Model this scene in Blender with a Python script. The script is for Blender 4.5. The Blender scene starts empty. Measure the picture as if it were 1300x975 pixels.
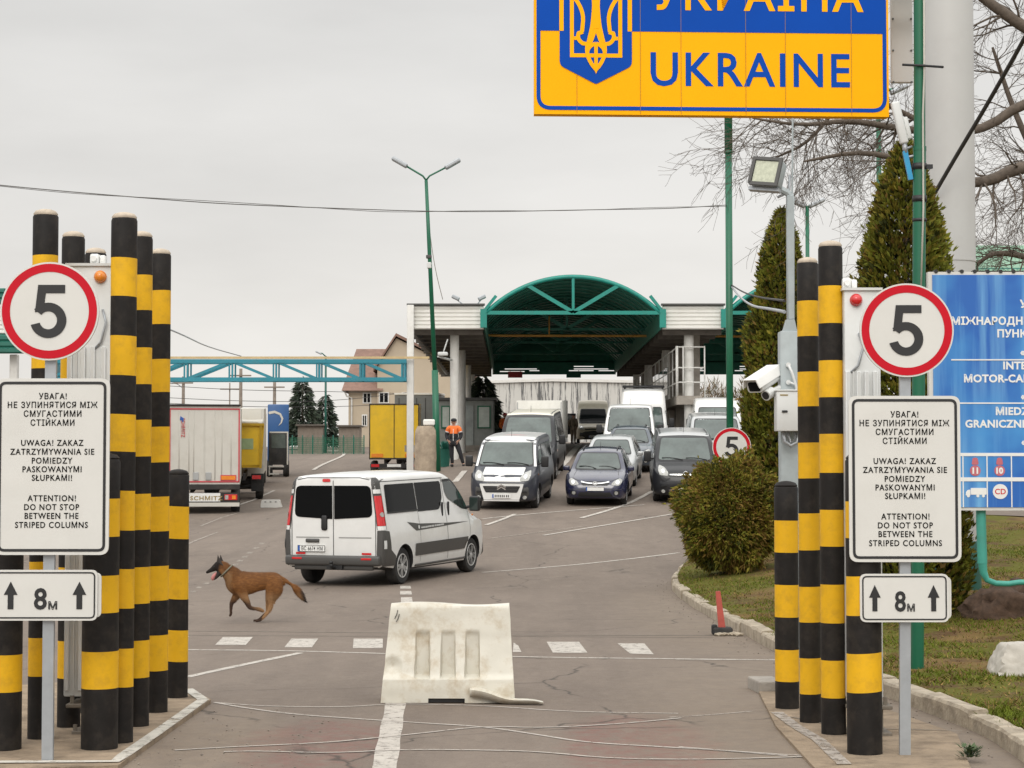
import bpy, bmesh, math, random
from mathutils import Vector, Matrix
from mathutils.bvhtree import BVHTree

# ------------------------------------------------------------------ camera, sky, sun, exposure
SC = bpy.context.scene
COL = SC.collection
R = math.radians
F = 2500.0                       # focal length in photograph pixels
HC = 2.0                         # eye height
PITCH = math.atan(0.045)
cam_d = bpy.data.cameras.new('camera')
cam = bpy.data.objects.new('camera', cam_d)
COL.objects.link(cam)
cam.location = (0, 0, HC)
cam.rotation_euler = (R(90) + PITCH, 0, 0)
cam_d.sensor_width = 36.0
cam_d.lens = 36.0 * F / 1300.0
cam_d.clip_start = 0.1
cam_d.clip_end = 6000
SC.camera = cam

SUN_EL, SUN_AZ = 33.0, 205.0     # overcast: a broad soft sun high behind the camera
w = bpy.data.worlds.new('World')
SC.world = w
w.use_nodes = True
nt = w.node_tree
nt.nodes.clear()
out = nt.nodes.new('ShaderNodeOutputWorld')
bg = nt.nodes.new('ShaderNodeBackground')
bg.inputs['Strength'].default_value = 0.1
sky = nt.nodes.new('ShaderNodeTexSky')
sky.sky_type = 'NISHITA'
sky.sun_disc = False
sky.sun_elevation = R(SUN_EL)
sky.sun_rotation = R(SUN_AZ)
sky.air_density = 1.0
sky.dust_density = 4.0
geo = nt.nodes.new('ShaderNodeTexCoord')
sep = nt.nodes.new('ShaderNodeSeparateXYZ')
nt.links.new(geo.outputs['Generated'], sep.inputs[0])
ramp = nt.nodes.new('ShaderNodeValToRGB')     # the cloud deck: brighter overhead, pale near the horizon
cr = ramp.color_ramp
cr.elements[0].position = 0.0
cr.elements[0].color = (0.86, 0.83, 0.785, 1)
cr.elements[1].position = 1.0
cr.elements[1].color = (1.75, 1.74, 1.70, 1)
e = cr.elements.new(0.06); e.color = (0.80, 0.775, 0.735, 1)
e = cr.elements.new(0.14); e.color = (0.735, 0.72, 0.695, 1)
e = cr.elements.new(0.24); e.color = (0.68, 0.672, 0.655, 1)
e = cr.elements.new(0.5); e.color = (1.2, 1.19, 1.165, 1)
nt.links.new(sep.outputs[2], ramp.inputs[0])
mp = nt.nodes.new('ShaderNodeMapping')
mp.inputs['Scale'].default_value = (2.0, 2.0, 7.0)
nt.links.new(geo.outputs['Generated'], mp.inputs[0])
nz = nt.nodes.new('ShaderNodeTexNoise')
nz.inputs['Scale'].default_value = 2.2
nz.inputs['Detail'].default_value = 6
nt.links.new(mp.outputs[0], nz.inputs['Vector'])
nr = nt.nodes.new('ShaderNodeMapRange')
nr.inputs[1].default_value = 0.3; nr.inputs[2].default_value = 0.7
nr.inputs[3].default_value = 0.90; nr.inputs[4].default_value = 1.07
nt.links.new(nz.outputs[0], nr.inputs[0])
vm = nt.nodes.new('ShaderNodeVectorMath'); vm.operation = 'SCALE'
nt.links.new(ramp.outputs[0], vm.inputs[0]); nt.links.new(nr.outputs[0], vm.inputs['Scale'])
vs = nt.nodes.new('ShaderNodeVectorMath'); vs.operation = 'SCALE'
vs.inputs['Scale'].default_value = 11.0       # the Background strength is 0.1
nt.links.new(vm.outputs[0], vs.inputs[0])
# broad sky glow added behind the camera to brighten front faces and canopy interior
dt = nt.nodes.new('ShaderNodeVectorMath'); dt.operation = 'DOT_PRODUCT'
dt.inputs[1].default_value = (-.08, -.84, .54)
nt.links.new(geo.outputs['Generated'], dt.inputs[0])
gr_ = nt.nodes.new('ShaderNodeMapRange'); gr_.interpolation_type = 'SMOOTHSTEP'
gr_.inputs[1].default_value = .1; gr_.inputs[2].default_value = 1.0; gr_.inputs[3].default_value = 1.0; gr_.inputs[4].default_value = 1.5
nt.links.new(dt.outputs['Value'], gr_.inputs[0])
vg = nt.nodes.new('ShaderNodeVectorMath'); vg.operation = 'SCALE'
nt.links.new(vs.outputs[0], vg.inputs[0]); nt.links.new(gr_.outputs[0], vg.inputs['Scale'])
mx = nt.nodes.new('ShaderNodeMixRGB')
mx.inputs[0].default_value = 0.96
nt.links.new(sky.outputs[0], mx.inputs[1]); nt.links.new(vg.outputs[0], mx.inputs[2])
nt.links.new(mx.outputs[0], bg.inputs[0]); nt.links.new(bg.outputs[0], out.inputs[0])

sl = bpy.data.lights.new('sun', 'SUN')
sl.energy = .8
sl.angle = R(22)
sl.color = (1.0, 0.945, 0.86)
so = bpy.data.objects.new('sun', sl)
COL.objects.link(so)
so.rotation_euler = (R(90 - SUN_EL), 0, R(-8))
so.location = (-10, -20, 40)

SC.view_settings.view_transform = 'Standard'
SC.view_settings.look = 'None'
SC.view_settings.gamma = 1
SC.view_settings.exposure = 0.0
SC.render.engine = 'CYCLES'
SC.cycles.use_denoising = True
SC.cycles.max_bounces = 6
SC.cycles.transparent_max_bounces = 8

# ------------------------------------------------------------------ photograph geometry
CP, SP = math.cos(PITCH), math.sin(PITCH)
def ray(px, py):
    u = (px - 650) / F; v = (487.5 - py) / F
    return Vector((u, CP - v * SP, SP + v * CP))
def P(px, py, d):
    r = ray(px, py); t = d / r.y
    return Vector((r.x * t, d, HC + r.z * t))
def ZP(py, d): return P(650, py, d).z
def S(d): return F / d           # pixels per metre

def pchip(tab, x):
    if x <= tab[0][0]: return tab[0][1]
    if x >= tab[-1][0]: return tab[-1][1]
    for i in range(len(tab) - 1):
        if tab[i][0] <= x <= tab[i + 1][0]: break
    def sl_(k): return (tab[k + 1][1] - tab[k][1]) / (tab[k + 1][0] - tab[k][0])
    def tan_(k):
        if k == 0: return sl_(0)
        if k == len(tab) - 1: return sl_(k - 1)
        a, b = sl_(k - 1), sl_(k)
        return 0 if a * b <= 0 else 2 * a * b / (a + b)
    h = tab[i + 1][0] - tab[i][0]; t = (x - tab[i][0]) / h
    a, b = tab[i][1], tab[i + 1][1]
    return ((2*t**3-3*t*t+1)*a + (t**3-2*t*t+t)*h*tan_(i) + (-2*t**3+3*t*t)*b + (t**3-t*t)*h*tan_(i+1))
def lerp_tab(tab, x):
    if x <= tab[0][0]: return tab[0][1]
    for (a, b), (c, d) in zip(tab, tab[1:]):
        if x <= c: return b + (d - b) * (x - a) / (c - a)
    return tab[-1][1]
def sst(a, b, x):
    t = min(1, max(0, (x - a) / (b - a))); return t * t * (3 - 2 * t)

G_MID = [(0,0),(34,0),(40,.12),(46,.42),(56,1.03),(62,1.52),(71,2.22),(88,2.88),(116,3.72),(160,4.4),(260,4.9),(500,5.5),(3000,6)]
G_LEFT = [(0,0),(22,0),(36,-.10),(50,.06),(71,.52),(85,.92),(100,1.38),(120,2.5),(150,3.5),(175,4.3),(260,4.9),(500,5.5),(3000,6)]
def g(x, y):
    k = sst(-10.5+2.5*sst(60,95,y), -1.2, x)
    return pchip(G_LEFT, y) * (1 - k) + pchip(G_MID, y) * k
def GP(px, py):                  # where a sight line meets the terrain
    r = ray(px, py); o = Vector((0, 0, HC)); last = 2.0; t = 2.0
    while t < 900:
        p = o + r * t
        if p.z < g(p.x, p.y):
            a, b = last, t
            for _ in range(30):
                m = (a + b) / 2; p = o + r * m
                if p.z < g(p.x, p.y): b = m
                else: a = m
            return o + r * b
        last = t; t += 0.25 if t < 200 else 2
    return o + r * t

# ------------------------------------------------------------------ materials
MATS = {}
def pm(name, col, rough=.6, metal=0., var=.12, scale=4., bump=0., bscale=60., spec=.5, coat=0., dirt=None, dirt_amt=.35, dirt_scale=2.5, emit=0.):
    if name in MATS: return MATS[name]
    m = bpy.data.materials.new(name); m.use_nodes = True
    n = m.node_tree; b = n.nodes['Principled BSDF']
    b.inputs['Roughness'].default_value = rough
    b.inputs['Metallic'].default_value = metal
    b.inputs['Specular IOR Level'].default_value = spec
    if coat:
        b.inputs['Coat Weight'].default_value = coat
        b.inputs['Coat Roughness'].default_value = .06
    tc = n.nodes.new('ShaderNodeTexCoord')
    no = n.nodes.new('ShaderNodeTexNoise')
    no.inputs['Scale'].default_value = scale; no.inputs['Detail'].default_value = 6
    no.inputs['Roughness'].default_value = .6
    n.links.new(tc.outputs['Object'], no.inputs['Vector'])
    mr = n.nodes.new('ShaderNodeMapRange')
    mr.inputs[1].default_value = .3; mr.inputs[2].default_value = .7
    mr.inputs[3].default_value = 1 - var; mr.inputs[4].default_value = 1 + var
    n.links.new(no.outputs[0], mr.inputs[0])
    sc_ = n.nodes.new('ShaderNodeVectorMath'); sc_.operation = 'SCALE'
    sc_.inputs[0].default_value = col[:3]
    n.links.new(mr.outputs[0], sc_.inputs['Scale'])
    last = sc_.outputs[0]
    if dirt:
        n2 = n.nodes.new('ShaderNodeTexNoise')
        n2.inputs['Scale'].default_value = dirt_scale; n2.inputs['Detail'].default_value = 8
        n2.inputs['Roughness'].default_value = .7
        n.links.new(tc.outputs['Object'], n2.inputs['Vector'])
        m2 = n.nodes.new('ShaderNodeMapRange')
        m2.inputs[1].default_value = .48; m2.inputs[2].default_value = .72
        m2.inputs[3].default_value = 0; m2.inputs[4].default_value = dirt_amt
        n.links.new(n2.outputs[0], m2.inputs[0])
        mm = n.nodes.new('ShaderNodeMixRGB')
        mm.inputs[2].default_value = (*dirt, 1)
        n.links.new(m2.outputs[0], mm.inputs[0]); n.links.new(last, mm.inputs[1])
        last = mm.outputs[0]
    n.links.new(last, b.inputs['Base Color'])
    if bump:
        n3 = n.nodes.new('ShaderNodeTexNoise')
        n3.inputs['Scale'].default_value = bscale; n3.inputs['Detail'].default_value = 4
        n.links.new(tc.outputs['Object'], n3.inputs['Vector'])
        bp = n.nodes.new('ShaderNodeBump'); bp.inputs['Strength'].default_value = bump
        bp.inputs['Distance'].default_value = .01
        n.links.new(n3.outputs[0], bp.inputs['Height'])
        n.links.new(bp.outputs[0], b.inputs['Normal'])
    if emit:
        b.inputs['Emission Color'].default_value = (*col[:3], 1)
        b.inputs['Emission Strength'].default_value = emit
    MATS[name] = m
    return m

M = dict(
 white_paint=pm('white_vehicle_paint', (.70,.70,.685), .28, var=.03, coat=.5, dirt=(.38,.35,.31), dirt_amt=.22, dirt_scale=1.6),
 cream_paint=pm('cream_vehicle_paint', (.66,.63,.53), .35, var=.03, coat=.3, dirt=(.35,.31,.25), dirt_amt=.25),
 beige_paint=pm('beige_vehicle_paint', (.38,.34,.26), .4, var=.04, coat=.3, dirt=(.2,.17,.13), dirt_amt=.3),
 navy_paint=pm('navy_vehicle_paint', (.016,.018,.05), .25, var=.05, coat=.8, dirt=(.1,.09,.09), dirt_amt=.2),
 silver_paint=pm('silver_vehicle_paint', (.42,.43,.43), .3, metal=.35, var=.04, coat=.5, dirt=(.25,.23,.2), dirt_amt=.2),
 steel_paint=pm('steel_blue_vehicle_paint', (.05,.065,.085), .28, var=.05, coat=.6, dirt=(.15,.14,.13), dirt_amt=.25),
 slate_paint=pm('slate_vehicle_paint', (.030,.033,.044), .36, var=.05, coat=.25, spec=.35, dirt=(.1,.095,.085), dirt_amt=.2),
 charcoal_paint=pm('charcoal_vehicle_paint', (.018,.0185,.021), .38, var=.05, coat=.2, spec=.3, dirt=(.08,.075,.07), dirt_amt=.2),
 black_plastic=pm('black_plastic', (.022,.022,.023), .5, var=.1, dirt=(.12,.11,.1), dirt_amt=.3),
 grey_plastic=pm('grey_plastic', (.055,.055,.056), .5, var=.1, dirt=(.16,.15,.13), dirt_amt=.3),
 trim_grey=pm('trim_grey', (.06,.058,.055), .4, var=.05),
 rubber=pm('rubber', (.018,.018,.018), .8, var=.2, bump=.2, dirt=(.1,.09,.08), dirt_amt=.4),
 rim=pm('alloy_rim', (.52,.52,.51), .35, metal=.15, var=.05),
 steel_rim=pm('steel_rim', (.22,.22,.22), .4, metal=.5, var=.1),
 tint_glass=pm('tinted_glass', (.007,.0075,.008), .06, var=.02, spec=.06),
 green_glass=pm('green_glass', (.022,.034,.030), .05, var=.1, scale=3, spec=.6),
 screen_glass=pm('windscreen_glass', (.072,.092,.085), .07, var=.42, scale=1.3, spec=.7),
 lens_red=pm('red_lens', (.55,.012,.015), .18, var=.08, coat=.6),
 lens_clear=pm('clear_lens', (.36,.36,.34), .22, var=.35, scale=14, coat=.4),
 lens_amber=pm('amber_lens', (.75,.23,.02), .2, var=.08, coat=.5),
 chrome=pm('chrome', (.65,.65,.65), .18, metal=.9, var=.03),
 plate=pm('number_plate_white', (.75,.75,.73), .4, var=.03),
 ink=pm('black_ink', (.014,.014,.015), .5, var=.1),
 blue_ink=pm('blue_ink', (.02,.09,.36), .5, var=.05),
 seam=pm('seam_dark', (.05,.05,.05), .7, var=.1),
 yellow_band=pm('yellow_band', (.72,.40,.010), .55, spec=.25, var=.05, scale=6, dirt=(.36,.2,.03), dirt_amt=.45, dirt_scale=7),
 black_band=pm('black_band', (.0125,.0105,.0095), .6, spec=.22, var=.3, scale=8, dirt=(.06,.048,.036), dirt_amt=.4, dirt_scale=7),
 cap_beige=pm('cap_beige', (.45,.38,.30), .7, var=.2, scale=20),
 sign_white=pm('sign_white', (.62,.612,.58), .4, var=.03, scale=3, dirt=(.45,.43,.38), dirt_amt=.18, dirt_scale=2),
 sign_red=pm('sign_red', (.50,.004,.016), .5, spec=.2, var=.05),
 galv=pm('galvanised_steel', (.36,.38,.40), .42, metal=.45, var=.08, scale=12),
 grey_pole=pm('grey_pole_paint', (.33,.37,.38), .5, metal=.1, var=.08, scale=8, dirt=(.2,.2,.19), dirt_amt=.25),
 green_pole=pm('green_pole_paint', (.004,.112,.055), .38, var=.07, scale=3, dirt=(.02,.07,.05), dirt_amt=.35),
 teal_steel=pm('teal_steel', (.005,.225,.18), .45, var=.08, dirt=(.05,.14,.12), dirt_amt=.35),
 blue_steel=pm('teal_blue_steel', (.015,.20,.265), .45, var=.08, dirt=(.06,.15,.14), dirt_amt=.4),
 dark_green=pm('dark_green_sheet', (.014,.125,.092), .55, var=.15, scale=2, dirt=(.01,.03,.025), dirt_amt=.5, dirt_scale=1.2),
 col_white=pm('column_white', (.64,.63,.60), .55, var=.05, dirt=(.36,.33,.28), dirt_amt=.3),
 fascia=pm('fascia_white', (.74,.73,.69), .5, var=.05, dirt=(.42,.39,.33), dirt_amt=.3, dirt_scale=1),
 vault_green=pm('vault_green', (.024,.185,.138), .55, var=.2, scale=2, dirt=(.012,.06,.05), dirt_amt=.5, dirt_scale=1.2),
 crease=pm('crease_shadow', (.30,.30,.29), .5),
 concrete=pm('concrete', (.30,.27,.235), .85, var=.15, bump=.5, bscale=80, dirt=(.16,.135,.11), dirt_amt=.5, dirt_scale=3),
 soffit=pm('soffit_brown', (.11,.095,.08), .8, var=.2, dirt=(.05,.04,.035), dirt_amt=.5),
 big_grey=pm('column_grey_paint', (.47,.47,.46), .45, var=.03, scale=1, dirt=(.36,.34,.33), dirt_amt=.3, dirt_scale=.8),
 cabinet=pm('cabinet_white', (.60,.61,.60), .4, var=.03, dirt=(.4,.38,.34), dirt_amt=.25),
 base_iron=pm('base_iron', (.17,.145,.115), .7, var=.2, bump=.3),
 ukr_yellow=pm('sign_yellow', (.95,.425,.0004), .6, spec=.12, var=.03, scale=1.5),
 ukr_blue=pm('sign_blue', (.001,.062,.38), .6, spec=.12, var=.05, scale=1.5),
 pipe_teal=pm('pipe_teal', (.05,.30,.24), .45, var=.1, dirt=(.06,.14,.12), dirt_amt=.4),
 sleeve_green=pm('sleeve_green', (.008,.085,.062), .5, var=.15),
 orange_cloth=pm('orange_cloth', (.80,.17,.03), .8, var=.1),
 dark_cloth=pm('dark_cloth', (.018,.018,.022), .85, var=.2),
 skin=pm('skin', (.48,.27,.19), .6, var=.08),
 tan_cloth=pm('tan_cloth', (.22,.18,.13), .9, var=.2),
 wire=pm('wire', (.03,.028,.026), .7, var=.1),
 pale_wire=pm('pale_wire', (.45,.43,.38), .7, var=.1),
 bark=pm('bark', (.10,.078,.060), .9, var=.25, scale=12, bump=.5, bscale=30),
 rust=pm('rust_red', (.42,.075,.055), .6, var=.15, scale=8, dirt=(.2,.07,.04), dirt_amt=.4),
 truck_yellow=pm('truck_yellow', (.72,.45,.012), .5, var=.08, scale=1.5, dirt=(.35,.24,.05), dirt_amt=.4, dirt_scale=1),
 truck_white=pm('truck_white', (.56,.54,.49), .5, var=.04, scale=1, dirt=(.38,.34,.28), dirt_amt=.3, dirt_scale=1.2),
 truck_blue=pm('truck_blue', (.02,.085,.24), .4, var=.05),
 truck_grey=pm('truck_grey', (.13,.135,.13), .6, var=.1),
 truck_red=pm('truck_red', (.50,.05,.065), .5, var=.1),
 chassis=pm('chassis_dark', (.022,.020,.019), .7, var=.2, dirt=(.09,.08,.07), dirt_amt=.4),
 house_wall=pm('house_render', (.46,.385,.29), .9, var=.05, scale=.5, dirt=(.36,.3,.22), dirt_amt=.3, dirt_scale=.4),
 house_roof=pm('house_tiles', (.215,.13,.10), .85, var=.2, scale=2, dirt=(.15,.09,.07), dirt_amt=.4, dirt_scale=.8),
 wood_grey=pm('grey_wood', (.20,.165,.135), .9, var=.2, scale=3),
)

# ------------------------------------------------------------------ builders
class MB:
    """collects shapes for ONE mesh"""
    def __init__(s): s.bm = bmesh.new(); s.mi = 0
    def m(s, i): s.mi = i; return s
    def _tag(s, faces):
        for f in faces: f.material_index = s.mi
    def poly(s, pts):
        vs_ = [s.bm.verts.new(p) for p in pts]
        f = s.bm.faces.new(vs_); f.material_index = s.mi; return f
    def box(s, c, size, rz=0, mat=None):
        r = bmesh.ops.create_cube(s.bm, size=1)
        T = Matrix.Translation(c) @ (mat or Matrix.Rotation(rz, 4, 'Z')) @ Matrix.Diagonal((*size, 1))
        bmesh.ops.transform(s.bm, matrix=T, verts=r['verts'])
        s._tag({f for v in r['verts'] for f in v.link_faces}); return s
    def rbox(s, c, size, bev=.01, seg=2, rz=0, mat=None):
        r = bmesh.ops.create_cube(s.bm, size=1)
        vs_ = r['verts']
        bmesh.ops.transform(s.bm, matrix=Matrix.Diagonal((*size, 1)), verts=vs_)
        es = list({e for v in vs_ for e in v.link_edges})
        q = bmesh.ops.bevel(s.bm, geom=es, offset=bev, segments=seg, profile=.5, affect='EDGES')
        allv = list({v for f in q['faces'] for v in f.verts} | {v for v in vs_ if v.is_valid})
        # gather the whole island
        st = list(allv); seen = set(allv)
        while st:
            v = st.pop()
            for e_ in v.link_edges:
                o_ = e_.other_vert(v)
                if o_ not in seen: seen.add(o_); st.append(o_)
        T = Matrix.Translation(c) @ (mat or Matrix.Rotation(rz, 4, 'Z'))
        bmesh.ops.transform(s.bm, matrix=T, verts=list(seen))
        s._tag({f for v in seen for f in v.link_faces}); return s
    def cyl(s, a, b, r0, r1=None, n=12, caps=True):
        r1 = r0 if r1 is None else r1
        a, b = Vector(a), Vector(b); d = b - a
        if d.length < 1e-6: return s
        z = d.normalized(); x = z.orthogonal().normalized(); y = z.cross(x)
        ra, rb = [], []
        for i in range(n):
            t = 2 * math.pi * i / n; o_ = x * math.cos(t) + y * math.sin(t)
            ra.append(s.bm.verts.new(a + o_ * r0)); rb.append(s.bm.verts.new(b + o_ * max(r1, 1e-4)))
        for i in range(n):
            j = (i + 1) % n
            f = s.bm.faces.new((ra[i], ra[j], rb[j], rb[i])); f.material_index = s.mi; f.smooth = True
        if caps:
            f = s.bm.faces.new(ra[::-1]); f.material_index = s.mi
            f = s.bm.faces.new(rb); f.material_index = s.mi
        return s
    def tube(s, pts, r, n=6):
        pts = [Vector(p) for p in pts]; rr = r if isinstance(r, (list, tuple)) else [r] * len(pts)
        rings = []; x = None
        for i, p in enumerate(pts):
            d = (pts[min(i+1, len(pts)-1)] - pts[max(i-1, 0)]).normalized()
            x = d.orthogonal().normalized() if x is None else (x - d * x.dot(d)).normalized()
            y = d.cross(x)
            rings.append([s.bm.verts.new(p + (x*math.cos(2*math.pi*k/n) + y*math.sin(2*math.pi*k/n)) * rr[i]) for k in range(n)])
        for A, B in zip(rings, rings[1:]):
            for k in range(n):
                f = s.bm.faces.new((A[k], A[(k+1) % n], B[(k+1) % n], B[k])); f.smooth = True; f.material_index = s.mi
        f = s.bm.faces.new(rings[0][::-1]); f.material_index = s.mi
        f = s.bm.faces.new(rings[-1]); f.material_index = s.mi
        return s
    def lathe(s, prof, n=24, c=(0,0,0), mis=None):
        c = Vector(c); rings = []
        for (r, z) in prof:
            rings.append([s.bm.verts.new(c + Vector((r*math.cos(2*math.pi*k/n), r*math.sin(2*math.pi*k/n), z))) for k in range(n)])
        for i, (A, B) in enumerate(zip(rings, rings[1:])):
            for k in range(n):
                f = s.bm.faces.new((A[k], A[(k+1) % n], B[(k+1) % n], B[k])); f.smooth = True
                f.material_index = mis[i] if mis else s.mi
        f = s.bm.faces.new(rings[0][::-1]); f.material_index = mis[0] if mis else s.mi
        f = s.bm.faces.new(rings[-1]); f.material_index = mis[-1] if mis else s.mi
        return s
    def prism(s, pts, t0, t1, axis='y'):
        """polygon in two axes, extruded along the third"""
        def v3(p, t):
            return {'y': (p[0], t, p[1]), 'x': (t, p[0], p[1]), 'z': (p[0], p[1], t)}[axis]
        A = [s.bm.verts.new(v3(p, t0)) for p in pts]; B = [s.bm.verts.new(v3(p, t1)) for p in pts]
        fs = [s.bm.faces.new(A), s.bm.faces.new(B[::-1])]
        n = len(pts)
        for i in range(n): fs.append(s.bm.faces.new((A[i], B[i], B[(i+1) % n], A[(i+1) % n])))
        s._tag(fs); return s
    def stroke(s, pts, wd, y0, y1):
        """flat mitred line in the XZ plane with thickness y0..y1"""
        pts = [Vector(p) for p in pts]; L_, R_ = [], []
        for i, p in enumerate(pts):
            d0 = (p - pts[i-1]).normalized() if i else None
            d1 = (pts[i+1] - p).normalized() if i < len(pts)-1 else None
            d = ((d0 or d1) + (d1 or d0)).normalized()
            nrm = Vector((-d.y, d.x)); k = 1 / max(.45, nrm.dot(Vector((-(d0 or d1).y, (d0 or d1).x))))
            wi = (wd[i] if isinstance(wd, (list, tuple)) else wd) / 2
            L_.append(p + nrm * wi * k); R_.append(p - nrm * wi * k)
        for i in range(len(pts)-1):
            s.prism([tuple(L_[i]), tuple(L_[i+1]), tuple(R_[i+1]), tuple(R_[i])], y0, y1)
        return s
    def add(s, bm2, mat=None):
        me = bpy.data.meshes.new('tmp'); bm2.to_mesh(me); bm2.free()
        if mat is not None: me.transform(mat)
        k = len(s.bm.faces); s.bm.from_mesh(me); s.bm.faces.ensure_lookup_table()
        for f in s.bm.faces[k:]: f.material_index = s.mi
        bpy.data.meshes.remove(me); return s
    def build(s, name, mats, parent=None, smooth=None, fixn=True, **kw):
        if fixn: bmesh.ops.recalc_face_normals(s.bm, faces=s.bm.faces)
        me = bpy.data.meshes.new(name)
        s.bm.to_mesh(me); s.bm.free()
        return mobj(name, me, mats, parent, smooth, **kw)

def mobj(name, me, mats, parent=None, smooth=None, **kw):
    if not isinstance(mats, (list, tuple)): mats = [mats]
    for m_ in mats: me.materials.append(M[m_] if isinstance(m_, str) else m_)
    if smooth:
        me.polygons.foreach_set('use_smooth', [True] * len(me.polygons))
        me.set_sharp_from_angle(angle=R(smooth))
    o = bpy.data.objects.new(name, me); COL.objects.link(o)
    if parent: o.parent = parent
    for k, v in kw.items(): o[k] = v
    return o
def tag(o, label, cat, group=None):
    o['label'] = label; o['category'] = cat
    if group: o['group'] = group
    return o
def thing(name, label, cat, loc=(0,0,0), rotz=0, group=None):
    o = bpy.data.objects.new(name, None); o.empty_display_size = .2
    COL.objects.link(o); o.location = loc; o.rotation_euler = (0, 0, rotz)
    return tag(o, label, cat, group)
def copy_tree(o, parent=None):
    c = o.copy(); COL.objects.link(c); c.parent = parent
    for ch in [k for k in COL.objects if k.parent is o]: copy_tree(ch, c)
    return c

def rpoly(pts, r, n=4):
    """polygon with rounded corners"""
    o_ = []; N = len(pts)
    for i in range(N):
        p = Vector(pts[i]); a = Vector(pts[i-1]) - p; b = Vector(pts[(i+1) % N]) - p
        rr = r[i] if isinstance(r, (list, tuple)) else r
        if rr <= 0: o_.append(tuple(p)); continue
        k = min(rr, a.length*.49, b.length*.49)
        s_, e_ = p + a.normalized()*k, p + b.normalized()*k
        for j in range(n+1):
            t = j / n
            o_.append(tuple(s_*(1-t)**2 + p*2*t*(1-t) + e_*t*t))
    return o_
def rrect(x0, z0, x1, z1, r, n=5): return rpoly([(x0,z0),(x1,z0),(x1,z1),(x0,z1)], r, n)
def circ(cx, cz, r, n=40): return [(cx + r*math.cos(2*math.pi*k/n), cz + r*math.sin(2*math.pi*k/n)) for k in range(n)]

def fill2d(poly, step):
    """flat mesh of a polygon, cut into cells of about `step` (z = 0 plane)"""
    bm = bmesh.new()
    f = bm.faces.new([bm.verts.new((p[0], p[1], 0)) for p in poly])
    bmesh.ops.triangulate(bm, faces=[f])
    xs = [p[0] for p in poly]; ys = [p[1] for p in poly]
    for ax, lo, hi in ((0, min(xs), max(xs)), (1, min(ys), max(ys))):
        k = math.ceil(lo / step)
        while k * step < hi:
            no = (1, 0, 0) if ax == 0 else (0, 1, 0); co = (k*step, 0, 0) if ax == 0 else (0, k*step, 0)
            bmesh.ops.bisect_plane(bm, geom=bm.verts[:] + bm.edges[:] + bm.faces[:], plane_co=co, plane_no=no)
            k += 1
    bmesh.ops.remove_doubles(bm, verts=bm.verts, dist=1e-5)
    return bm

def text_bm(txt, cap, width=None, bold=0., spacing=1., thick=.002, align='CENTER'):
    """letters as a mesh in the XZ plane facing -Y, capital height `cap`"""
    def mk(body):
        cu = bpy.data.curves.new('t', 'FONT'); cu.body = body; cu.size = 1
        cu.space_character = spacing; cu.align_x = align; cu.offset = bold
        cu.resolution_u = 3; cu.extrude = 0
        o = bpy.data.objects.new('t', cu); COL.objects.link(o)
        dg = bpy.context.evaluated_depsgraph_get()
        me = bpy.data.meshes.new_from_object(o.evaluated_get(dg))
        bpy.data.objects.remove(o); bpy.data.curves.remove(cu)
        return me
    txt = txt.replace('M', '\u041c').replace('\u0410', 'A')
    h = mk('H'); hz = [v.co.y for v in h.vertices]; ch = max(hz) - min(hz); lo = min(hz); bpy.data.meshes.remove(h)
    me = mk(txt)
    k = cap / ch; xs = [v.co.x for v in me.vertices]
    kx = width / (max(xs) - min(xs)) if width else k
    bm = bmesh.new(); bm.from_mesh(me); bpy.data.meshes.remove(me)
    x0 = min(xs) if align == 'LEFT' else (min(xs) + max(xs)) / 2
    for v in bm.verts: v.co = Vector(((v.co.x - x0) * kx, 0, (v.co.y - lo) * k))
    for f in bm.faces: f.smooth = False
    r = bmesh.ops.extrude_face_region(bm, geom=bm.faces[:])
    for v in [q for q in r['geom'] if isinstance(q, bmesh.types.BMVert)]: v.co.y -= thick
    return bm
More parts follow.
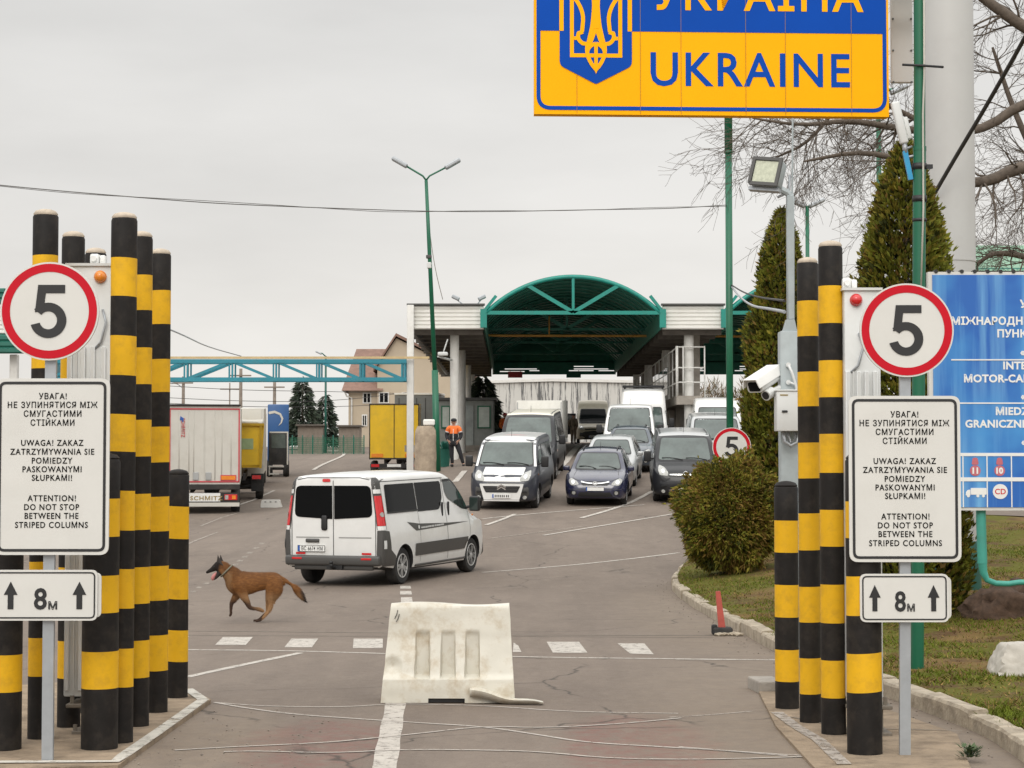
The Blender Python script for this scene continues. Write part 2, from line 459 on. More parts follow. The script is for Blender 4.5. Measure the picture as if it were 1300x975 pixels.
# ------------------------------------------------------------------ ground
def asphalt():
    m = bpy.data.materials.new('asphalt'); m.use_nodes = True
    n = m.node_tree; b = n.nodes['Principled BSDF']; L = n.links.new
    tc = n.nodes.new('ShaderNodeTexCoord')
    def noise(scale, detail=6, rough=.6, vec=None):
        q = n.nodes.new('ShaderNodeTexNoise'); q.inputs['Scale'].default_value = scale
        q.inputs['Detail'].default_value = detail; q.inputs['Roughness'].default_value = rough
        L(vec or tc.outputs['Object'], q.inputs['Vector']); return q.outputs[0]
    def mr(v, a, b_, c, d):
        q = n.nodes.new('ShaderNodeMapRange'); L(v, q.inputs[0])
        for i, x in enumerate((a, b_, c, d)): q.inputs[i+1].default_value = x
        return q.outputs[0]
    def mix(f, a, col):
        q = n.nodes.new('ShaderNodeMixRGB'); L(f, q.inputs[0]); L(a, q.inputs[1]); q.inputs[2].default_value = (*col, 1); return q.outputs[0]
    def mth(op, a, b_=0.):
        q = n.nodes.new('ShaderNodeMath'); q.operation = op
        for i, v in enumerate((a, b_)):
            if isinstance(v, (int, float)): q.inputs[i].default_value = v
            else: L(v, q.inputs[i])
        return q.outputs[0]
    rgb = n.nodes.new('ShaderNodeRGB'); rgb.outputs[0].default_value = (.158, .127, .104, 1)
    mp = n.nodes.new('ShaderNodeMapping'); mp.inputs['Scale'].default_value = (1, .35, 1)
    L(tc.outputs['Object'], mp.inputs[0])
    c = mix(mr(noise(.35, 5, .6, mp.outputs[0]), .42, .66, 0, .75), rgb.outputs[0], (.205, .166, .137))
    c = mix(mr(noise(.9, 6, .65, mp.outputs[0]), .52, .72, 0, .55), c, (.110, .088, .073))
    # worn wheel tracks running up the lanes
    mp2 = n.nodes.new('ShaderNodeMapping'); mp2.inputs['Scale'].default_value = (1.1, .03, 1)
    L(tc.outputs['Object'], mp2.inputs[0])
    c = mix(mr(noise(1., 3, .5, mp2.outputs[0]), .5, .7, 0, .4), c, (.112, .091, .077))
    # oil drips and patched, darker squares
    c = mix(mr(noise(5.5, 7, .75), .60, .74, 0, .6), c, (.075, .062, .053))
    c = mix(mr(noise(16, 5, .7), .62, .75, 0, .5), c, (.085, .07, .06))
    c = mix(mr(noise(2.6, 8, .8, mp.outputs[0]), .5, .62, 0, .35), c, (.225, .185, .15))
    # grit and fine aggregate
    c = mix(mr(noise(30, 4, .85), .54, .66, 0, .5), c, (.085, .07, .058))
    c = mix(mr(noise(24, 4, .85), .58, .70, 0, .5), c, (.235, .195, .16))
    c = mix(mr(noise(70, 3, .8), .5, .75, 0, .55), c, (.26, .22, .185))
    c = mix(mr(noise(45, 3, .8), .58, .8, 0, .6), c, (.06, .052, .048))
    # faded red paint either side of the barrier
    sp = n.nodes.new('ShaderNodeSeparateXYZ'); L(tc.outputs['Object'], sp.inputs[0])
    def ell(cx, cy, rx, ry):
        a = mth('DIVIDE', mth('SUBTRACT', sp.outputs[0], cx), rx); b_ = mth('DIVIDE', mth('SUBTRACT', sp.outputs[1], cy), ry)
        return mth('ADD', mth('POWER', mth('ABSOLUTE', a), 2.), mth('POWER', mth('ABSOLUTE', b_), 2.))
    wob = noise(2.2, 5, .7)
    d = mth('MINIMUM', ell(-1.45, 14.6, .62, 1.5), ell(.95, 14.5, .62, 2.0))
    red = mth('MULTIPLY', mr(mth('ADD', d, mth('MULTIPLY', wob, 1.6)), 1.35, 1.95, 1, 0), mr(noise(6, 8, .85), .42, .6, .05, .65))
    c = mix(red, c, (.19, .085, .073))
    # sandy dust along the kerbs and islands
    d2 = mth('MINIMUM', ell(2.7, 15.5, 1.8, 7.5), mth('MINIMUM', ell(-2.4, 14.4, .75, 2.6), ell(3.0, 27, 1.6, 9)))
    dust = mth('MULTIPLY', mr(mth('ADD', d2, wob), .75, 1.7, 1, 0), mr(noise(3.2, 8, .75), .32, .7, .15, .8))
    c = mix(dust, c, (.235, .19, .145))
    # cracks
    vo = n.nodes.new('ShaderNodeTexVoronoi'); vo.feature = 'DISTANCE_TO_EDGE'; vo.inputs['Scale'].default_value = .42
    wv = n.nodes.new('ShaderNodeMixRGB'); wv.inputs[0].default_value = .25; L(tc.outputs['Object'], wv.inputs[1])
    nn = n.nodes.new('ShaderNodeTexNoise'); nn.inputs['Scale'].default_value = 2.5; nn.inputs['Detail'].default_value = 5
    L(tc.outputs['Object'], nn.inputs['Vector']); L(nn.outputs['Color'], wv.inputs[2])
    L(wv.outputs[0], vo.inputs['Vector'])
    crk = mth('MULTIPLY', mr(vo.outputs[0], .0, .008, .8, 0), mr(noise(.5, 3), .46, .56, 0, 1))
    c = mix(crk, c, (.045, .04, .036))
    L(c, b.inputs['Base Color'])
    L(mr(noise(8, 5), .3, .7, .72, .9), b.inputs['Roughness'])
    b.inputs['Specular IOR Level'].default_value = .18
    bp = n.nodes.new('ShaderNodeBump'); bp.inputs['Strength'].default_value = .35; bp.inputs['Distance'].default_value = .006
    L(noise(90, 3, .7), bp.inputs['Height']); L(bp.outputs[0], b.inputs['Normal'])
    return m
M['asphalt'] = asphalt()

def frange(a, b, s):
    n = int(round((b - a) / s)); return [a + (b - a) * i / n for i in range(n + 1)]
gx = [-900, -300, -120, -60, -40, -30, -25] + frange(-20, -12, 1)[:-1] + frange(-12, 0, .3) + frange(1, 26, 1) + [32, 45, 70, 140, 300, 900]
gy = [-60, -20] + frange(-8, 34, 1)[:-1] + frange(34, 130, .5)[:-1] + frange(130, 260, 4) + [300, 360, 450, 600, 900, 1500, 2500, 4000]
bm = bmesh.new()
grid = [[bm.verts.new((x, y, g(x, y))) for x in gx] for y in gy]
for j in range(len(gy)-1):
    for i in range(len(gx)-1):
        bm.faces.new((grid[j][i], grid[j][i+1], grid[j+1][i+1], grid[j+1][i]))
me = bpy.data.meshes.new('ground'); bm.to_mesh(me); bm.free()
mobj('ground', me, 'asphalt', None, 180, kind='structure')

def paintmat(name, col, wear):
    m = bpy.data.materials.new(name); m.use_nodes = True
    n = m.node_tree; b = n.nodes['Principled BSDF']; L = n.links.new
    b.inputs['Roughness'].default_value = .8; b.inputs['Specular IOR Level'].default_value = .15
    tc = n.nodes.new('ShaderNodeTexCoord')
    q = n.nodes.new('ShaderNodeTexNoise'); q.inputs['Scale'].default_value = 9; q.inputs['Detail'].default_value = 9; q.inputs['Roughness'].default_value = .8
    L(tc.outputs['Object'], q.inputs['Vector'])
    r = n.nodes.new('ShaderNodeMapRange'); L(q.outputs[0], r.inputs[0])
    r.inputs[1].default_value = wear - .08; r.inputs[2].default_value = wear + .06; r.inputs[3].default_value = .12; r.inputs[4].default_value = 1
    L(r.outputs[0], b.inputs['Alpha'])
    q2 = n.nodes.new('ShaderNodeTexNoise'); q2.inputs['Scale'].default_value = 3; q2.inputs['Detail'].default_value = 6
    L(tc.outputs['Object'], q2.inputs['Vector'])
    mm = n.nodes.new('ShaderNodeMixRGB'); mm.inputs[1].default_value = (*col, 1); mm.inputs[2].default_value = (*[c*.68 for c in col], 1)
    L(q2.outputs[0], mm.inputs[0]); L(mm.outputs[0], b.inputs['Base Color'])
    return m
M['road_paint'] = paintmat('road_paint', (.54, .50, .45), .43)
M['worn_paint'] = paintmat('worn_road_paint', (.42, .375, .33), .47)
M['faint_paint'] = paintmat('faint_road_paint', (.33, .29, .25), .47)
M['thin_paint'] = paintmat('thin_road_paint', (.50, .455, .41), .435)
M['kerb_paint'] = paintmat('kerb_paint', (.58, .55, .49), .44)

def resample(pts, step):
    o_ = [pts[0]]
    for a, b in zip(pts, pts[1:]):
        n = max(1, int((b - a).length / step))
        for i in range(1, n+1): o_.append(a.lerp(b, i/n))
    return o_
def drape(p, dz): return Vector((p.x, p.y, g(p.x, p.y) + dz))
def smooth_path(pts, it=2):
    for _ in range(it):
        o_ = [pts[0]]
        for a, b in zip(pts, pts[1:]):
            o_ += [a.lerp(b, .25), a.lerp(b, .75)]
        o_.append(pts[-1]); pts = o_
    return pts
def line(name, px, wd, mat='road_paint', dz=.006, smooth=True, step=.35):
    pts = [GP(*p) for p in px]
    for p in pts: p.z = 0
    if smooth and len(pts) > 2: pts = smooth_path(pts)
    pts = resample(pts, step)
    b = MB(); L_, R_ = [], []
    for i, p in enumerate(pts):
        d = (pts[min(i+1, len(pts)-1)] - pts[max(i-1, 0)]); d.z = 0; d.normalize()
        nrm = Vector((-d.y, d.x, 0)); k = wd[0] + (wd[1]-wd[0])*i/(len(pts)-1) if isinstance(wd, tuple) else wd
        k *= 1 + .06*math.sin(i*1.7)
        L_.append(b.bm.verts.new(drape(p + nrm*k/2, dz))); R_.append(b.bm.verts.new(drape(p - nrm*k/2, dz)))
    for i in range(len(pts)-1): b.bm.faces.new((R_[i], R_[i+1], L_[i+1], L_[i]))
    return b.build(name, mat, kind='structure')
def quad(name, px, mat='road_paint', dz=.004):
    b = MB(); b.poly([drape(GP(*p), dz) for p in px]); return b.build(name, mat, kind='structure')

# stop line, zebra dashes, guide lines
line('stop_line', [(232,825),(360,826),(490,830),(655,834),(800,836),(985,838)], .075, dz=.003)
line('guide_line', [(236,860),(300,846),(382,829)], .10, dz=.0038)
for q in ([(283,809),(321,809),(312,819),(273,819)], [(370,811),(404,811),(396,822),(361,822)], [(449,811),(486,811),(486,823),(448,823)],
          [(652,816),(658,820),(662,828),(651,828)], [(694,815),(735,815),(746,829),(702,829)], [(784,817),(818,817),(830,831),(800,830)],
          [(210,808),(240,808),(236,812),(205,812)]):
    quad('crossing_bar', q, dz=.003)
line('centre_line', [(503,889),(487,980)], .17, dz=.0026, smooth=False)
thin = .036
line('thin_line', [(272,892),(335,897),(440,898),(493,894),(521,894),(617,896),(723,904),(861,906)], thin, 'thin_paint', dz=.0034)
line('thin_line', [(272,892),(310,899),(370,907),(440,912),(530,918),(617,923),(688,934),(744,943),(830,948),(900,952),(1000,960)], thin*1.15, 'thin_paint', dz=.0042)
line('thin_line', [(222,953),(290,949),(400,944),(440,941),(530,932),(617,922),(688,925),(794,919),(865,912)], thin, 'thin_paint', dz=.0050)
line('thin_line', [(284,955),(330,954),(420,957),(511,952),(617,953),(688,955),(776,964),(900,965),(1032,961)], thin, 'thin_paint', dz=.0058)
line('thin_line', [(862,949),(950,956),(1036,961)], thin, 'thin_paint', dz=.0066)
line('thin_line', [(858,838),(960,838)], .05, 'worn_paint', dz=.0036)
line('thin_line', [(850,911),(900,908),(956,903)], .04, 'worn_paint', dz=.003)
for q in ([(508,744),(521,744),(522,747.5),(508,747.5)], [(508,750.5),(522,750.5),(523,755),(508,755)], [(509,758.5),(523,758.5),(524,765),(509,765)]):
    quad('lane_dash', q)
for x, y in ((333,690),(326,696),(318,702),(312,707),(306,712),(300,717),(263,741),(254,746),(247,751)):
    quad('lane_dash', [(x-3,y-1.1),(x+4,y-1.1),(x+1,y+1.1),(x-6,y+1.1)], 'faint_paint')
# lane lines on the plaza
line('lane_line', [(612,727),(700,720),(780,712),(862,702)], .10)
line('lane_line', [(690,680),(780,665),(865,651)], .10, dz=.010)
line('lane_line', [(612,659),(660,654),(717,649),(770,645),(818,641)], .10, dz=.010)
line('lane_line', [(738,658),(780,646),(806,636),(828,624)], .14, dz=.013)
line('lane_line', [(617,667),(640,659),(654,653)], .12, dz=.013)
line('lane_line', [(620,684),(700,674),(745,668)], .05, 'worn_paint', dz=.008)
line('lane_line', [(704,603),(718,586),(734,566)], .30, dz=.016, smooth=False)
line('lane_line', [(578,612),(585,604),(590,598)], .2, dz=.016, smooth=False)
line('lane_line', [(298,643),(322,635),(348,623)], .14, dz=.014, smooth=False)
line('lane_line', [(398,597),(420,586),(434,580),(438,576),(432,573),(415,572)], .22, dz=.03)
line('lane_line', [(255,668),(282,657),(300,652)], .08, 'worn_paint', dz=.010, smooth=False)
line('lane_line', [(205,706),(250,686),(276,676)], .08, 'worn_paint', dz=.010, smooth=False)
# sunken gate rail across the road
line('gate_rail', [(225,801),(490,803.5),(650,806),(905,807)], .045, 'base_iron', dz=.003, smooth=False)
line('gate_rail', [(225,806.5),(490,808),(650,808),(905,809.5)], .03, 'base_iron', dz=.003, smooth=False)

M['dusty_concrete'] = pm('dusty_concrete', (.27,.21,.15), .95, spec=.15, var=.25, scale=3, bump=.8, bscale=50, dirt=(.13,.10,.075), dirt_amt=.8, dirt_scale=5)
# concrete island under the left pillars, white painted edge
isl = [GP(*p) for p in ((-60,985),(150,978),(205,938),(268,893),(240,878),(150,866),(-60,880))]
b = MB(); b.prism([(p.x, p.y) for p in isl], -.05, .035, 'z'); b.build('island', 'dusty_concrete', kind='structure')
def edge_strip(name, px, wd, z, mat):
    pts = resample([GP(*p) for p in px], .3); b = MB(); L_, R_ = [], []
    for i, p in enumerate(pts):
        d = (pts[min(i+1, len(pts)-1)] - pts[max(i-1, 0)]); d.z = 0; d.normalize(); nrm = Vector((-d.y, d.x, 0))
        L_.append(b.bm.verts.new((p.x+nrm.x*wd/2, p.y+nrm.y*wd/2, z))); R_.append(b.bm.verts.new((p.x-nrm.x*wd/2, p.y-nrm.y*wd/2, z)))
    for i in range(len(pts)-1): b.bm.faces.new((R_[i], R_[i+1], L_[i+1], L_[i]))
    return b.build(name, mat, kind='structure')
edge_strip('painted_edge', [(-40,975),(146,974),(200,936),(258,894),(238,880)], .10, .042, 'kerb_paint')
# concrete pads under the right pillars
pad = [GP(*p) for p in ((962,878),(1000,868),(1130,905),(1215,935),(1235,985),(1040,985),(985,925))]
b = MB(); b.prism([(p.x, p.y) for p in pad], -.05, .022, 'z'); b.build('pad', 'dusty_concrete', kind='structure')
edge_strip('painted_edge', [(986,908),(1010,926),(1040,944),(1072,975)], .10, .028, 'worn_paint')
edge_strip('pad_joint', [(1003,914),(1075,928),(1222,932)], .02, .027, 'base_iron')
b = MB(); p0 = GP(972, 880); b.rbox((p0.x+.03, p0.y+.2, .05), (.24, .5, .12), .015, rz=.1); b.build('kerb_stub', 'concrete', kind='structure')

# ------------------------------------------------------------------ kerb and lawn on the right
KPX = [(905,712),(872,722),(855,735),(852,748),(870,766),(905,785),(945,806),(985,829),(1040,855),(1121,884),(1180,906),(1240,930),(1275,950),(1300,968),(1330,1000)]
KW = [GP(*p) for p in KPX]
for p in KW: p.z = 0
KW = smooth_path(KW, 2)
KW = resample(KW, .2)
random.seed(4)
b = MB(); n = len(KW); seglen = 0; cur = []
def kerb_block(pts):
    rows = []
    dzz = random.uniform(-.02, .016); off = random.uniform(-.018, .018)
    for i, p in enumerate(pts):
        d = pts[min(i+1, len(pts)-1)] - pts[max(i-1, 0)]; d.z = 0; d.normalize()
        nrm = Vector((-d.y, d.x, 0))     # towards the lawn
        prof = [(0, -.05), (0, .115), (.018, .14), (.15, .145), (.165, .13), (.165, -.05)]
        rows.append([b.bm.verts.new((p.x + nrm.x*(a+off) + random.uniform(-.004,.004), p.y + nrm.y*(a+off), g(p.x, p.y) + z + (dzz if z > 0 else 0) + random.uniform(-.009,.007))) for a, z in prof])
    for A, B in zip(rows, rows[1:]):
        for k in range(6): b.bm.faces.new((A[k], A[(k+1) % 6], B[(k+1) % 6], B[k]))
    b.bm.faces.new(rows[0]); b.bm.faces.new(rows[-1][::-1])
i = 0
# the path runs towards the camera, so the lawn lies on its left-hand side
while i < n-1:
    j = min(n-1, i+4)
    blk = [p.copy() for p in KW[i:j+1]]
    if len(blk) > 1:
        v = (blk[-1]-blk[-2]).normalized()*.012; blk[-1] -= v
        kerb_block(blk)
    i = j
M['kerb_stone'] = pm('kerb_stone', (.37,.315,.24), .9, var=.25, scale=7, bump=1., bscale=30, dirt=(.17,.135,.095), dirt_amt=.75, dirt_scale=5)
b.build('kerb', 'kerb_stone', kind='structure')

def rise(x, y):
    return .10 + .035*max(0, y-18)*sst(2, 7, x) + .06*math.sin(x*1.3+y*.5)*sst(3, 6, x)
def gl(x, y): return g(x, y) + rise(x, y)
lawn_poly = [(p.x+.10, p.y) for p in KW] + [(5.2, 8), (30, 8), (30, 60), (6.5, 60), (4.6, 44)]
lb = fill2d(lawn_poly, .5)
for v in lb.verts: v.co.z = gl(v.co.x, v.co.y)
for f in lb.faces:
    if f.normal.z < 0: f.normal_flip()
me = bpy.data.meshes.new('lawn'); lb.to_mesh(me); 
def lawnmat():
    m = bpy.data.materials.new('lawn_soil'); m.use_nodes = True
    n = m.node_tree; b = n.nodes['Principled BSDF']; L = n.links.new; b.inputs['Roughness'].default_value = .95; b.inputs['Specular IOR Level'].default_value = .08
    tc = n.nodes.new('ShaderNodeTexCoord'); last = None
    rgb = n.nodes.new('ShaderNodeRGB'); rgb.outputs[0].default_value = (.10, .098, .018, 1); last = rgb.outputs[0]
    for sc_, lo, hi, amt, col in ((.45,.46,.56,.95,(.16,.10,.042)), (2.2,.5,.62,.85,(.095,.055,.03)), (14,.5,.75,.6,(.17,.145,.06)), (40,.55,.8,.6,(.04,.045,.015))):
        q = n.nodes.new('ShaderNodeTexNoise'); q.inputs['Scale'].default_value = sc_; q.inputs['Detail'].default_value = 6
        L(tc.outputs['Object'], q.inputs['Vector'])
        r = n.nodes.new('ShaderNodeMapRange'); L(q.outputs[0], r.inputs[0])
        r.inputs[1].default_value = lo; r.inputs[2].default_value = hi; r.inputs[4].default_value = amt
        mm = n.nodes.new('ShaderNodeMixRGB'); L(r.outputs[0], mm.inputs[0]); L(last, mm.inputs[1]); mm.inputs[2].default_value = (*col, 1); last = mm.outputs[0]
    L(last, b.inputs['Base Color']); return m
M['lawn_soil'] = lawnmat()
mobj('lawn', me, 'lawn_soil', None, 180, kind='structure')
# grass blades
random.seed(11)
lbv = BVHTree.FromBMesh(lb); lb.free()
from mathutils import noise as mn
M['blade_green'] = pm('grass_green', (.10,.125,.012), .7, var=.3, scale=9, spec=.1)
M['blade_dry'] = pm('grass_dry', (.24,.165,.055), .8, var=.25, scale=9, spec=.1)
M['blade_leaf'] = pm('grass_leaf_litter', (.14,.075,.035), .9, var=.3, scale=9, spec=.1)
verts, faces, mids = [], [], []
made = 0
while made < 80000:
    y = 12.5 + 27*random.random()**1.5; x = random.uniform(2.0, .255*y + 1.2)
    h_ = lbv.ray_cast(Vector((x, y, 20)), Vector((0, 0, -1)))
    if h_[0] is None: made += .2; continue
    pch = mn.noise(Vector((x*.9, y*.9, 0))) + .5*mn.noise(Vector((x*3, y*3, 5)))
    if pch < -.12 and random.random() < .8: made += .5; continue
    z = h_[0].z; hh = random.uniform(.012, .045) * (1 + .5*pch); a = random.uniform(0, 6.28); wd = random.uniform(.004, .010)
    lx, ly = random.gauss(0, .04), random.gauss(0, .04); k = len(verts)
    verts += [(x - math.cos(a)*wd, y - math.sin(a)*wd, z-.005), (x + math.cos(a)*wd, y + math.sin(a)*wd, z-.005), (x+lx, y+ly, z+hh)]
    faces.append((k, k+1, k+2))
    mids.append(0 if random.random() < .62 + .6*pch else (1 if random.random() < .65 else 2))
    made += 1
me = bpy.data.meshes.new('grass'); me.from_pydata(verts, [], faces)
for m_ in ('blade_green', 'blade_dry', 'blade_leaf'): me.materials.append(M[m_])
me.polygons.foreach_set('material_index', mids)
o = bpy.data.objects.new('grass', me); COL.objects.link(o); o['kind'] = 'stuff'
# service road behind the lawn
b = MB()
for i in range(24):
    x0, x1 = 7.5 + i, 8.5 + i
    b.poly([(x0, 41, gl(x0,41)+.02), (x1, 41, gl(x1,41)+.02), (x1, 48, gl(x1,48)+.03), (x0, 48, gl(x0,48)+.03)])
b.build('service_road', 'asphalt', kind='structure')
# gravel crumbs along the kerb and island edge
random.seed(8)
b = MB()
for i in range(300):
    if i < 210:
        p = random.choice(KW[20:]); x, y = p.x - abs(random.gauss(0, .22)) - .03, p.y + random.gauss(0, .2)
    else:
        x = random.uniform(-2.6, -1.45); y = 13.2 + abs(random.gauss(0, 1.5)) 
    r = random.uniform(.003, .011)
    q = bmesh.ops.create_icosphere(b.bm, subdivisions=1, radius=r)
    zz = .04 if (x < -1.9 and y < 17.3) else .0
    bmesh.ops.transform(b.bm, matrix=Matrix.Translation((x, y, g(x,y) + zz + r*.5)) @ Matrix.Diagonal((1, random.uniform(.6,1.3), .7, 1)), verts=q['verts'])
b.build('gravel', pm('gravel_grey', (.20,.17,.14), .9, var=.4, scale=3), kind='stuff')
# ------------------------------------------------------------------ canopy over the lanes
def X_(px, d): return (px-650)/F*d*1.0
D0, D1 = 80.0, 116.0
cz = lambda py: ZP(py, D0)
cx = lambda px: P(px, 450, D0).x
zf0, zf1, zch = cz(418), cz(388), cz(397)
xa, xb, xc, xd = cx(518), cx(614), cx(841), cx(919)
xe = xd + (xc - xb)
can = thing('border_canopy', 'long canopy with green barrel vaults and white ribbed fascias over the vehicle queue', 'canopy', (0, D0, 0))
def ribbed(mb, x0, x1, z0, z1, y, n=6, dep=.05):
    h = (z1-z0)/n
    prof = []
    for k in range(n):
        prof += [(y, z0+k*h), (y-dep, z0+k*h+h*.25), (y-dep, z0+k*h+h*.8), (y, z0+k*h+h*.97)]
    prof.append((y, z1))
    for (ya, za), (yb, zb) in zip(prof, prof[1:]):
        mb.poly([(x0,ya,za),(x1,ya,za),(x1,yb,zb),(x0,yb,zb)])
    mb.box(((x0+x1)/2, y+.08, (z0+z1)/2), (x1-x0, .12, z1-z0-.01))
LEN = D1-D0
for (x0, x1) in ((xa, xb), (xc, xd)):
    mb = MB(); ribbed(mb, x0, x1, zf0, zf1, 0); f_ = mb.build('fascia', 'fascia', can)
    mb = MB(); mb.box(((x0+x1)/2, -.02, zf1+.04), (x1-x0+.1, .30, .07)); mb.build('coping', 'trim_grey', f_)
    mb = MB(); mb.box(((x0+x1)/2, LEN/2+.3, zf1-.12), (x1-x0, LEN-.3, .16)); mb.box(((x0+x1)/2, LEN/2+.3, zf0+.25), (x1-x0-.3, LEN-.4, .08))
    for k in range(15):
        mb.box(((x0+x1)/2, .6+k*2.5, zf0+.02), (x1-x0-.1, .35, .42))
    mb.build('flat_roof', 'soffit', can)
    mb = MB()
    for xx in (x0+.08, x1-.08): mb.box((xx, LEN/2+.2, (zf0+zf1)/2+.1), (.10, LEN-.1, zf1-zf0-.3))
    mb.build('side_fascia', 'vault_green', can)
# barrel vaults
def vault(x0, x1):
    n = 28; rise_ = cz(349) - zch; half = (x1-x0)/2; Rr = (half*half+rise_*rise_)/(2*rise_); xm = (x0+x1)/2; zc_ = zch+rise_-Rr
    a0 = math.asin(half/Rr)
    def pt(t, r=Rr): a = -a0+2*a0*t; return (xm+r*math.sin(a), zc_+r*math.cos(a))
    mb = MB()
    for k in range(n):
        (ax, az), (bx_, bz) = pt(k/n), pt((k+1)/n); (cx_, cz_), (dx_, dz_) = pt(k/n, Rr-.05), pt((k+1)/n, Rr-.05)
        for y0, y1 in ((-.15, LEN),):
            mb.poly([(ax,y0,az),(bx_,y0,bz),(bx_,y1,bz),(ax,y1,az)]); mb.poly([(cx_,y0,cz_),(cx_,y1,cz_),(dx_,y1,dz_),(dx_,y0,dz_)])
            mb.poly([(ax,y0,az),(cx_,y0,cz_),(dx_,y0,dz_),(bx_,y0,bz)])
        # standing ribs
    for k in range(25):
        y = .3+k*(LEN-.6)/24
        pts = [pt(t/14, Rr-.07) for t in range(15)]
        mb.tube([(x, y, z) for x, z in pts], .035, 4)
    mb.build('vault_roof', 'vault_green', can, fixn=False)
    # side walls below the spring line
    mb = MB()
    for xx, s_ in ((x0+.02, 1), (x1-.02, -1)): mb.box((xx+s_*.05, LEN/2, (zf0+zch)/2), (.06, LEN, zch-zf0))
    # lapped sheets running along, seen from below
    # rear wall, perforated by a few gaps
    zb_ = zf0-.05
    mb.build('vault_side', 'vault_green', can)
    mb = MB()
    holes = [(.06,.20,.20,.03),(.10,.34,.26,.03),(.62,.22,.20,.03),(.66,.36,.28,.03),(.86,.22,.14,.03),(.66,.50,.16,.03),(.30,.22,.08,.03)]
    # boards stacked; short ones leave gaps of daylight
    zz = zb_; row = 0
    while zz < zch+.05:
        segs = [(0, 1)]
        for hx, hz, hw, hh in holes:
            if abs(hz*(zch-zb_)*1.2 - (zz-zb_)) < .026:
                segs = [q for s0, s1 in segs for q in ((s0, max(s0, min(s1, hx))), (min(s1, max(s0, hx+hw)), s1)) if q[1]-q[0] > .002]
        for s0, s1 in segs: mb.box((x0+(x1-x0)*(s0+s1)/2, LEN, zz+.025), ((x1-x0)*(s1-s0), .05, .05))
        zz += .0503; row += 1
    m_ = 24
    pts = [pt(k/m_) for k in range(m_+1)]
    mb.prism([(x, z) for x, z in pts] + [(x1, zz-.01), (x0, zz-.01)], LEN-.03, LEN+.02, 'y')
    mb.build('rear_wall', 'vault_green', can)
    # trusses: arch, tie, post, diagonals
    for fi, y in enumerate([-.22, 9, 18, 27]):
        mb = MB(); w_ = .085 if fi == 0 else .06
        mb.tube([(*(pt(t/20, Rr-.10)[:1]), y, pt(t/20, Rr-.10)[1]) for t in range(21)], w_, 6)
        mb.box((xm, y, zch-.02), (x1-x0, .12, .15 if fi == 0 else .10))
        mb.box((xm, y, zch+rise_/2-.05), (.11, .10, rise_-.15))
        for s_ in (-1, 1):
            tx, tz = pt(.5+s_*.235, Rr-.12)
            d = Vector((tx-xm, 0, tz-zch)); a = math.atan2(d.z, d.x)
            mb.box((xm+d.x/2, y, zch+d.z/2), (d.length, .12, .15), mat=Matrix.Rotation(-a, 4, 'Y'))
        mb.build('truss', 'teal_steel' if fi == 0 else 'vault_green', can)
    for s_, xx in ((1, x0), (-1, x1)):
        mb = MB(); mb.box((xx, -.2, zch-.25), (.26, .2, .75)); mb.box((xx+s_*.2, -.2, zch+.28), (.12, .16, 1.0), mat=Matrix.Rotation(s_*R(38), 4, 'Y'))
        mb.build('truss_shoe', 'teal_steel', can)
vault(xb, xc); vault(xd, xe)
mb = MB(); mb.tube([(cx(540), 8, cz(418)+.35), (cx(640), 8, cz(418)+.30), (xd+2, 8, cz(418)+.27), (xe, 8, cz(418)+.3)], .06, 6); mb.cyl((cx(702),8,cz(418)+.3),(cx(702),8,cz(418)+1.2),.035,n=6)
mb.build('yellow_pipe', pm('ochre_pipe', (.50,.25,.05), .6), can)
def column(px, dy, r, base_py=None, top=None, mat='col_white', sq=False):
    x = cx(px); y = dy; zb_ = g(x, D0+dy)-.1
    mb = MB()
    if sq: mb.rbox((x, y, ((top or zf0)+zb_)/2), (r*2, r*2, (top or zf0)-zb_), .03, 2)
    else: mb.cyl((x, y, zb_), (x, y, top or zf0), r, n=20)
    return mb.build('column', mat, can, 40)
column(521.5, -.25, .14, top=zf1, sq=True)
for dy in (1.2, 13, 25, 35): column(576, dy, .185)
for dy in (.9, 13, 25, 35): column(877, dy, .20)
# mezzanine walkway under the right-hand roof
mb = MB(); zd = cz(513)
x0, x1 = cx(860), cx(893)
mb.box(((x0+x1)/2, 17, zd+.18), (x1-x0, 33, .36)); mb.box(((x0+x1)/2-.2, 19, zd-.9), (x1-x0-.5, 28, 1.6))
for k in range(6): mb.box(((x0+x1)/2+.4, 3+k*6, (zd+zf0)/2), (.5, .5, zf0-zd))
for k in range(4): mb.box(((x0+x1)/2, 4+k*8, zd/2+.6), (.6, .5, zd))
mz = mb.build('walkway', 'concrete', can)
mb = MB()
for zz in (.55, 1.15, 2.0): mb.tube([(x0, .55, zd+.36+zz), (x1+.1, .55, zd+.36+zz)], .03, 6); mb.tube([(x0+.05, .55, zd+.36+zz), (x0+.05, 30, zd+.36+zz)], .03, 6)
for xx in (x0, (x0+x1)/2-.25, x1+.1): mb.cyl((xx,.55,zd+.3),(xx,.55,zd+2.4),.03,n=6)
for k in range(12): mb.cyl((x0+.05,.55+k*2.5,zd+.3),(x0+.05,.55+k*2.5,zd+2.4),.03,n=6)
mb.build('railing', 'col_white', mz)
mb = MB(); mb.box((x0+.05, 10, zd+1.2), (.03, 9, 1.2)); mb.build('glazing', 'screen_glass', mz)
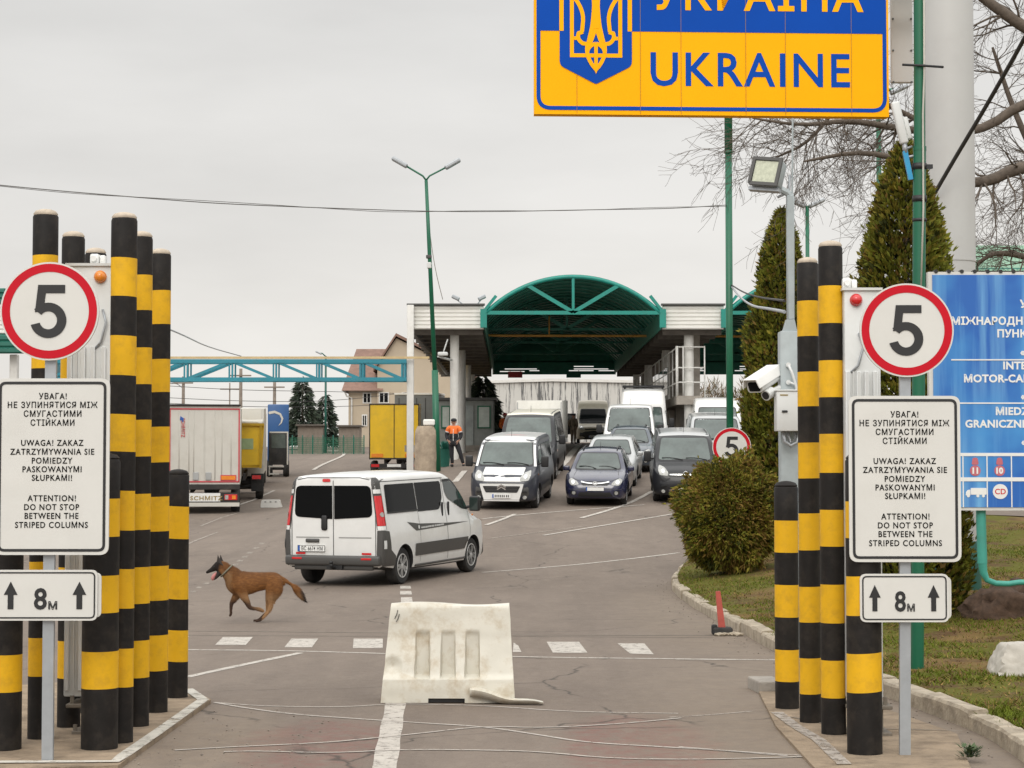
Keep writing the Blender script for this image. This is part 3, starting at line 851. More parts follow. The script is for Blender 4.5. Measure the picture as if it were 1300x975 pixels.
# ceiling CCTV and pipes under the left roof
mb = MB(); mb.tube([(xa+.35, .5, zf0-.05), (xa+.45, 18, zf0-.1), (xa+.5, 33, zf0-.1)], .13, 8); mb.tube([(xa+.75,.5,zf0-.03),(xa+.8,33,zf0-.03)], .06, 6); mb.build('drain_pipe', 'black_plastic', can)
mb = MB(); mb.rbox((cx(562), .2, cz(449)), (.42,.3,.16), .05, 2); mb.cyl((cx(562),.2,cz(449)),(cx(568),.3,cz(430)),.03,n=6); mb.tube([(cx(556),.2,cz(452)),(cx(573),.8,cz(456))], .05,6); mb.build('ceiling_camera', 'cabinet', can)
for px, mat in ((654,'truck_red'),(728,'dark_green')):
    x = P(px, 476, D1).x
    mb = MB(); mb.box((x, LEN-.35, ZP(476, D1)), (.85,.12,.36)); mb.cyl((x-.3,LEN-.35,ZP(470,D1)),(x-.3,LEN-.35,zf0),.02,n=5); mb.cyl((x+.3,LEN-.35,ZP(470,D1)),(x+.3,LEN-.35,zf0),.02,n=5)
    mb.build('lane_signal', mat, can)
# roof floodlights
for px, s_ in ((577,-1),(611,1)):
    fl = thing('roof_floodlight', 'small grey floodlight on the canopy roof, ' + ('left one of the pair' if s_ < 0 else 'beside the vault'), 'floodlight', (cx(594 if s_ < 0 else 600), D0+1.5, zf1), group='floodlights on the canopy roof')
    mb = MB(); dxx = cx(px)-cx(594 if s_ < 0 else 600); mb.tube([(0,0,-.05),(dxx*.6,0,.25),(dxx,0,.42)], .03, 6); mb.build('arm', 'galv', fl)
    mb = MB(); mb.rbox((dxx,0,.46), (.34,.22,.16), .04, 2, mat=Matrix.Rotation(R(25*-s_),4,'Y')); mb.build('lamp_head', 'galv', fl)

# ------------------------------------------------------------------ blue truss gantry on the left
gt_ = thing('truss_gantry', 'blue lattice truss spanning left of the canopy with a thin pipe on top', 'gantry', (0, D0-.6, 0))
Dg = D0-.6
zt_, zb_ = ZP(458.5, Dg), ZP(481.5, Dg)
gx0, gx1 = P(60, 470, Dg).x, P(516, 470, Dg).x
mb = MB()
for yy in (-.0, .9):
    for z in (zt_, zb_): mb.box(((gx0+gx1)/2, yy, z), (gx1-gx0, .14, .15))
mb.build('chord', 'blue_steel', gt_)
nodes = [P(px, 470, Dg).x for px in (60,115,179,236,293,349,404,459,512)]
mb = MB()
for yy in (0, .9):
    for i, x in enumerate(nodes):
        mb.box((x-.06, yy, (zt_+zb_)/2), (.06,.08,zt_-zb_)); mb.box((x+.06, yy, (zt_+zb_)/2), (.06,.08,zt_-zb_))
    for i, (p, q) in enumerate(zip(nodes, nodes[1:])):
        a, b_ = (Vector((p,yy,zb_)), Vector((q,yy,zt_))) if i < 4 else (Vector((p,yy,zt_)), Vector((q,yy,zb_)))
        d = b_-a; ang = math.atan2(d.z, d.x)
        mb.box((a+b_)/2, (d.length, .08, .11), mat=Matrix.Rotation(-ang, 4, 'Y'))
for x in nodes: mb.box((x,.45,zt_),(.06,.9,.06)); mb.box((x,.45,zb_),(.06,.9,.06))
mb.build('web_member', 'blue_steel', gt_)
mb = MB(); mb.box(((gx0+P(545,470,Dg).x)/2, -.02, zt_+.14), (P(545,470,Dg).x-gx0, .10, .09)); mb.build('pipe', pm('pale_pipe', (.50,.38,.20), .6), gt_)
mb = MB(); mb.rbox((gx0+.2,.45,(zt_-1)/2), (.35,1.1,zt_+1), .03,1); mb.build('post', 'blue_steel', gt_)

# ------------------------------------------------------------------ green roofed shelter far left
d = 60; sh = thing('shelter', 'shelter with green trimmed ribbed roof edge behind the left speed sign', 'shelter', (0, d, 0))
xr = P(33, 440, d).x; xl = xr-9
mb = MB(); ribbed(mb, xl, xr-.6, ZP(424,d), ZP(386,d), 0, 7); mb.build('fascia', 'fascia', sh)
mb = MB(); ribbed(mb, xl, xr-.65, ZP(386,d), ZP(366,d), -.05, 3); ribbed(mb, xl, xr, ZP(449,d), ZP(425,d), -.08, 3); mb.box(((xl+xr)/2, 4, ZP(425,d)), (xr-xl, 8, .15)); mb.build('green_trim', 'dark_green', sh)
mb = MB()
for px in (13, -60):
    x = P(px, 460, d).x; mb.rbox((x, .5, ZP(449,d)/2), (.24,.24,ZP(449,d)), .02, 1)
mb.build('column', 'col_white', sh)
mb = MB(); mb.box(((xl+xr)/2, 6, 2.2), (xr-xl-1, .2, 5.5)); mb.build('back_wall', 'soffit', sh)

# ------------------------------------------------------------------ booth, stone pillar, far wall
d = 96; bo = thing('booth', 'grey green booth with green framed pale windows behind the standing man', 'booth', (0, d, 0))
x0, x1 = P(556, 540, d).x, P(627, 540, d).x; zg = g((x0+x1)/2, d)-.3; zt = ZP(508, d)
mb = MB(); mb.rbox(((x0+x1)/2, 1.5, (zg+zt)/2), (x1-x0, 3, zt-zg), .03, 1); wl = mb.build('wall', pm('booth_grey', (.24,.25,.235), .7, dirt=(.15,.15,.13)), bo)
mb = MB(); mb.box(((x0+x1)/2, 1.5, zt+.06), (x1-x0+.3, 3.3, .12)); mb.build('roof', 'trim_grey', bo)
for a, b_ in ((560,572),(606,623)):
    xa_, xb_ = P(a,540,d).x, P(b_,540,d).x; za, zb2 = ZP(544,d), ZP(515,d)
    mb = MB(); mb.box(((xa_+xb_)/2, -.02, (za+zb2)/2), (xb_-xa_, .08, zb2-za)); fr_ = mb.build('window', 'green_pole', wl)
    mb = MB(); mb.box(((xa_+xb_)/2, -.07, (za+zb2)/2), (xb_-xa_-.14, .03, zb2-za-.14)); mb.build('pane', pm('frosted_pane', (.42,.46,.42), .3), fr_)
xa_, xb_ = P(583,540,d).x, P(601,540,d).x
mb = MB(); mb.box(((xa_+xb_)/2, -.015, (zg+ZP(515,d))/2), (xb_-xa_, .06, ZP(515,d)-zg)); mb.build('door', pm('booth_door', (.27,.29,.28), .5, var=.3, scale=1.5), wl)
mb = MB(); mb.box(((x0+x1)/2, -1.2, zg+.42), (x1-x0+3, 2.2, .3)); mb.build('step', 'concrete', bo)

d = 70; p = P(540.5, 590, d); 
st = thing('stone_pillar', 'rough beige stone pillar beside the leaning green lamp post', 'pillar', (p.x, d, g(p.x, d)))
z1 = ZP(541, d)-g(p.x, d); mb = MB()
random.seed(2); prof = []
for k in range(15):
    t = k/14; prof.append((.40*(1-.25*max(0,(t-.85)/.15)**2)*(1+random.uniform(-.03,.03)), -.6+(z1+.6)*t))
mb.lathe(prof, 18)
for v_ in mb.bm.verts: v_.co.x *= 1+random.uniform(-.04,.04); v_.co.y *= 1+random.uniform(-.04,.04)
mb.build('shaft', pm('rough_stone', (.36,.29,.215), .95, var=.25, scale=4, bump=.8, bscale=12, dirt=(.2,.15,.11), dirt_amt=.5), st, 60)
mb = MB(); mb.rbox((.12,0,z1+.13), (.42,.4,.22), .05, 2); mb.build('cap', 'fascia', st)

d = 170; wa = thing('warehouse', 'low warehouse wall of streaky peeling white sheets beyond the canopy', 'warehouse', (0, d, 0))
x0, x1, xm = P(585,500,d).x, P(830,500,d).x, P(700,500,d).x
za, zb2, zg = ZP(488,d), ZP(484.5,d), 3.5
mb = MB(); mb.prism([(x0,zg),(x1,zg),(x1,ZP(487,d)),(xm,zb2),(x0,za)], 0, 8, 'y')
def streaks():
    m = bpy.data.materials.new('peeling_white'); m.use_nodes = True
    n = m.node_tree; b = n.nodes['Principled BSDF']; L = n.links.new; b.inputs['Roughness'].default_value = .8
    tc = n.nodes.new('ShaderNodeTexCoord'); mp = n.nodes.new('ShaderNodeMapping'); mp.inputs['Scale'].default_value = (2.2,1,.12); L(tc.outputs['Object'], mp.inputs[0])
    q = n.nodes.new('ShaderNodeTexNoise'); q.inputs['Scale'].default_value = 1.6; q.inputs['Detail'].default_value = 8; q.inputs['Roughness'].default_value = .75; L(mp.outputs[0], q.inputs['Vector'])
    r = n.nodes.new('ShaderNodeMapRange'); L(q.outputs[0], r.inputs[0]); r.inputs[1].default_value = .5; r.inputs[2].default_value = .56
    mm = n.nodes.new('ShaderNodeMixRGB'); L(r.outputs[0], mm.inputs[0]); mm.inputs[1].default_value = (.52,.51,.48,1); mm.inputs[2].default_value = (.11,.11,.11,1)
    L(mm.outputs[0], b.inputs['Base Color']); return m
mb.build('wall', streaks(), wa)
mb = MB(); mb.prism([(x0-.2,za+.02),(xm,zb2+.02),(x1+.2,ZP(487,d)+.02),(x1+.2,ZP(487,d)+.25),(xm,zb2+.25),(x0-.2,za+.25)], -.2, 8.2, 'y'); mb.build('roof', 'col_white', wa)

# ------------------------------------------------------------------ rendered house on the left, behind the trailers
d = 170; ho = thing('house', 'beige rendered house with brown tiled gable roof behind the yellow trailer', 'house', (0, d, 0))
hx = lambda px: P(px, 480, d).x; hz = lambda py: ZP(py, d)
zg = 3.6
mb = MB(); mb.prism([(hx(442),zg),(hx(600),zg),(hx(600),hz(492)),(hx(442),hz(492))], .5, 12, 'y')
mb.prism([(hx(479),zg),(hx(600),zg),(hx(600),hz(478)),(hx(503),hz(429)+.0),(hx(479),hz(466))], 0, 12, 'y')
wl = mb.build('wall', 'house_wall', ho)
mb = MB()
mb.poly([(hx(434),-.3,hz(496)),(hx(486),-.3,hz(496)),(hx(492),5.5,hz(438)),(hx(446),5.5,hz(438))])
mb.poly([(hx(434),11.5,hz(496)),(hx(446),5.5,hz(438)),(hx(492),5.5,hz(438)),(hx(492),11.5,hz(496))])
mb.poly([(hx(434),-.3,hz(496)),(hx(446),5.5,hz(438)),(hx(434),11.5,hz(496))])
for s0, s1 in (((474,472),(503,427)), ((503,427),(604,477))):
    a, b_ = (hx(s0[0]), hz(s0[1])), (hx(s1[0]), hz(s1[1]))
    mb.prism([a, b_, (b_[0], b_[1]+.25), (a[0], a[1]+.25)], -.5, 12.3, 'y')
rf = mb.build('roof', 'house_roof', ho)
for px0, px1, py0, py1 in ((460,471,498,512),(481,494,498,512),(510,518,498,511),(459,466,526,541),(482,492,526,541),(541,549,500,512),(512,520,470,481)):
    y_ = .5 if px0 < 479 else 0
    mb = MB(); mb.box(((hx(px0)+hx(px1))/2, y_-.02, (hz(py0)+hz(py1))/2), (hx(px1)-hx(px0), .12, hz(py0)-hz(py1))); f_ = mb.build('window', 'col_white', wl)
    mb = MB(); w3 = (hx(px1)-hx(px0)-.28)/2
    for s_ in (-1, 1): mb.box(((hx(px0)+hx(px1))/2+s_*(w3/2+.04), y_-.09, (hz(py0)+hz(py1))/2), (w3, .05, hz(py0)-hz(py1)-.2))
    mb.build('pane', 'tint_glass', f_)
mb = MB(); mb.tube([(hx(437),.2,hz(496)),(hx(440),.3,hz(503)),(hx(446),.35,hz(505)),(hx(446),.35,zg)], .08, 6); mb.build('downpipe', 'col_white', ho)

# sheds and mesh fence in front of the house
for px0, px1, py0, lab in ((378,410,538,'grey timber shed left of the thin street lamp'),(430,456,539,'grey timber shed at the corner of the beige house')):
    d = 150; x0, x1 = P(px0,550,d).x, P(px1,550,d).x
    s_ = thing('shed', lab, 'shed', ((x0+x1)/2, d, 3.4), group='sheds behind the green fence'); w_ = x1-x0
    mb = MB(); mb.prism([(-w_/2,0),(w_/2,0),(w_/2,ZP(py0,d)-3.6),(-w_/2,ZP(py0,d)-3.55)], 0, 2.5, 'y'); mb.build('wall', 'wood_grey', s_)
    mb = MB(); mb.box((0,1.2,ZP(py0,d)-3.5), (w_+.3,3,.12)); mb.build('roof', 'soffit', s_)
d = 146; fe = thing('mesh_fence', 'low green mesh fence at the far edge of the yard', 'fence', (0, d, 0))
x0, x1 = P(358,560,d).x, P(462,560,d).x
mb = MB(); n = 60
for i in range(n+1):
    x = x0+(x1-x0)*i/n; z = g(x,d); mb.box((x,0,z+.6),(.025,.025,1.25))
for k in range(9):
    for i in range(20):
        xa_, xb_ = x0+(x1-x0)*i/20, x0+(x1-x0)*(i+1)/20; mb.tube([(xa_,0,g(xa_,d)+.08+k*.14),(xb_,0,g(xb_,d)+.08+k*.14)], .014, 4)
mb.build('mesh_panel', 'green_pole', fe)
mb = MB()
for i in range(9):
    x = x0+(x1-x0)*i/8; mb.box((x,.05,g(x,d)+.65),(.08,.08,1.5))
mb.build('post', 'dark_green', fe)

# green clad hall at the far right
d = 62; gb = thing('green_hall', 'green corrugated metal hall behind the bare tree at right', 'hall', (0, d, 0))
x0, x1 = P(1236,300,d).x, P(1480,300,d).x
mb = MB(); ribbed(mb, x0, x1, 1.0, ZP(340,d), 0, 30, .04); mb.build('wall', 'dark_green', gb)
mb = MB()
zz0, zz1 = ZP(345,d), ZP(284,d)
for k in range(40):
    xa_ = x0+(x1-x0)*k/40; xb_ = x0+(x1-x0)*(k+1)/40; xm_ = (xa_+xb_)/2
    mb.poly([(xa_,-.3,zz0),(xm_,-.38,zz0),(xm_,5.9,zz1),(xa_,6,zz1)]); mb.poly([(xm_,-.38,zz0),(xb_,-.3,zz0),(xb_,6,zz1),(xm_,5.9,zz1)])
mb.build('roof', pm('pale_green_roof', (.16,.30,.20), .6), gb)

# ------------------------------------------------------------------ lamp posts, poles and wires
def post_at(px, py, d): p = P(px, py, d); return p.x, g(p.x, d)
d = 70; xb_, zb2 = post_at(555.5, 596, d)
lp = thing('lamp_post', 'tall leaning green lamp post with two heads in front of the canopy', 'lamp post', (xb_, d, zb2))
top = P(541, 229, d) - Vector((xb_, d, zb2)); mid = P(552, 470, d)-Vector((xb_, d, zb2))
mb = MB(); mb.tube([(0,0,-.3), mid], [.125,.115], 10); mb.tube([mid, mid.lerp(top,.7), top], [.085,.07,.06], 10); mb.build('pole', 'green_pole', lp)
for px, py, s_ in ((511,208,-1),(571,210,1)):
    q = P(px, py, d)-Vector((xb_, d, zb2)); mb = MB(); mb.tube([top, top+Vector((s_*.12,0,.16)), q], .035, 6); ar = mb.build('arm', 'green_pole', lp)
    mb = MB(); c = q+Vector((s_*.10,0,.06)); mb.rbox(c, (.62,.30,.16), .05, 3, mat=Matrix.Rotation(R(30)*s_*-1,4,'Y')); mb.build('lamp_head', 'galv', ar)
mb = MB(); q = P(544.5,326,d)-Vector((xb_,d,zb2)); mb.rbox(q,(.20,.22,.12),.02,1); mb.build('clamp', 'trim_grey', lp)
mb = MB(); q = P(545,337,d)-Vector((xb_,d,zb2)); mb.rbox(q,(.16,.2,.22),.03,2); mb.build('junction_box', 'cabinet', lp)

d = 38; xb_, zb2 = post_at(927.5, 720, d)
ps = thing('sign_pole', 'slim green pole with a small speed limit sign rising from the bush', 'pole', (xb_, d, zb2))
mb = MB(); zt = ZP(30, d)-zb2; zc_ = ZP(195,d)-zb2
mb.cyl((0,0,-.2),(0,0,.75),.13,n=12); mb.cyl((0,0,.75),(0,0,zc_),.068,n=12); mb.cyl((0,0,zc_),(0,0,zc_+.05),.085,n=12); mb.cyl((0,0,zc_+.05),(0,0,zt),.078,n=12); mb.build('pole', 'green_pole', ps)
def speed_sign(par, c, rad, yaw=0, tilt=0):
    """disc with red ring and the figure 5; c is the centre in the parent's frame"""
    T = Matrix.Translation(c) @ Matrix.Rotation(yaw, 4, 'Z') @ Matrix.Rotation(tilt, 4, 'Y')
    mb = MB(); mb.prism(circ(0,0,rad,64), -.012, .012, 'y'); bmesh.ops.transform(mb.bm, matrix=T, verts=mb.bm.verts); di = mb.build('sign_disc', 'sign_white', par)
    mb = MB(); o_, i_ = circ(0,0,rad*.965,64), circ(0,0,rad*.80,64)
    for k in range(64):
        j = (k+1) % 64; mb.poly([(o_[k][0],-.0145,o_[k][1]),(o_[j][0],-.0145,o_[j][1]),(i_[j][0],-.0145,i_[j][1]),(i_[k][0],-.0145,i_[k][1])])
    bmesh.ops.transform(mb.bm, matrix=T, verts=mb.bm.verts); mb.build('red_ring', 'sign_red', di, fixn=False)
    # the figure: bar, stem and bowl as one outline
    s_ = rad*1.03; f = rad*.0; h = s_
    outer = []; pts = []
    cxx, czz, Ro, Ri = -.02*h, -.18*h, .35*h, .178*h
    mb = MB()
    bar = [(-.20*h,.52*h),(.30*h,.52*h),(.30*h,.355*h),(-.075*h,.355*h)]
    mb.prism([(-.225*h,.52*h),(.305*h,.52*h),(.305*h,.355*h),(-.075*h,.355*h),(-.10*h,.13*h),(-.13*h,.0*h),(-.285*h,-.02*h)], -.0165, -.0125, 'y')
    a0, a1 = 142, -165; n = 30; prev = None
    ex, ez = 1.02, 1.0
    for k in range(n+1):
        a = R(a0+(a1-a0)*k/n); po = (cxx+Ro*math.cos(a)*ex, czz+Ro*math.sin(a)*ez); pi_ = (cxx+Ri*math.cos(a)*ex*.95, czz+Ri*math.sin(a)*ez)
        if prev: mb.poly([(prev[0][0],-.0166,prev[0][1]),(po[0],-.0166,po[1]),(pi_[0],-.0166,pi_[1]),(prev[1][0],-.0166,prev[1][1])])
        prev = (po, pi_)
    bmesh.ops.transform(mb.bm, matrix=T, verts=mb.bm.verts); mb.build('figure', 'ink', di)
    return di
sd_ = speed_sign(ps, Vector((P(928,567,d).x-xb_, -.12, ZP(567.5,d)-zb2)), 24.5/S(d))

# thin poles further back
def simple_lamp(px, top_py, d, label, cat='lamp post', mat='green_pole', r=.07, head=None, arm=None, grp=None, name='lamp_post'):
    x, z = post_at(px, 600, d); h = ZP(top_py, d)-z
    t = thing(name, label, cat, (x, d, z), group=grp)
    mb = MB(); mb.cyl((0,0,-.3),(0,0,h), r, r*.75, n=8); mb.build('pole', mat, t)
    if arm:
        mb = MB()
        for dx_, dz_ in arm: mb.tube([(0,0,h-.05),(dx_*.5,0,h+dz_*.8),(dx_,0,h+dz_)], r*.5, 5)
        mb.build('arm', mat, t)
        for dx_, dz_ in arm:
            mb = MB(); mb.rbox((dx_,0,h+dz_),(.5,.26,.13),.04,2,mat=Matrix.Rotation(R(-25 if dx_>0 else 25),4,'Y')); mb.build('lamp_head', 'galv', t)
    return t
simple_lamp(1119, 118, 52, 'green lamp post half hidden behind the taller conical thuja', r=.085, arm=[(.55,.1)])
simple_lamp(1027, 262, 58, 'green lamp post seen just right of the narrow thuja', r=.075, arm=[(.28,.1),(-.28,.1)])
simple_lamp(413, 452, 150, 'thin green street lamp in front of the conifers', r=.10, arm=[(-.55,.25)], mat='sleeve_green')
for px, top, d, lab in ((305,468,140,'dark timber utility pole with crossarm above the white trailer'),(232,478,150,'grey utility pole left of the timber one behind the trailer'),(348,483,145,'grey utility pole above the blue truck cab'),(291,486,155,'faint thin utility pole between two others above the trailer')):
    x, z = post_at(px, 600, d); h = ZP(top, d)-z
    t = thing('utility_pole', lab, 'utility pole', (x, d, z), group='utility poles on the left')
    mb = MB(); mb.cyl((0,0,-.3),(0,0,h),.15 if px != 291 else .06,.11 if px != 291 else .05,n=8); mb.build('pole', 'wood_grey', t)
    mb = MB(); mb.box((0,-.1,h-.5),(1.5,.1,.1)); mb.build('crossarm', 'wood_grey', t)
    if px == 232:
        mb = MB(); mb.tube([(0,0,h-.9),(-.5,0,h-.55),(-.9,0,h-.5)],.04,5); mb.rbox((-1.05,0,h-.5),(.5,.25,.14),.04,2); mb.build('lamp_arm', 'galv', t)

M['grey_wire'] = pm('grey_wire', (.11,.105,.10), .7)
def wire_obj(name, pts, r, label, mat='wire', grp=None):
    pts = smooth_path([Vector(p) for p in pts], 3)
    mb = MB(); mb.tube(pts, r, 5); return tag(mb.build(name, mat), label, 'cable', grp)
wire_obj('overhead_cable', [P(-30,232,30),P(60,241,30),P(180,251,30.5),P(270,258,31),P(360,262,32),P(470,266,33),P(530,268,33.5),P(620,269,34.5),P(760,266,36),P(850,265,37),P(926,260,38)], .008, 'dark twisted overhead cable crossing the sky from the left edge to the green pole', 'grey_wire')
wire_obj('overhead_cable', [P(-30,233,30),P(90,246,30),P(210,252,30.5),P(300,257,31),P(420,265,32.5),P(500,270,33.3),P(600,267,34.4),P(720,268,35.6),P(830,263,37),P(926,262,38)], .005, 'thin slack line wound about the main overhead cable', 'grey_wire')
wire_obj('overhead_cable', [P(200,412,60),P(232,425,70),P(262,440,90),P(306,452,110)], .03, 'grey cable drooping behind the right edge of the left pillars', 'galv')
for k, (a, b_, c) in enumerate(((490,497,500),(505,510,498),(512,517,512))):
    wire_obj('utility_line', [P(215,a,150),P(305,(a+b_)/2+2,141),P(420,b_,150),P(520,c,165)], .022, 'thin utility wire strung behind the blue truss', 'wire', 'utility wires behind the truss')
wire_obj('guy_wire', [P(541,240,70),P(546,300,70.5),P(553,345,71.5),P(562,380,73)], .014, 'thin slack wire hanging off the leaning lamp post', 'pale_wire')
wire_obj('black_cable', [P(1320,10,24),P(1300,50,24.6),P(1250,138,25.6),P(1215,196,26.2),P(1186,246,26.6)], .03, 'black cable slanting across the thick grey column')
wire_obj('loop_cable', [P(929,362,38),P(945,372,34),P(965,378,28),P(996,382,18.2)], .014, 'dark cable from green pole to camera post')
wire_obj('loop_cable', [P(929,364,38),P(940,378,34),P(955,389,28),P(975,392,22),P(996,396,18.2)], .018, 'grey cable sagging below the dark one to the camera post', 'galv')
# ------------------------------------------------------------------ striped pillars
def pillar(px, py_base, py_top, wpx, label, first='ink', tall=True, zb=0., d=None):
    if d is None:
        q = GP(px, py_base); d = q.y
    s_ = S(d); p = P(px, py_base, d); z0 = zb; r = wpx/2/s_
    zt = ZP(py_top, d)-z0; band = .285 if tall else .27
    t = thing('striped_pillar', label, 'pillar', (p.x, d, z0), group='tall black and yellow pillars' if tall else 'short black and yellow pillars')
    mb = MB(); prof = [(r,-.15)]; mis = []
    n = 12 if tall else 6
    zb_ = zt-.06-n*band
    if zb_ < .2: n -= 2; zb_ = zt-.06-n*band
    zz = [zb_+k*band for k in range(n+1)]
    prof.append((r, zz[0])); mis.append(0)
    for k in range(n):
        prof.append((r, zz[k+1])); mis.append(1 if k % 2 == 0 else 0)
    prof += [(r*.93, zt-.045)]; mis.append(0)
    for k in range(1, len(prof)-1): prof[k] = (prof[k][0]*random.uniform(.992,1.008), prof[k][1]+random.uniform(-.007,.007))
    mb.lathe(prof, 36, mis=mis)
    tl = random.uniform(-.02,.02)
    for v_ in mb.bm.verts:
        if .15 < v_.co.z < zt-.1: v_.co.z += v_.co.x*tl*3
    mb.build('shaft', ['black_band', 'yellow_band'], t, 60)
    mb = MB(); mb.lathe([(r*.90, zt-.05),(r*.97, zt-.035),(r*.80, zt-.012),(r*.4, zt),(.005, zt+.004)], 28); mb.build('cap', 'cap_beige' if tall else 'black_band', t, 60)
    return t
pillar(51, 943, 266, 32, 'tall striped pillar nearest the left edge, rising behind the left speed sign', zb=.03)
pillar(152, 948, 270, 33, 'tall striped pillar directly right of the orange beacon cabinet', zb=.03)
pillar(87, 928, 294, 29, 'tall striped pillar behind the top of the left speed sign disc', zb=.03)
pillar(174.5, 927, 294, 28.5, 'tall striped pillar second from the road in the left row', zb=.03)
pillar(116, 910, 315, 27, 'tall striped pillar just behind the orange beacon cabinet', zb=.03)
pillar(199, 909, 316, 27, 'tall striped pillar nearest the road in the left row', zb=.03)
pillar(126, 956, 575, 46, 'short thick striped pillar in front of the left cabinet', tall=False, zb=.03)
pillar(3, 957, 578, 47, 'short thick striped pillar cut by the left edge of the picture', tall=False, zb=.03)
pillar(224, 890, 596, 28, 'short slim striped pillar beside the white trailer', tall=False, zb=.03)
pillar(1058.5, 935, 306, 31, 'tall striped pillar next to the red beacon cabinet', zb=.02)
pillar(1029, 920, 327, 27, 'tall striped pillar beside the camera post', zb=.02)
pillar(1098, 960, 575, 44, 'short thick striped pillar behind the right 8 m plate', tall=False, zb=.02)
pillar(999.5, 902, 611, 30, 'short striped pillar at the foot of the camera post', tall=False, zb=.02)

# ------------------------------------------------------------------ radiation gate cabinets
def gate_cabinet(x0, x1, ytop, ybase, lamp, label, lx, ly, zb):
    d = GP((x0+x1)/2, ybase).y; p = P((x0+x1)/2, ybase, d); s_ = S(d); w_ = (x1-x0)/s_; h = ZP(ytop, d)-zb
    t = thing('detector_cabinet', label, 'cabinet', (p.x, d, zb), group='white detector cabinets between the pillars')
    mb = MB(); mb.rbox((0,.16,h/2+.14), (w_,.32,h-.28), .012, 2); mb.box((-.0,.16,h-.0), (w_+.03,.36,.02)); bd = mb.build('body', 'cabinet', t, 40)
    mb = MB()
    for k in (-.42,-.12,.10,.34): mb.rbox((w_*k,-.012,h/2-.15), (.035,.03,h-.95), .006, 1)
    mb.box((w_*-.27,-.006,h/2-.15), (.008,.015,h-.95)); mb.build('cover_rail', 'cabinet', bd, 40)
    lxw = (lx-(x0+x1)/2)/s_; lz = ZP(ly, d)-zb
    mb = MB(); mb.cyl((lxw,.0,lz),(lxw,-.015,lz),.048,n=20); mb.lathe([(.044,0),(.043,.02),(.034,.036),(.018,.045),(.003,.047)], 20)
    k = len(mb.bm.verts)
    for v_ in mb.bm.verts:
        if v_.index == -1 or True: pass
    bm_ = mb.bm; bm_.verts.ensure_lookup_table()
    dome = bm_.verts[40:]
    for v_ in dome: v_.co = Vector((lxw+v_.co.x, -.013-v_.co.z, lz+v_.co.y))
    mb.build('beacon', lamp, bd, 50)
    mb = MB(); mb.rbox((lxw-.06,.1,h+.05), (.07,.10,.08), .015, 2); mb.rbox((lxw-.0,.1,h+.045), (.045,.08,.07), .012, 2); mb.tube([(lxw-.06,.05,h+.05),(lxw-.06,.02,h+.05)], .022, 10); mb.build('top_bracket', 'plate', bd, 40)
    mb = MB(); mb.tube([(lxw+.02,-.01,lz-.25),(lxw+.05,-.03,lz-.35),(lxw+.01,-.02,lz-.5),(lxw-.04,-.0,lz-.55)], .010, 6); mb.build('cable', 'galv', bd)
    mb = MB(); mb.rbox((.05,.16,.01),(.30,.34,.03),.006,1); mb.box((.06,.16,.10),(.17,.2,.2)); mb.rbox((.03,.14,.215),(.34,.36,.03),.006,1)
    mb.cyl((-.10,0,.21),(-.10,0,.29),.016,n=8); mb.cyl((.15,0,.21),(.15,0,.29),.016,n=8); mb.cyl((-.08,.02,.02),(-.08,.02,.07),.016,n=8); mb.build('mount', 'base_iron', t, 40)
gate_cabinet(80, 136, 336, 938, 'lens_amber', 'white detector cabinet with an orange beacon among the left pillars', 122, 351.5, .035)
gate_cabinet(1076, 1122, 367, 938, 'lens_red', 'white detector cabinet with a red beacon behind the right speed sign', 1091, 381, .022)

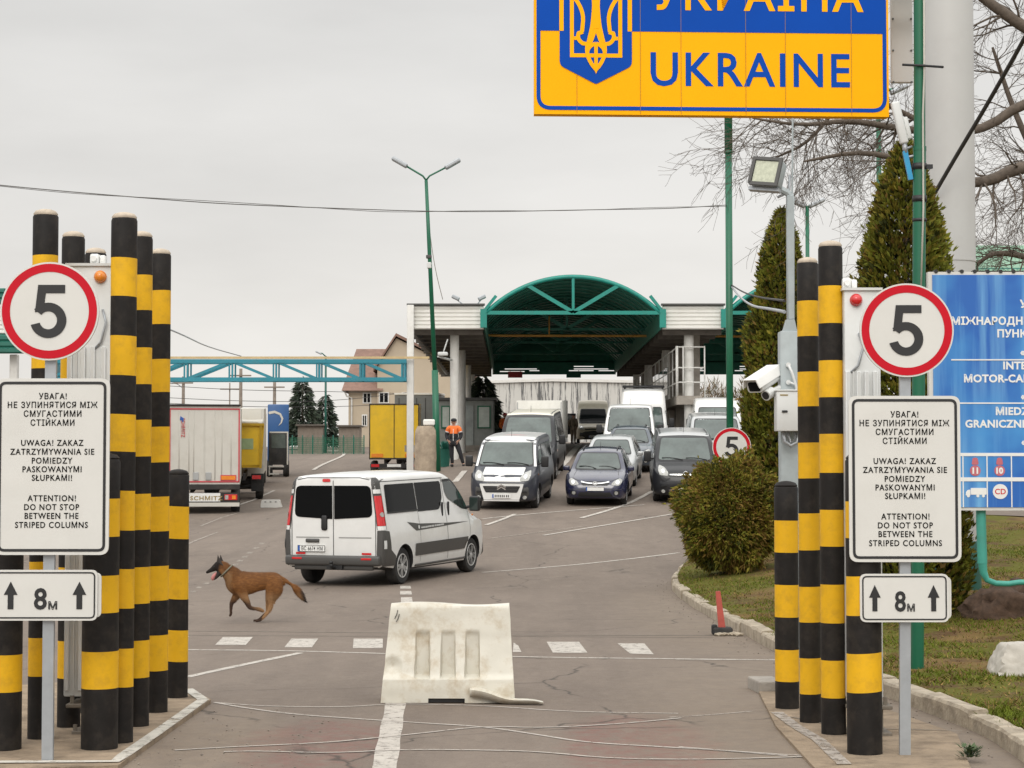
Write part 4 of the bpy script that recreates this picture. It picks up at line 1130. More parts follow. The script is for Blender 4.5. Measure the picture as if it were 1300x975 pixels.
# ------------------------------------------------------------------ the two sign posts
TXT = [('УВАГА!',0),('НЕ ЗУПИНЯТИСЯ МІЖ',11.1),('СМУГАСТИМИ',22.2),('СТІЙКАМИ',33.6),('UWAGA! ZAKAZ',59),('ZATRZYMYWANIA SIĘ'.replace('Ę','E'),70.2),('POMIEDZY',81.5),('PASKOWANYMI',92.4),('SŁUPKAMI!',103.2),
       ('ATTENTION!',129),('DO NOT STOP',140.2),('BETWEEN THE',151.2),('STRIPED COLUMNS',162.6)]
def sign_post(label, pxb, pyb, disc, rad, panel, plate, line0, yaw=0., leanx=0.):
    q = GP(pxb, pyb); d = q.y; s_ = S(d); x0 = P(pxb, pyb, d).x
    t = thing('road_sign_post', label, 'road sign', (x0, d, 0), rotz=yaw)
    lx = lambda px, py: P(px, py, d).x-x0
    lz = lambda py: ZP(py, d)
    mb = MB(); topx = lx(*disc); mb.rbox((0,0,0), (.075,.04,.01), .001, 1)
    mb.bm.clear()
    mb.poly([(-.038,-.02,-.1),(.038,-.02,-.1),(.038,.02,-.1),(-.038,.02,-.1)])
    zt = lz(disc[1]-rad*.6)
    a = [mb.bm.verts.new((sx_*.038+leanx_, sy_*.02, z)) for z, leanx_ in ((-.1,0),(zt,topx)) for sx_, sy_ in ((-1,-1),(1,-1),(1,1),(-1,1))]
    for k in range(4): mb.bm.faces.new((a[k], a[(k+1)%4], a[4+(k+1)%4], a[4+k]))
    mb.bm.faces.new(a[4:]); mb.build('post', 'galv', t)
    c = Vector((lx(*disc), -.05, lz(disc[1]))); speed_sign(t, c, rad/s_, 0)
    # text panel
    (ax0, az0, ax1, az1) = panel
    X0, X1, Z0, Z1 = lx(ax0,(az0+az1)/2), lx(ax1,(az0+az1)/2), lz(az1), lz(az0)
    mb = MB(); mb.prism(rrect(X0,Z0,X1,Z1,.06), -.066, -.046, 'y'); pn = mb.build('text_panel', 'sign_white', t)
    def frame(mbx, x0_, z0_, x1_, z1_, wd, r, y):
        o_, i_ = rrect(x0_,z0_,x1_,z1_,r), rrect(x0_+wd,z0_+wd,x1_-wd,z1_-wd,max(.005,r-wd)); n = len(o_)
        for k in range(n):
            j = (k+1)%n; mbx.poly([(o_[k][0],y,o_[k][1]),(o_[j][0],y,o_[j][1]),(i_[j][0],y,i_[j][1]),(i_[k][0],y,i_[k][1])])
    mb = MB(); i_ = .022; frame(mb, X0+i_, Z0+i_, X1-i_, Z1-i_, .019, .048, -.0685); mb.build('border', 'ink', pn, fixn=False)
    mb = MB(); cxx = (X0+X1)/2; kz = (Z1-Z0)/(az1-az0)
    base = text_bm('НЕ ЗУПИНЯТИСЯ МІЖ', 1, None, 0, 1.16); xs = [v_.co.x for v_ in base.verts]; kw = (118.5/s_)/(max(xs)-min(xs)); base.free()
    cap = 7.6/s_
    for s, dy in TXT:
        if dy in (59, 129): mb.build('lettering', 'ink', pn, fixn=False); mb = MB()
        b2 = text_bm(s, 1, None, .016, 1.16, .0)
        xs_ = [v_.co.x for v_ in b2.verts]
        for v_ in b2.verts: v_.co.x *= kw; v_.co.z *= cap
        for v_ in b2.verts: v_.co.y = -.0004 if v_.co.y < -1e-6 else 0
        mb.add(b2, Matrix.Translation((cxx, -.0685, lz(line0)-dy*kz-cap/2)))
    mb.build('lettering', 'ink', pn, fixn=False)
    # distance plate
    (ax0, az0, ax1, az1) = plate; ym = (az0+az1)/2
    X0, X1, Z0, Z1 = lx(ax0,ym), lx(ax1,ym), lz(az1), lz(az0); W_ = X1-X0; H_ = Z1-Z0
    mb = MB(); mb.prism(rrect(X0,Z0,X1,Z1,.045), -.064, -.046, 'y'); mb.prism(rrect(X0+.03,Z0+.02,X1+.022,Z1-.02,.04), -.044, -.03, 'y'); dp = mb.build('distance_plate', 'sign_white', t)
    mb = MB(); frame(mb, X0+.014, Z0+.014, X1-.014, Z1-.014, .010, .035, -.0665); mb.build('border', 'ink', dp, fixn=False)
    for k in (.165, .828):
        mb = MB(); ax = X0+W_*k; z0_, z1_ = Z0+H_*.225, Z0+H_*.77
        mb.prism([(ax-W_*.028,z0_),(ax+W_*.028,z0_),(ax+W_*.028,z0_+(z1_-z0_)*.52),(ax+W_*.066,z0_+(z1_-z0_)*.52),(ax,z1_),(ax-W_*.066,z0_+(z1_-z0_)*.52),(ax-W_*.028,z0_+(z1_-z0_)*.52)], -.0675, -.0642, 'y'); mb.build('arrow', 'ink', dp)
    mb = MB(); mb.add(text_bm('8', H_*.42, W_*.125, .022, 1, .003), Matrix.Translation((X0+W_*.452, -.0645, Z0+H_*.22)))
    mb.build('lettering', 'ink', dp); mb = MB(); mb.add(text_bm('М', H_*.155, W_*.085, .03, 1, .003), Matrix.Translation((X0+W_*.572, -.0645, Z0+H_*.22))); mb.build('lettering', 'ink', dp)
    mb = MB()
    for z in (lz(disc[1]+8), lz(disc[1]-12), lz(panel[1]+25), lz(panel[3]-25), (Z0+Z1)/2): mb.box((leanx, -.025, z), (.16,.05,.03))
    mb.build('clamp', 'galv', t)
    return t
sign_post('left speed limit 5 sign with warning panel and 8 m plate on a grey post', 60.5, 972, (65.5,396), 62.5, (-3,481,141,704), (-5,723,126,787), 503.5)
sign_post('right speed limit 5 sign with warning panel and 8 m plate on a grey post', 1148.5, 962, (1149,420), 59.5, (1076,503,1217,713), (1090,728,1202,789), 526.5)

# ------------------------------------------------------------------ country sign
d = 20.4; s_ = S(d)
cxp = 904; pc = P(cxp, 40, d); us = thing('country_sign', 'large blue and yellow country sign hanging over the road', 'sign', (pc.x, d, pc.z), rotz=R(2.6))
W_ = 456/s_; kx = 1/s_
def UX(px): return (px-cxp)/s_*1.004
def UZ(py): return ZP(py, d)-pc.z
Z0, Z1 = UZ(146.5), UZ(-72)
mb = MB(); mb.prism([(-W_/2,Z0),(W_/2,Z0),(W_/2,Z1),(-W_/2,Z1)], 0, .14, 'y'); bd = mb.build('panel', 'ukr_yellow', us)
zm = UZ(41)
mb = MB(); w2 = W_/2-.022
mb.prism(rpoly([(-w2,zm),(w2,zm),(w2,Z1-.03),(-w2,Z1-.03)], [0,0,.10,.10]), -.004, -.0005, 'y'); mb.build('blue_half', 'ukr_blue', bd)
mb = MB(); th = 5.0/s_; a_ = w2-th/2
pts = rpoly([(-a_,zm+.01),(-a_,Z0+.065),(a_,Z0+.065),(a_,zm+.01)], [0,.13,.13,0], 8)
mb.stroke(pts, th, -.0045, -.0008); mb.build('border', 'ukr_blue', bd)
# seams between the sheets
mb = MB()
for px in (731,812,864,947,998,1083): mb.box((UX(px), -.0052, (Z0+Z1)/2), (.004,.0016,Z1-Z0-.02))
mb.build('sheet_seam', pm('seam_ochre', (.30,.17,.02), .7), bd)
ex = lambda u: UX(690+u/6.19); ez = lambda v_: UZ(v_/6.19)
mb = MB(); mb.prism(rpoly([(ex(118),ez(-900)),(ex(118),ez(525)),(ex(404),ez(670)),(ex(688),ez(525)),(ex(688),ez(-900))], [0,.05,.02,.05,0]), -.0075, -.0048, 'y'); sh_ = mb.build('shield', 'ukr_blue', bd)
mb = MB()
for u in (132, 672): mb.box((ex(u), -.0085, (ez(-900)+ez(255))/2), (34/6.19/s_, .0018, ez(-900)-ez(255)))
Q = lambda l: [(ex(u), ez(v_)) for u, v_ in l]
w30 = 31/6.19/s_
nst = [0]
def st2(l, wd=w30):
    nst[0] += 1; mb.stroke(Q(l), wd, -.0100-.00025*nst[0], -.0078)
def bez(a, b_, c, n=8): return [tuple(Vector(a)*(1-t)**2+Vector(b_)*2*t*(1-t)+Vector(c)*t*t) for t in [i/n for i in range(n+1)]]
st2([(214,-700),(214,446),(404,446)]); st2([(596,-700),(596,446),(404,446)])
for s__ in (-1, 1):
    m_ = lambda l: [(404+s__*(u-404), v_) for u, v_ in l]
    st2(m_(bez((222,-20),(318,90),(300,200)) + [(294,262)]))
    st2(m_([(302,262)] + bez((268,272),(248,320),(300,352),8) + bez((345,372),(372,330),(404,215))[1:]))
    st2(m_([(230,312),(268,312)]), w30*.9)
    st2(m_(bez((335,372),(322,470),(404,556))), w30)
    st2(m_(bez((404,352),(470,370),(474,430))), w30*.95)
    st2(m_(bez((404,-300),(392,120),(372,230)) + [(345,345)]), w30)
st2([(404,-700),(404,0),(404,235)], [62/6.19/s_,66/6.19/s_,46/6.19/s_]); st2([(404,352),(404,560)], w30*.9)
mb.prism(Q([(372,515),(404,590),(436,515)]), -.0152, -.0078, 'y')
mb.build('trident', 'ukr_yellow', sh_)
hcap = (UZ(67)-UZ(109.5))
mb = MB(); mb.add(text_bm('UKRAINE', hcap, UX(1081)-UX(825), .012, 1.12, .003), Matrix.Translation(((UX(825)+UX(1081))/2, -.0005, UZ(109.5)))); mb.build('lettering', 'ukr_blue', bd)
mb = MB(); mb.add(text_bm('УКРАЇНА', hcap, UX(1099)-UX(827), .016, 1.12, .003), Matrix.Translation(((UX(827)+UX(1099))/2, -.0045, UZ(13.5)))); mb.build('lettering', 'ukr_yellow', bd)
mb = MB()
for py in (-60, -20): mb.box((.35, .24, UZ(py)), (W_+.9, .10, .10))
mb.build('beam', 'green_pole', us)
gs = thing('back_panel', 'plain grey metal panel beside the right end of the country sign', 'panel', (P(1144,0,21.2).x, 21.2, ZP(0,21.2)))
mb = MB(); mb.rbox((0,0,(ZP(107,21.2)-ZP(0,21.2))/2+.45), (28/S(21.2),.06,1.8), .01, 1); pb_ = mb.build('sheet', 'big_grey', gs)
mb = MB()
for k in range(4): mb.cyl((28/S(21.2)/2-.02,-.03,ZP(105-k*40,21.2)-ZP(0,21.2)),(28/S(21.2)/2-.02,-.04,ZP(105-k*40,21.2)-ZP(0,21.2)),.012,n=8); mb.cyl((-28/S(21.2)/2+.02,-.03,ZP(105-k*40,21.2)-ZP(0,21.2)),(-28/S(21.2)/2+.02,-.04,ZP(105-k*40,21.2)-ZP(0,21.2)),.012,n=8)
mb.build('bolt', 'trim_grey', pb_)
mb = MB(); mb.box((.13,-.5,.55),(.08,1.2,.08)); mb.box((.13,-.4,1.2),(.08,1.4,.08)); mb.build('bracket', 'trim_grey', gs)

# ------------------------------------------------------------------ right-hand green pole with antenna
d = 19.0; q = P(1164, 836, d); z0 = gl(q.x, d); gp = thing('green_pole', 'thick green pole behind the right speed sign, cables strapped to it', 'pole', (q.x, d, z0-.05))
zt = ZP(-120, d)-z0; zj = ZP(181, d)-z0; tx = P(1168, 0, d).x-q.x
mb = MB(); r = 8.3/S(d); mb.tube([(0,0,-.2),(tx*.8,0,zj)], r, 16); mb.tube([(tx*.8,0,zj-.02),(tx,0,zt)], r*.9, 16); mb.cyl((tx*.8,0,zj-.03),(tx*.8,0,zj+.01),r*1.05,n=16); mb.build('shaft', 'green_pole', gp, 50)
for py in (205, 246): z = ZP(py,d)-z0; mb = MB(); mb.cyl((tx*.75,0,z-.03),(tx*.75,0,z+.03),r*1.12,n=16); mb.build('strap', 'ink', gp)
z = ZP(205,d)-z0; mb = MB(); mb.box((tx*.75+r*1.4,0,z),(.08,.04,.04)); mb.build('strap_clip', 'ink', gp); mb = MB(); mb.cyl((tx*.72,0,ZP(273,d)-z0-.015),(tx*.72,0,ZP(273,d)-z0+.015),r*1.1,n=16); mb.build('strap', 'ink', gp)
mb = MB(); mb.tube([(tx+.03,-r*1.1,zt),(tx+.02,-r*1.05,ZP(90,d)-z0),(tx*.7+.03,-r*1.1,ZP(140,d)-z0),(tx*.6+.035,-r*1.08,ZP(260,d)-z0),(.06,-r*.9,ZP(360,d)-z0)], .010, 6); mb.build('cable', 'pale_wire', gp)
mb = MB(); mb.tube([(tx-.19,-.05,ZP(77,d)-z0),(tx,-r-.02,ZP(79,d)-z0),(tx+.21,-.05,ZP(80,d)-z0-.0)], .012, 6); mb.build('cross_rod', 'ink', gp)
an = thing('panel_antenna', 'slim white panel antenna tilted beside the green pole', 'antenna', (P(1146,160,d).x, d, ZP(160,d)))
L_ = lambda px, py: (P(px,py,d).x-P(1146,160,d).x, 0, ZP(py,d)-ZP(160,d))
ang = math.atan2(L_(1136,130)[0]-L_(1148,182)[0], L_(1136,130)[2]-L_(1148,182)[2]); c = (Vector(L_(1136,130))+Vector(L_(1148,182)))/2
mb = MB(); mb.rbox(c, (.085,.07,.42), .02, 3, mat=Matrix.Rotation(ang,4,'Y')); mb.rbox(c+Vector((.075,.01,-.05)), (.05,.05,.22), .012, 2, mat=Matrix.Rotation(ang,4,'Y')); mb.build('radome', 'cabinet', an, 50)
mb = MB(); a_, b_ = Vector(L_(1148,192)), Vector(L_(1157,228)); mb.box((a_+b_)/2, (.045,.04,(a_-b_).length), mat=Matrix.Rotation(ang*.9,4,'Y')); mb.build('blue_sleeve', pm('blue_sleeve', (.02,.28,.52), .4), an)
mb = MB(); mb.tube([L_(1148,182),L_(1150,194)], .025, 8); mb.tube([L_(1146,190),L_(1158,186)], .012, 6); mb.tube([L_(1150,200),L_(1164,197)], .014, 6); mb.build('bracket', 'galv', an)

# ------------------------------------------------------------------ big grey column, blue information board
d = 27; q = P(1208.5, 600, d); zb = gl(q.x, d)
bc = thing('steel_column', 'thick pale grey steel column rising behind the blue board', 'column', (q.x, d, zb-.1))
r = 32.5/S(d); zf = ZP(324, d)-zb
mb = MB(); mb.cyl((0,0,0),(0,0,zf),r*.985,n=40); mb.cyl((0,0,zf+.02),(0,0,ZP(-150,d)-zb),r,n=40); mb.cyl((0,0,zf-.0),(0,0,zf+.03),r*1.012,n=40); mb.build('shaft', 'big_grey', bc, 50)
mb = MB(); 
mb.lathe([(r*1.1,-.2),(r*1.08,.3),(r*1.05,.72),(r*1.02,.75)], 30); mb.build('sleeve', 'sleeve_green', bc, 50)

d = 22.0; s_ = S(d); q = P(1180, 497, d); zg = gl(q.x+1, d)
ib = thing('information_board', 'blue trilingual information board with white lettering, cut by the right edge', 'sign', (q.x, d, zg))
BX = lambda px: (px-1180)/s_; BZ = lambda py: ZP(py, d)-zg
W_ = 3.6
mb = MB(); mb.box((W_/2,.06,(BZ(345)+BZ(648))/2),(W_,.10,BZ(345)-BZ(648))); bd = mb.build('frame', 'sign_white', ib)
def boardmat():
    m = bpy.data.materials.new('faded_blue'); m.use_nodes = True
    n = m.node_tree; b = n.nodes['Principled BSDF']; L = n.links.new; b.inputs['Roughness'].default_value = .45
    tc = n.nodes.new('ShaderNodeTexCoord')
    mp = n.nodes.new('ShaderNodeMapping'); mp.inputs['Scale'].default_value = (4.5,1,.25); L(tc.outputs['Object'], mp.inputs[0])
    q = n.nodes.new('ShaderNodeTexNoise'); q.inputs['Scale'].default_value = 1.3; q.inputs['Detail'].default_value = 5; L(mp.outputs[0], q.inputs['Vector'])
    r = n.nodes.new('ShaderNodeMapRange'); L(q.outputs[0], r.inputs[0]); r.inputs[1].default_value = .46; r.inputs[2].default_value = .72
    q2 = n.nodes.new('ShaderNodeTexNoise'); q2.inputs['Scale'].default_value = 1.1; q2.inputs['Detail'].default_value = 3; L(tc.outputs['Object'], q2.inputs['Vector'])
    r2 = n.nodes.new('ShaderNodeMapRange'); L(q2.outputs[0], r2.inputs[0]); r2.inputs[1].default_value = .45; r2.inputs[2].default_value = .68
    m1 = n.nodes.new('ShaderNodeMixRGB'); L(r.outputs[0], m1.inputs[0]); m1.inputs[1].default_value = (.012,.115,.44,1); m1.inputs[2].default_value = (.17,.42,.70,1)
    m2 = n.nodes.new('ShaderNodeMixRGB'); L(r2.outputs[0], m2.inputs[0]); L(m1.outputs[0], m2.inputs[1]); m2.inputs[2].default_value = (.05,.26,.60,1)
    L(m2.outputs[0], b.inputs['Base Color']); return m
MATS['faded_blue'] = boardmat()
mb = MB(); fx0 = BX(1185); mb.prism([(fx0,BZ(644)),(W_-.05,BZ(644)),(W_-.05,BZ(349)),(fx0,BZ(349))], .0, .012, 'y'); fc = mb.build('face', MATS['faded_blue'], bd)
mb = MB()
for txt, px, py, hpx in (('УКРАЇНА',1296,386,10),('МІЖНАРОДНИЙ',1209,407.5,10),('ПУНКТ ПРОПУСКУ',1267,423.5,10),('«',1296,447,8),('INTERNATIONAL',1274,464,10),('MOTOR-CAR',1224,480.5,10),('«',1296,503,8),('MIEDZYNARODOWE',1264,522,10),('GRANICZNE',1225,538,10),('«',1296,561,8)):
    mb.add(text_bm(txt, hpx/s_, None, .034, 1.06, .003, 'LEFT'), Matrix.Translation((BX(px), -.001, BZ(py)-hpx/2/s_))); mb.build('lettering', 'plate', fc); mb = MB()
for (xa_, ya_, xb_, yb_) in ((1208,456,1500,457.6),(1216,511,1500,512.6),(1180,575,1500,579),(1180,606,1500,611)):
    mb = MB(); mb.box(((BX(xa_)+min(W_-.05,BX(xb_)))/2, -.003, (BZ(ya_)+BZ(yb_))/2), (min(W_-.05,BX(xb_))-BX(xa_), .004, abs(BZ(ya_)-BZ(yb_)))); mb.build('dividing_line', 'plate', fc)
for px in (1190,1221.5,1252,1283,1314,1345,1376,1407):
    mb = MB(); mb.box((BX(px), -.0025, (BZ(577)+BZ(644))/2), (1.4/s_,.004,BZ(577)-BZ(644))); mb.build('dividing_line', 'plate', fc)
for px in (1237,1268):
    mb = MB(); mb.prism(circ(BX(px),BZ(597.5),6.8/s_,24), -.005, -.0012, 'y'); mb.prism(rpoly([(BX(px)-4.6/s_,BZ(590)),(BX(px)+4.6/s_,BZ(590)),(BX(px)+3/s_,BZ(581)),(BX(px)-3/s_,BZ(581))],.02), -.0045, -.0012, 'y'); mb.build('red_mark', pm('faded_red', (.50,.13,.16), .5), fc)
for px, t_ in ((1237,'11'),(1268,'10')):
    mb = MB(); mb.add(text_bm(t_, 8/s_, None, .05, 1, .002), Matrix.Translation((BX(px),-.0052,BZ(601.5)))); mb.build('number', 'plate', fc)
mb = MB(); mb.prism(circ(BX(1268.5),BZ(624),9.5/s_,28), -.005, -.0012, 'y'); mb.build('pictogram', 'plate', fc)
mb = MB(); mb.prism(rpoly([(BX(1231),BZ(628)),(BX(1251),BZ(628)),(BX(1251),BZ(619.5)),(BX(1231),BZ(619.5))],.01), -.005, -.0012, 'y'); mb.prism(rpoly([(BX(1224.5),BZ(629)),(BX(1230.5),BZ(629)),(BX(1230.5),BZ(621.5)),(BX(1227),BZ(622)),(BX(1225),BZ(625))],.01), -.005, -.0012, 'y')
for px in (1228,1240,1247): mb.prism(circ(BX(px),BZ(629.5),1.9/s_,12), -.0052, -.0012, 'y')
mb.build('pictogram', 'plate', fc)
mb = MB(); mb.box((BX(1183),-.003,BZ(624)),(3/s_,.004,10/s_)); mb.build('pictogram', 'plate', fc)
mb = MB(); mb.add(text_bm('CD', 7/s_, None, .02, 1.05, .002), Matrix.Translation((BX(1268.5),-.0052,BZ(627.5)))); mb.build('red_letters', 'lens_red', fc)
mb = MB()
for k in range(24): mb.prism(circ(BX(1190)+k*.145,BZ(344.5),.022,10), .0, .10, 'y')
mb.build('top_clip', 'ink', bd)
mb = MB(); r = 6.2/s_; lx = BX(1247)
mb.tube([(lx-.005,.12,BZ(500)),(lx,.12,BZ(660)),(lx+.01,.12,BZ(716))], r, 12); mb.tube([(lx+.01,.12,BZ(712)),(lx+.02,.12,BZ(727)),(lx+.06,.12,BZ(737)),(lx+.16,.12,BZ(741.5)),(lx+.30,.12,BZ(742)),(lx+.42,.12,BZ(740)),(3.0,.12,BZ(739))], [r*.95,r*.8,r*.62,r*.6,r*.58,r*.56,r*.56], 12)
mb.tube([(3.0,.12,BZ(500)),(3.0,.12,-.3)], r, 12); mb.tube([(2.2,.12,BZ(740)),(2.2,.12,-.3)], r*.8, 10); mb.build('leg', 'pipe_teal', ib, 50)

# ------------------------------------------------------------------ camera post
d = 17.8; q = P(1003, 880, d); cp = thing('camera_post', 'grey steel post carrying a floodlight, behind the short right pillar', 'post', (q.x, d, .02))
LX = lambda px, py=500: P(px,py,d).x-q.x; LZ = lambda py: ZP(py,d)-.02; s_ = S(d)
mb = MB(); r = 11.5/s_; mb.rbox((0,0,LZ(421)/2), (r*2,r*2,LZ(421)), .012, 2)
mb.prism([(LX(992,421),LZ(422)),(LX(1014,421),LZ(422)),(LX(1011),LZ(418)),(LX(1008.5),LZ(406)),(LX(998.5),LZ(406)),(LX(995),LZ(418))], -.05, .05, 'y')
mb.rbox((LX(1003.5,330),0,(LZ(406)+LZ(248))/2), (9.5/s_,.07,LZ(248)-LZ(406)), .008, 1)
mb.tube([(LX(1004,252),0,LZ(250)),(LX(1000,245),0,LZ(245)),(LX(982,235),0,LZ(236)),(LX(968,233),0,LZ(234))], 4.6/s_, 8)
mb.cyl((LX(1005.5,200),0,LZ(248)),(LX(1006,100),0,LZ(150)),.008,n=6); mb.build('shaft', 'grey_pole', cp, 40)
fl = thing('floodlight', 'square grey floodlight on the arm of the camera post', 'floodlight', (q.x+LX(972,220), d-.05, LZ(220)+.02))
mm = Matrix.Rotation(R(-28),4,'Z') @ Matrix.Rotation(R(-14),4,'X') @ Matrix.Rotation(R(8),4,'Y')
def put(mb): bmesh.ops.transform(mb.bm, matrix=mm, verts=mb.bm.verts); return mb
mb = MB(); mb.rbox((0,.05,0), (.28,.14,.26), .03, 3); mb.rbox((0,.14,0.02), (.22,.10,.2), .03, 2); hb = put(mb).build('housing', 'grey_pole', fl, 50)
mb = MB(); mb.stroke([(-.13,-.12),(.13,-.12),(.13,.12),(-.13,.12),(-.13,-.12)], .03, -.04, -.015); put(mb).build('bezel', 'trim_grey', hb)
mb = MB(); mb.box((0,-.022,0), (.22,.01,.20)); put(mb).build('lens', pm('lamp_glass', (.45,.47,.36), .2, var=.2, scale=30), hb)
mb = MB(); mb.box((.0,.05,-.15),(.30,.06,.03)); mb.tube([(.16,.16,.05),(.17,.2,-.1),(.1,.14,-.18)], .012, 6); put(mb).build('bracket', 'galv', fl)
mb = MB()
for py in (464, 486): mb.cyl((LX(999),-r-.03,LZ(py)),(LX(999),-r,LZ(py)),.022,n=10)
mb.tube([(LX(999),-r-.03,LZ(464)),(LX(1003),-r-.05,LZ(474)),(LX(1008),-r-.04,LZ(490)),(LX(1010),-r-.02,LZ(500))], .012, 6); mb.tube([(LX(999),-r-.03,LZ(486)),(LX(1006),-r-.04,LZ(488)),(LX(1012),-r-.02,LZ(494))], .010, 6)
mb.build('socket', 'cabinet', cp)
cb = thing('junction_cabinet', 'white metal junction cabinet bolted to the camera post', 'cabinet', (q.x+LX(1000,525), d-r-.1, LZ(548)+.02))
mb = MB(); hh = LZ(498)-LZ(548); mb.rbox((0,0,hh/2), (38/s_,.19,hh), .008, 2); mb.rbox((0,-.0,hh+.006), (40/s_,.21,.014), .003, 1); bx = mb.build('box', 'cabinet', cb, 40)
mb = MB(); mb.rbox((-.065,-.10,hh*.49), (.05,.02,.02), .005, 1); mb.build('latch', 'ink', bx)
mb = MB(); mb.box((-.07,-.097,hh*.90), (.07,.003,.012)); mb.build('maker_strip', pm('dull_gold', (.30,.22,.08), .5), bx)
mb = MB(); mb.tube([(-.06,.0,0),(-.055,0,-.09),(0,0,-.13),(.06,0,-.10),(.07,0,0)], .018, 8); mb.tube([(-.02,.02,0),(0,.02,-.1),(.05,.02,-.06),(.04,.02,0)], .014, 6); mb.build('conduit', 'galv', cb)
cc = thing('security_camera', 'white weatherproof security camera with a small second lens below', 'camera', (q.x+LX(968,484), d-.1, LZ(484)+.02))
mm = Matrix.Rotation(R(-38),4,'Z') @ Matrix.Rotation(R(-24),4,'X').inverted()
mm = Matrix.Rotation(R(-42),4,'Z') @ Matrix.Rotation(R(22),4,'X')
mb = MB(); prof = rpoly([(-.075,-.055),(.075,-.055),(.085,.0),(.06,.075),(-.06,.075),(-.085,0)], .03, 4)
mb.prism(prof, -.16, .17, 'y'); hs = put(mb).build('housing', 'cabinet', cc, 50)
mb = MB(); mb.prism(rpoly([(-.095,.0),(-.07,.085),(.07,.085),(.095,.0),(.085,.0),(.062,.078),(-.062,.078),(-.085,.0)], .005), -.21, .19, 'y'); put(mb).build('sunshield', 'plate', hs, 40)
mb = MB(); mb.prism(rpoly([(-.06,-.042),(.06,-.042),(.06,.045),(-.06,.045)], .02), -.166, -.158, 'y'); put(mb).build('front_glass', 'tint_glass', hs)
mb = MB(); mb.cyl((.07,-.12,-.10),(.07,-.02,-.10),.048,n=16); put(mb).build('lamp', 'cabinet', cc, 40)
mb = MB(); mb.cyl((.07,-.125,-.10),(.07,-.119,-.10),.036,n=16); put(mb).build('lamp_lens', 'ink', cc)
mb = MB(); e_ = Vector((LX(996,490)-LX(968,484), .06, LZ(490)-LZ(484))); mb.tube([(.02,.02,-.06),(.06,.02,-.10),(e_.x*.7,.04,e_.z-.02),e_], .025, 8); mb.tube([(.05,.05,-.03),(.12,.05,.03),(e_.x,.06,e_.z+.04)], .012, 6); mb.build('bracket', 'cabinet', cc)

# ------------------------------------------------------------------ plastic barrier in the lane
q = GP(568, 889); d = q.y; s_ = S(d)
ba = thing('plastic_barrier', 'battered off-white plastic road barrier standing in the lane', 'barrier', (q.x, d, .004))
BXp = lambda px: (px-568)/s_; bh = 1.0
BZp = lambda py: (889-py)/s_
M['barrier_plastic'] = pm('barrier_plastic', (.60,.575,.50), .45, var=.05, scale=3, dirt=(.38,.29,.17), dirt_amt=.75, dirt_scale=5.5, bump=.15, bscale=20)
h = BZp(768); mb = MB()
# profile: depth at heights (jersey shape); front at y=-
hw_b, hw_t = .24, .085
lv = [0, .03, .12, .20, .24, .34, .55, .72, h-.055, h-.02, h]
def halfdepth(z): return lerp_tab([(0,.235),(.12,.235),(.20,.225),(.24,.19),(.55,.115),(.72,.095),(h-.06,.09),(h-.02,.085),(h,.065)], z)
xl0, xr0, xl1, xr1 = BXp(486), BXp(653), BXp(497), BXp(646)
grooves = [BXp(537.5), BXp(569.5), BXp(600)]
nx = 150
def xat(t, z): k = z/h; l_ = xl0+(xl1-xl0)*k; r_ = xr0+(xr1-xr0)*k; return l_+(r_-l_)*t
random.seed(5)
def yfront(x, z):
    y = -halfdepth(z)
    for gx_ in grooves:
        gw = .052*(1+.25*(1-z/h))
        a = sst(gw+.008, gw-.006, abs(x-gx_)) * sst(.20,.235,z) * sst(BZp(801), BZp(806), z) if True else 0
        y = y*(1-a) + max(y, -.088)*a
    y += .006*mn.noise(Vector((x*6, z*6, 3))) + .012*mn.noise(Vector((x*2, z*2.5, 9)))
    # dented lower left corner
    dd = math.hypot(x-BXp(500), z-BZp(845)); y += .05*max(0, 1-dd/.09)
    return y
zs_ = sorted(set([round(h*k/44, 4) for k in range(45)] + [.20,.235]))
vf = [[mb.bm.verts.new((xat(i/nx, z)+.004*mn.noise(Vector((i*.15,z*8,1))), yfront(xat(i/nx, z), z), z+(.012*math.sin(i*.043) if z >= h-.001 else 0))) for i in range(nx+1)] for z in zs_]
vb = [[mb.bm.verts.new((xat(i/nx, z), halfdepth(z)+.01*mn.noise(Vector((i*.05,z*5,7))), z+(.012*math.sin(i*.043) if z >= h-.001 else 0))) for i in range(nx+1)] for z in zs_]
slot = lambda i, j: BXp(545) < xat((i+.5)/nx, 0) < BXp(591) and zs_[j+1] <= .052
for j in range(len(zs_)-1):
    for i in range(nx):
        if slot(i, j): continue
        mb.bm.faces.new((vf[j][i], vf[j][i+1], vf[j+1][i+1], vf[j+1][i])); mb.bm.faces.new((vb[j][i+1], vb[j][i], vb[j+1][i], vb[j+1][i+1]))
for j in range(len(zs_)-1):
    mb.bm.faces.new((vb[j][0], vf[j][0], vf[j+1][0], vb[j+1][0])); mb.bm.faces.new((vf[j][nx], vb[j][nx], vb[j+1][nx], vf[j+1][nx]))
for i in range(nx):
    mb.bm.faces.new((vf[-1][i], vf[-1][i+1], vb[-1][i+1], vb[-1][i]))
sb = mb.build('shell', 'barrier_plastic', ba, 50)
mb = MB(); mb.box((BXp(568), .0, .028), (.34,.40,.05)); mb.build('slot_shade', 'ink', ba)  # black block painted in for the shade inside the foot slot
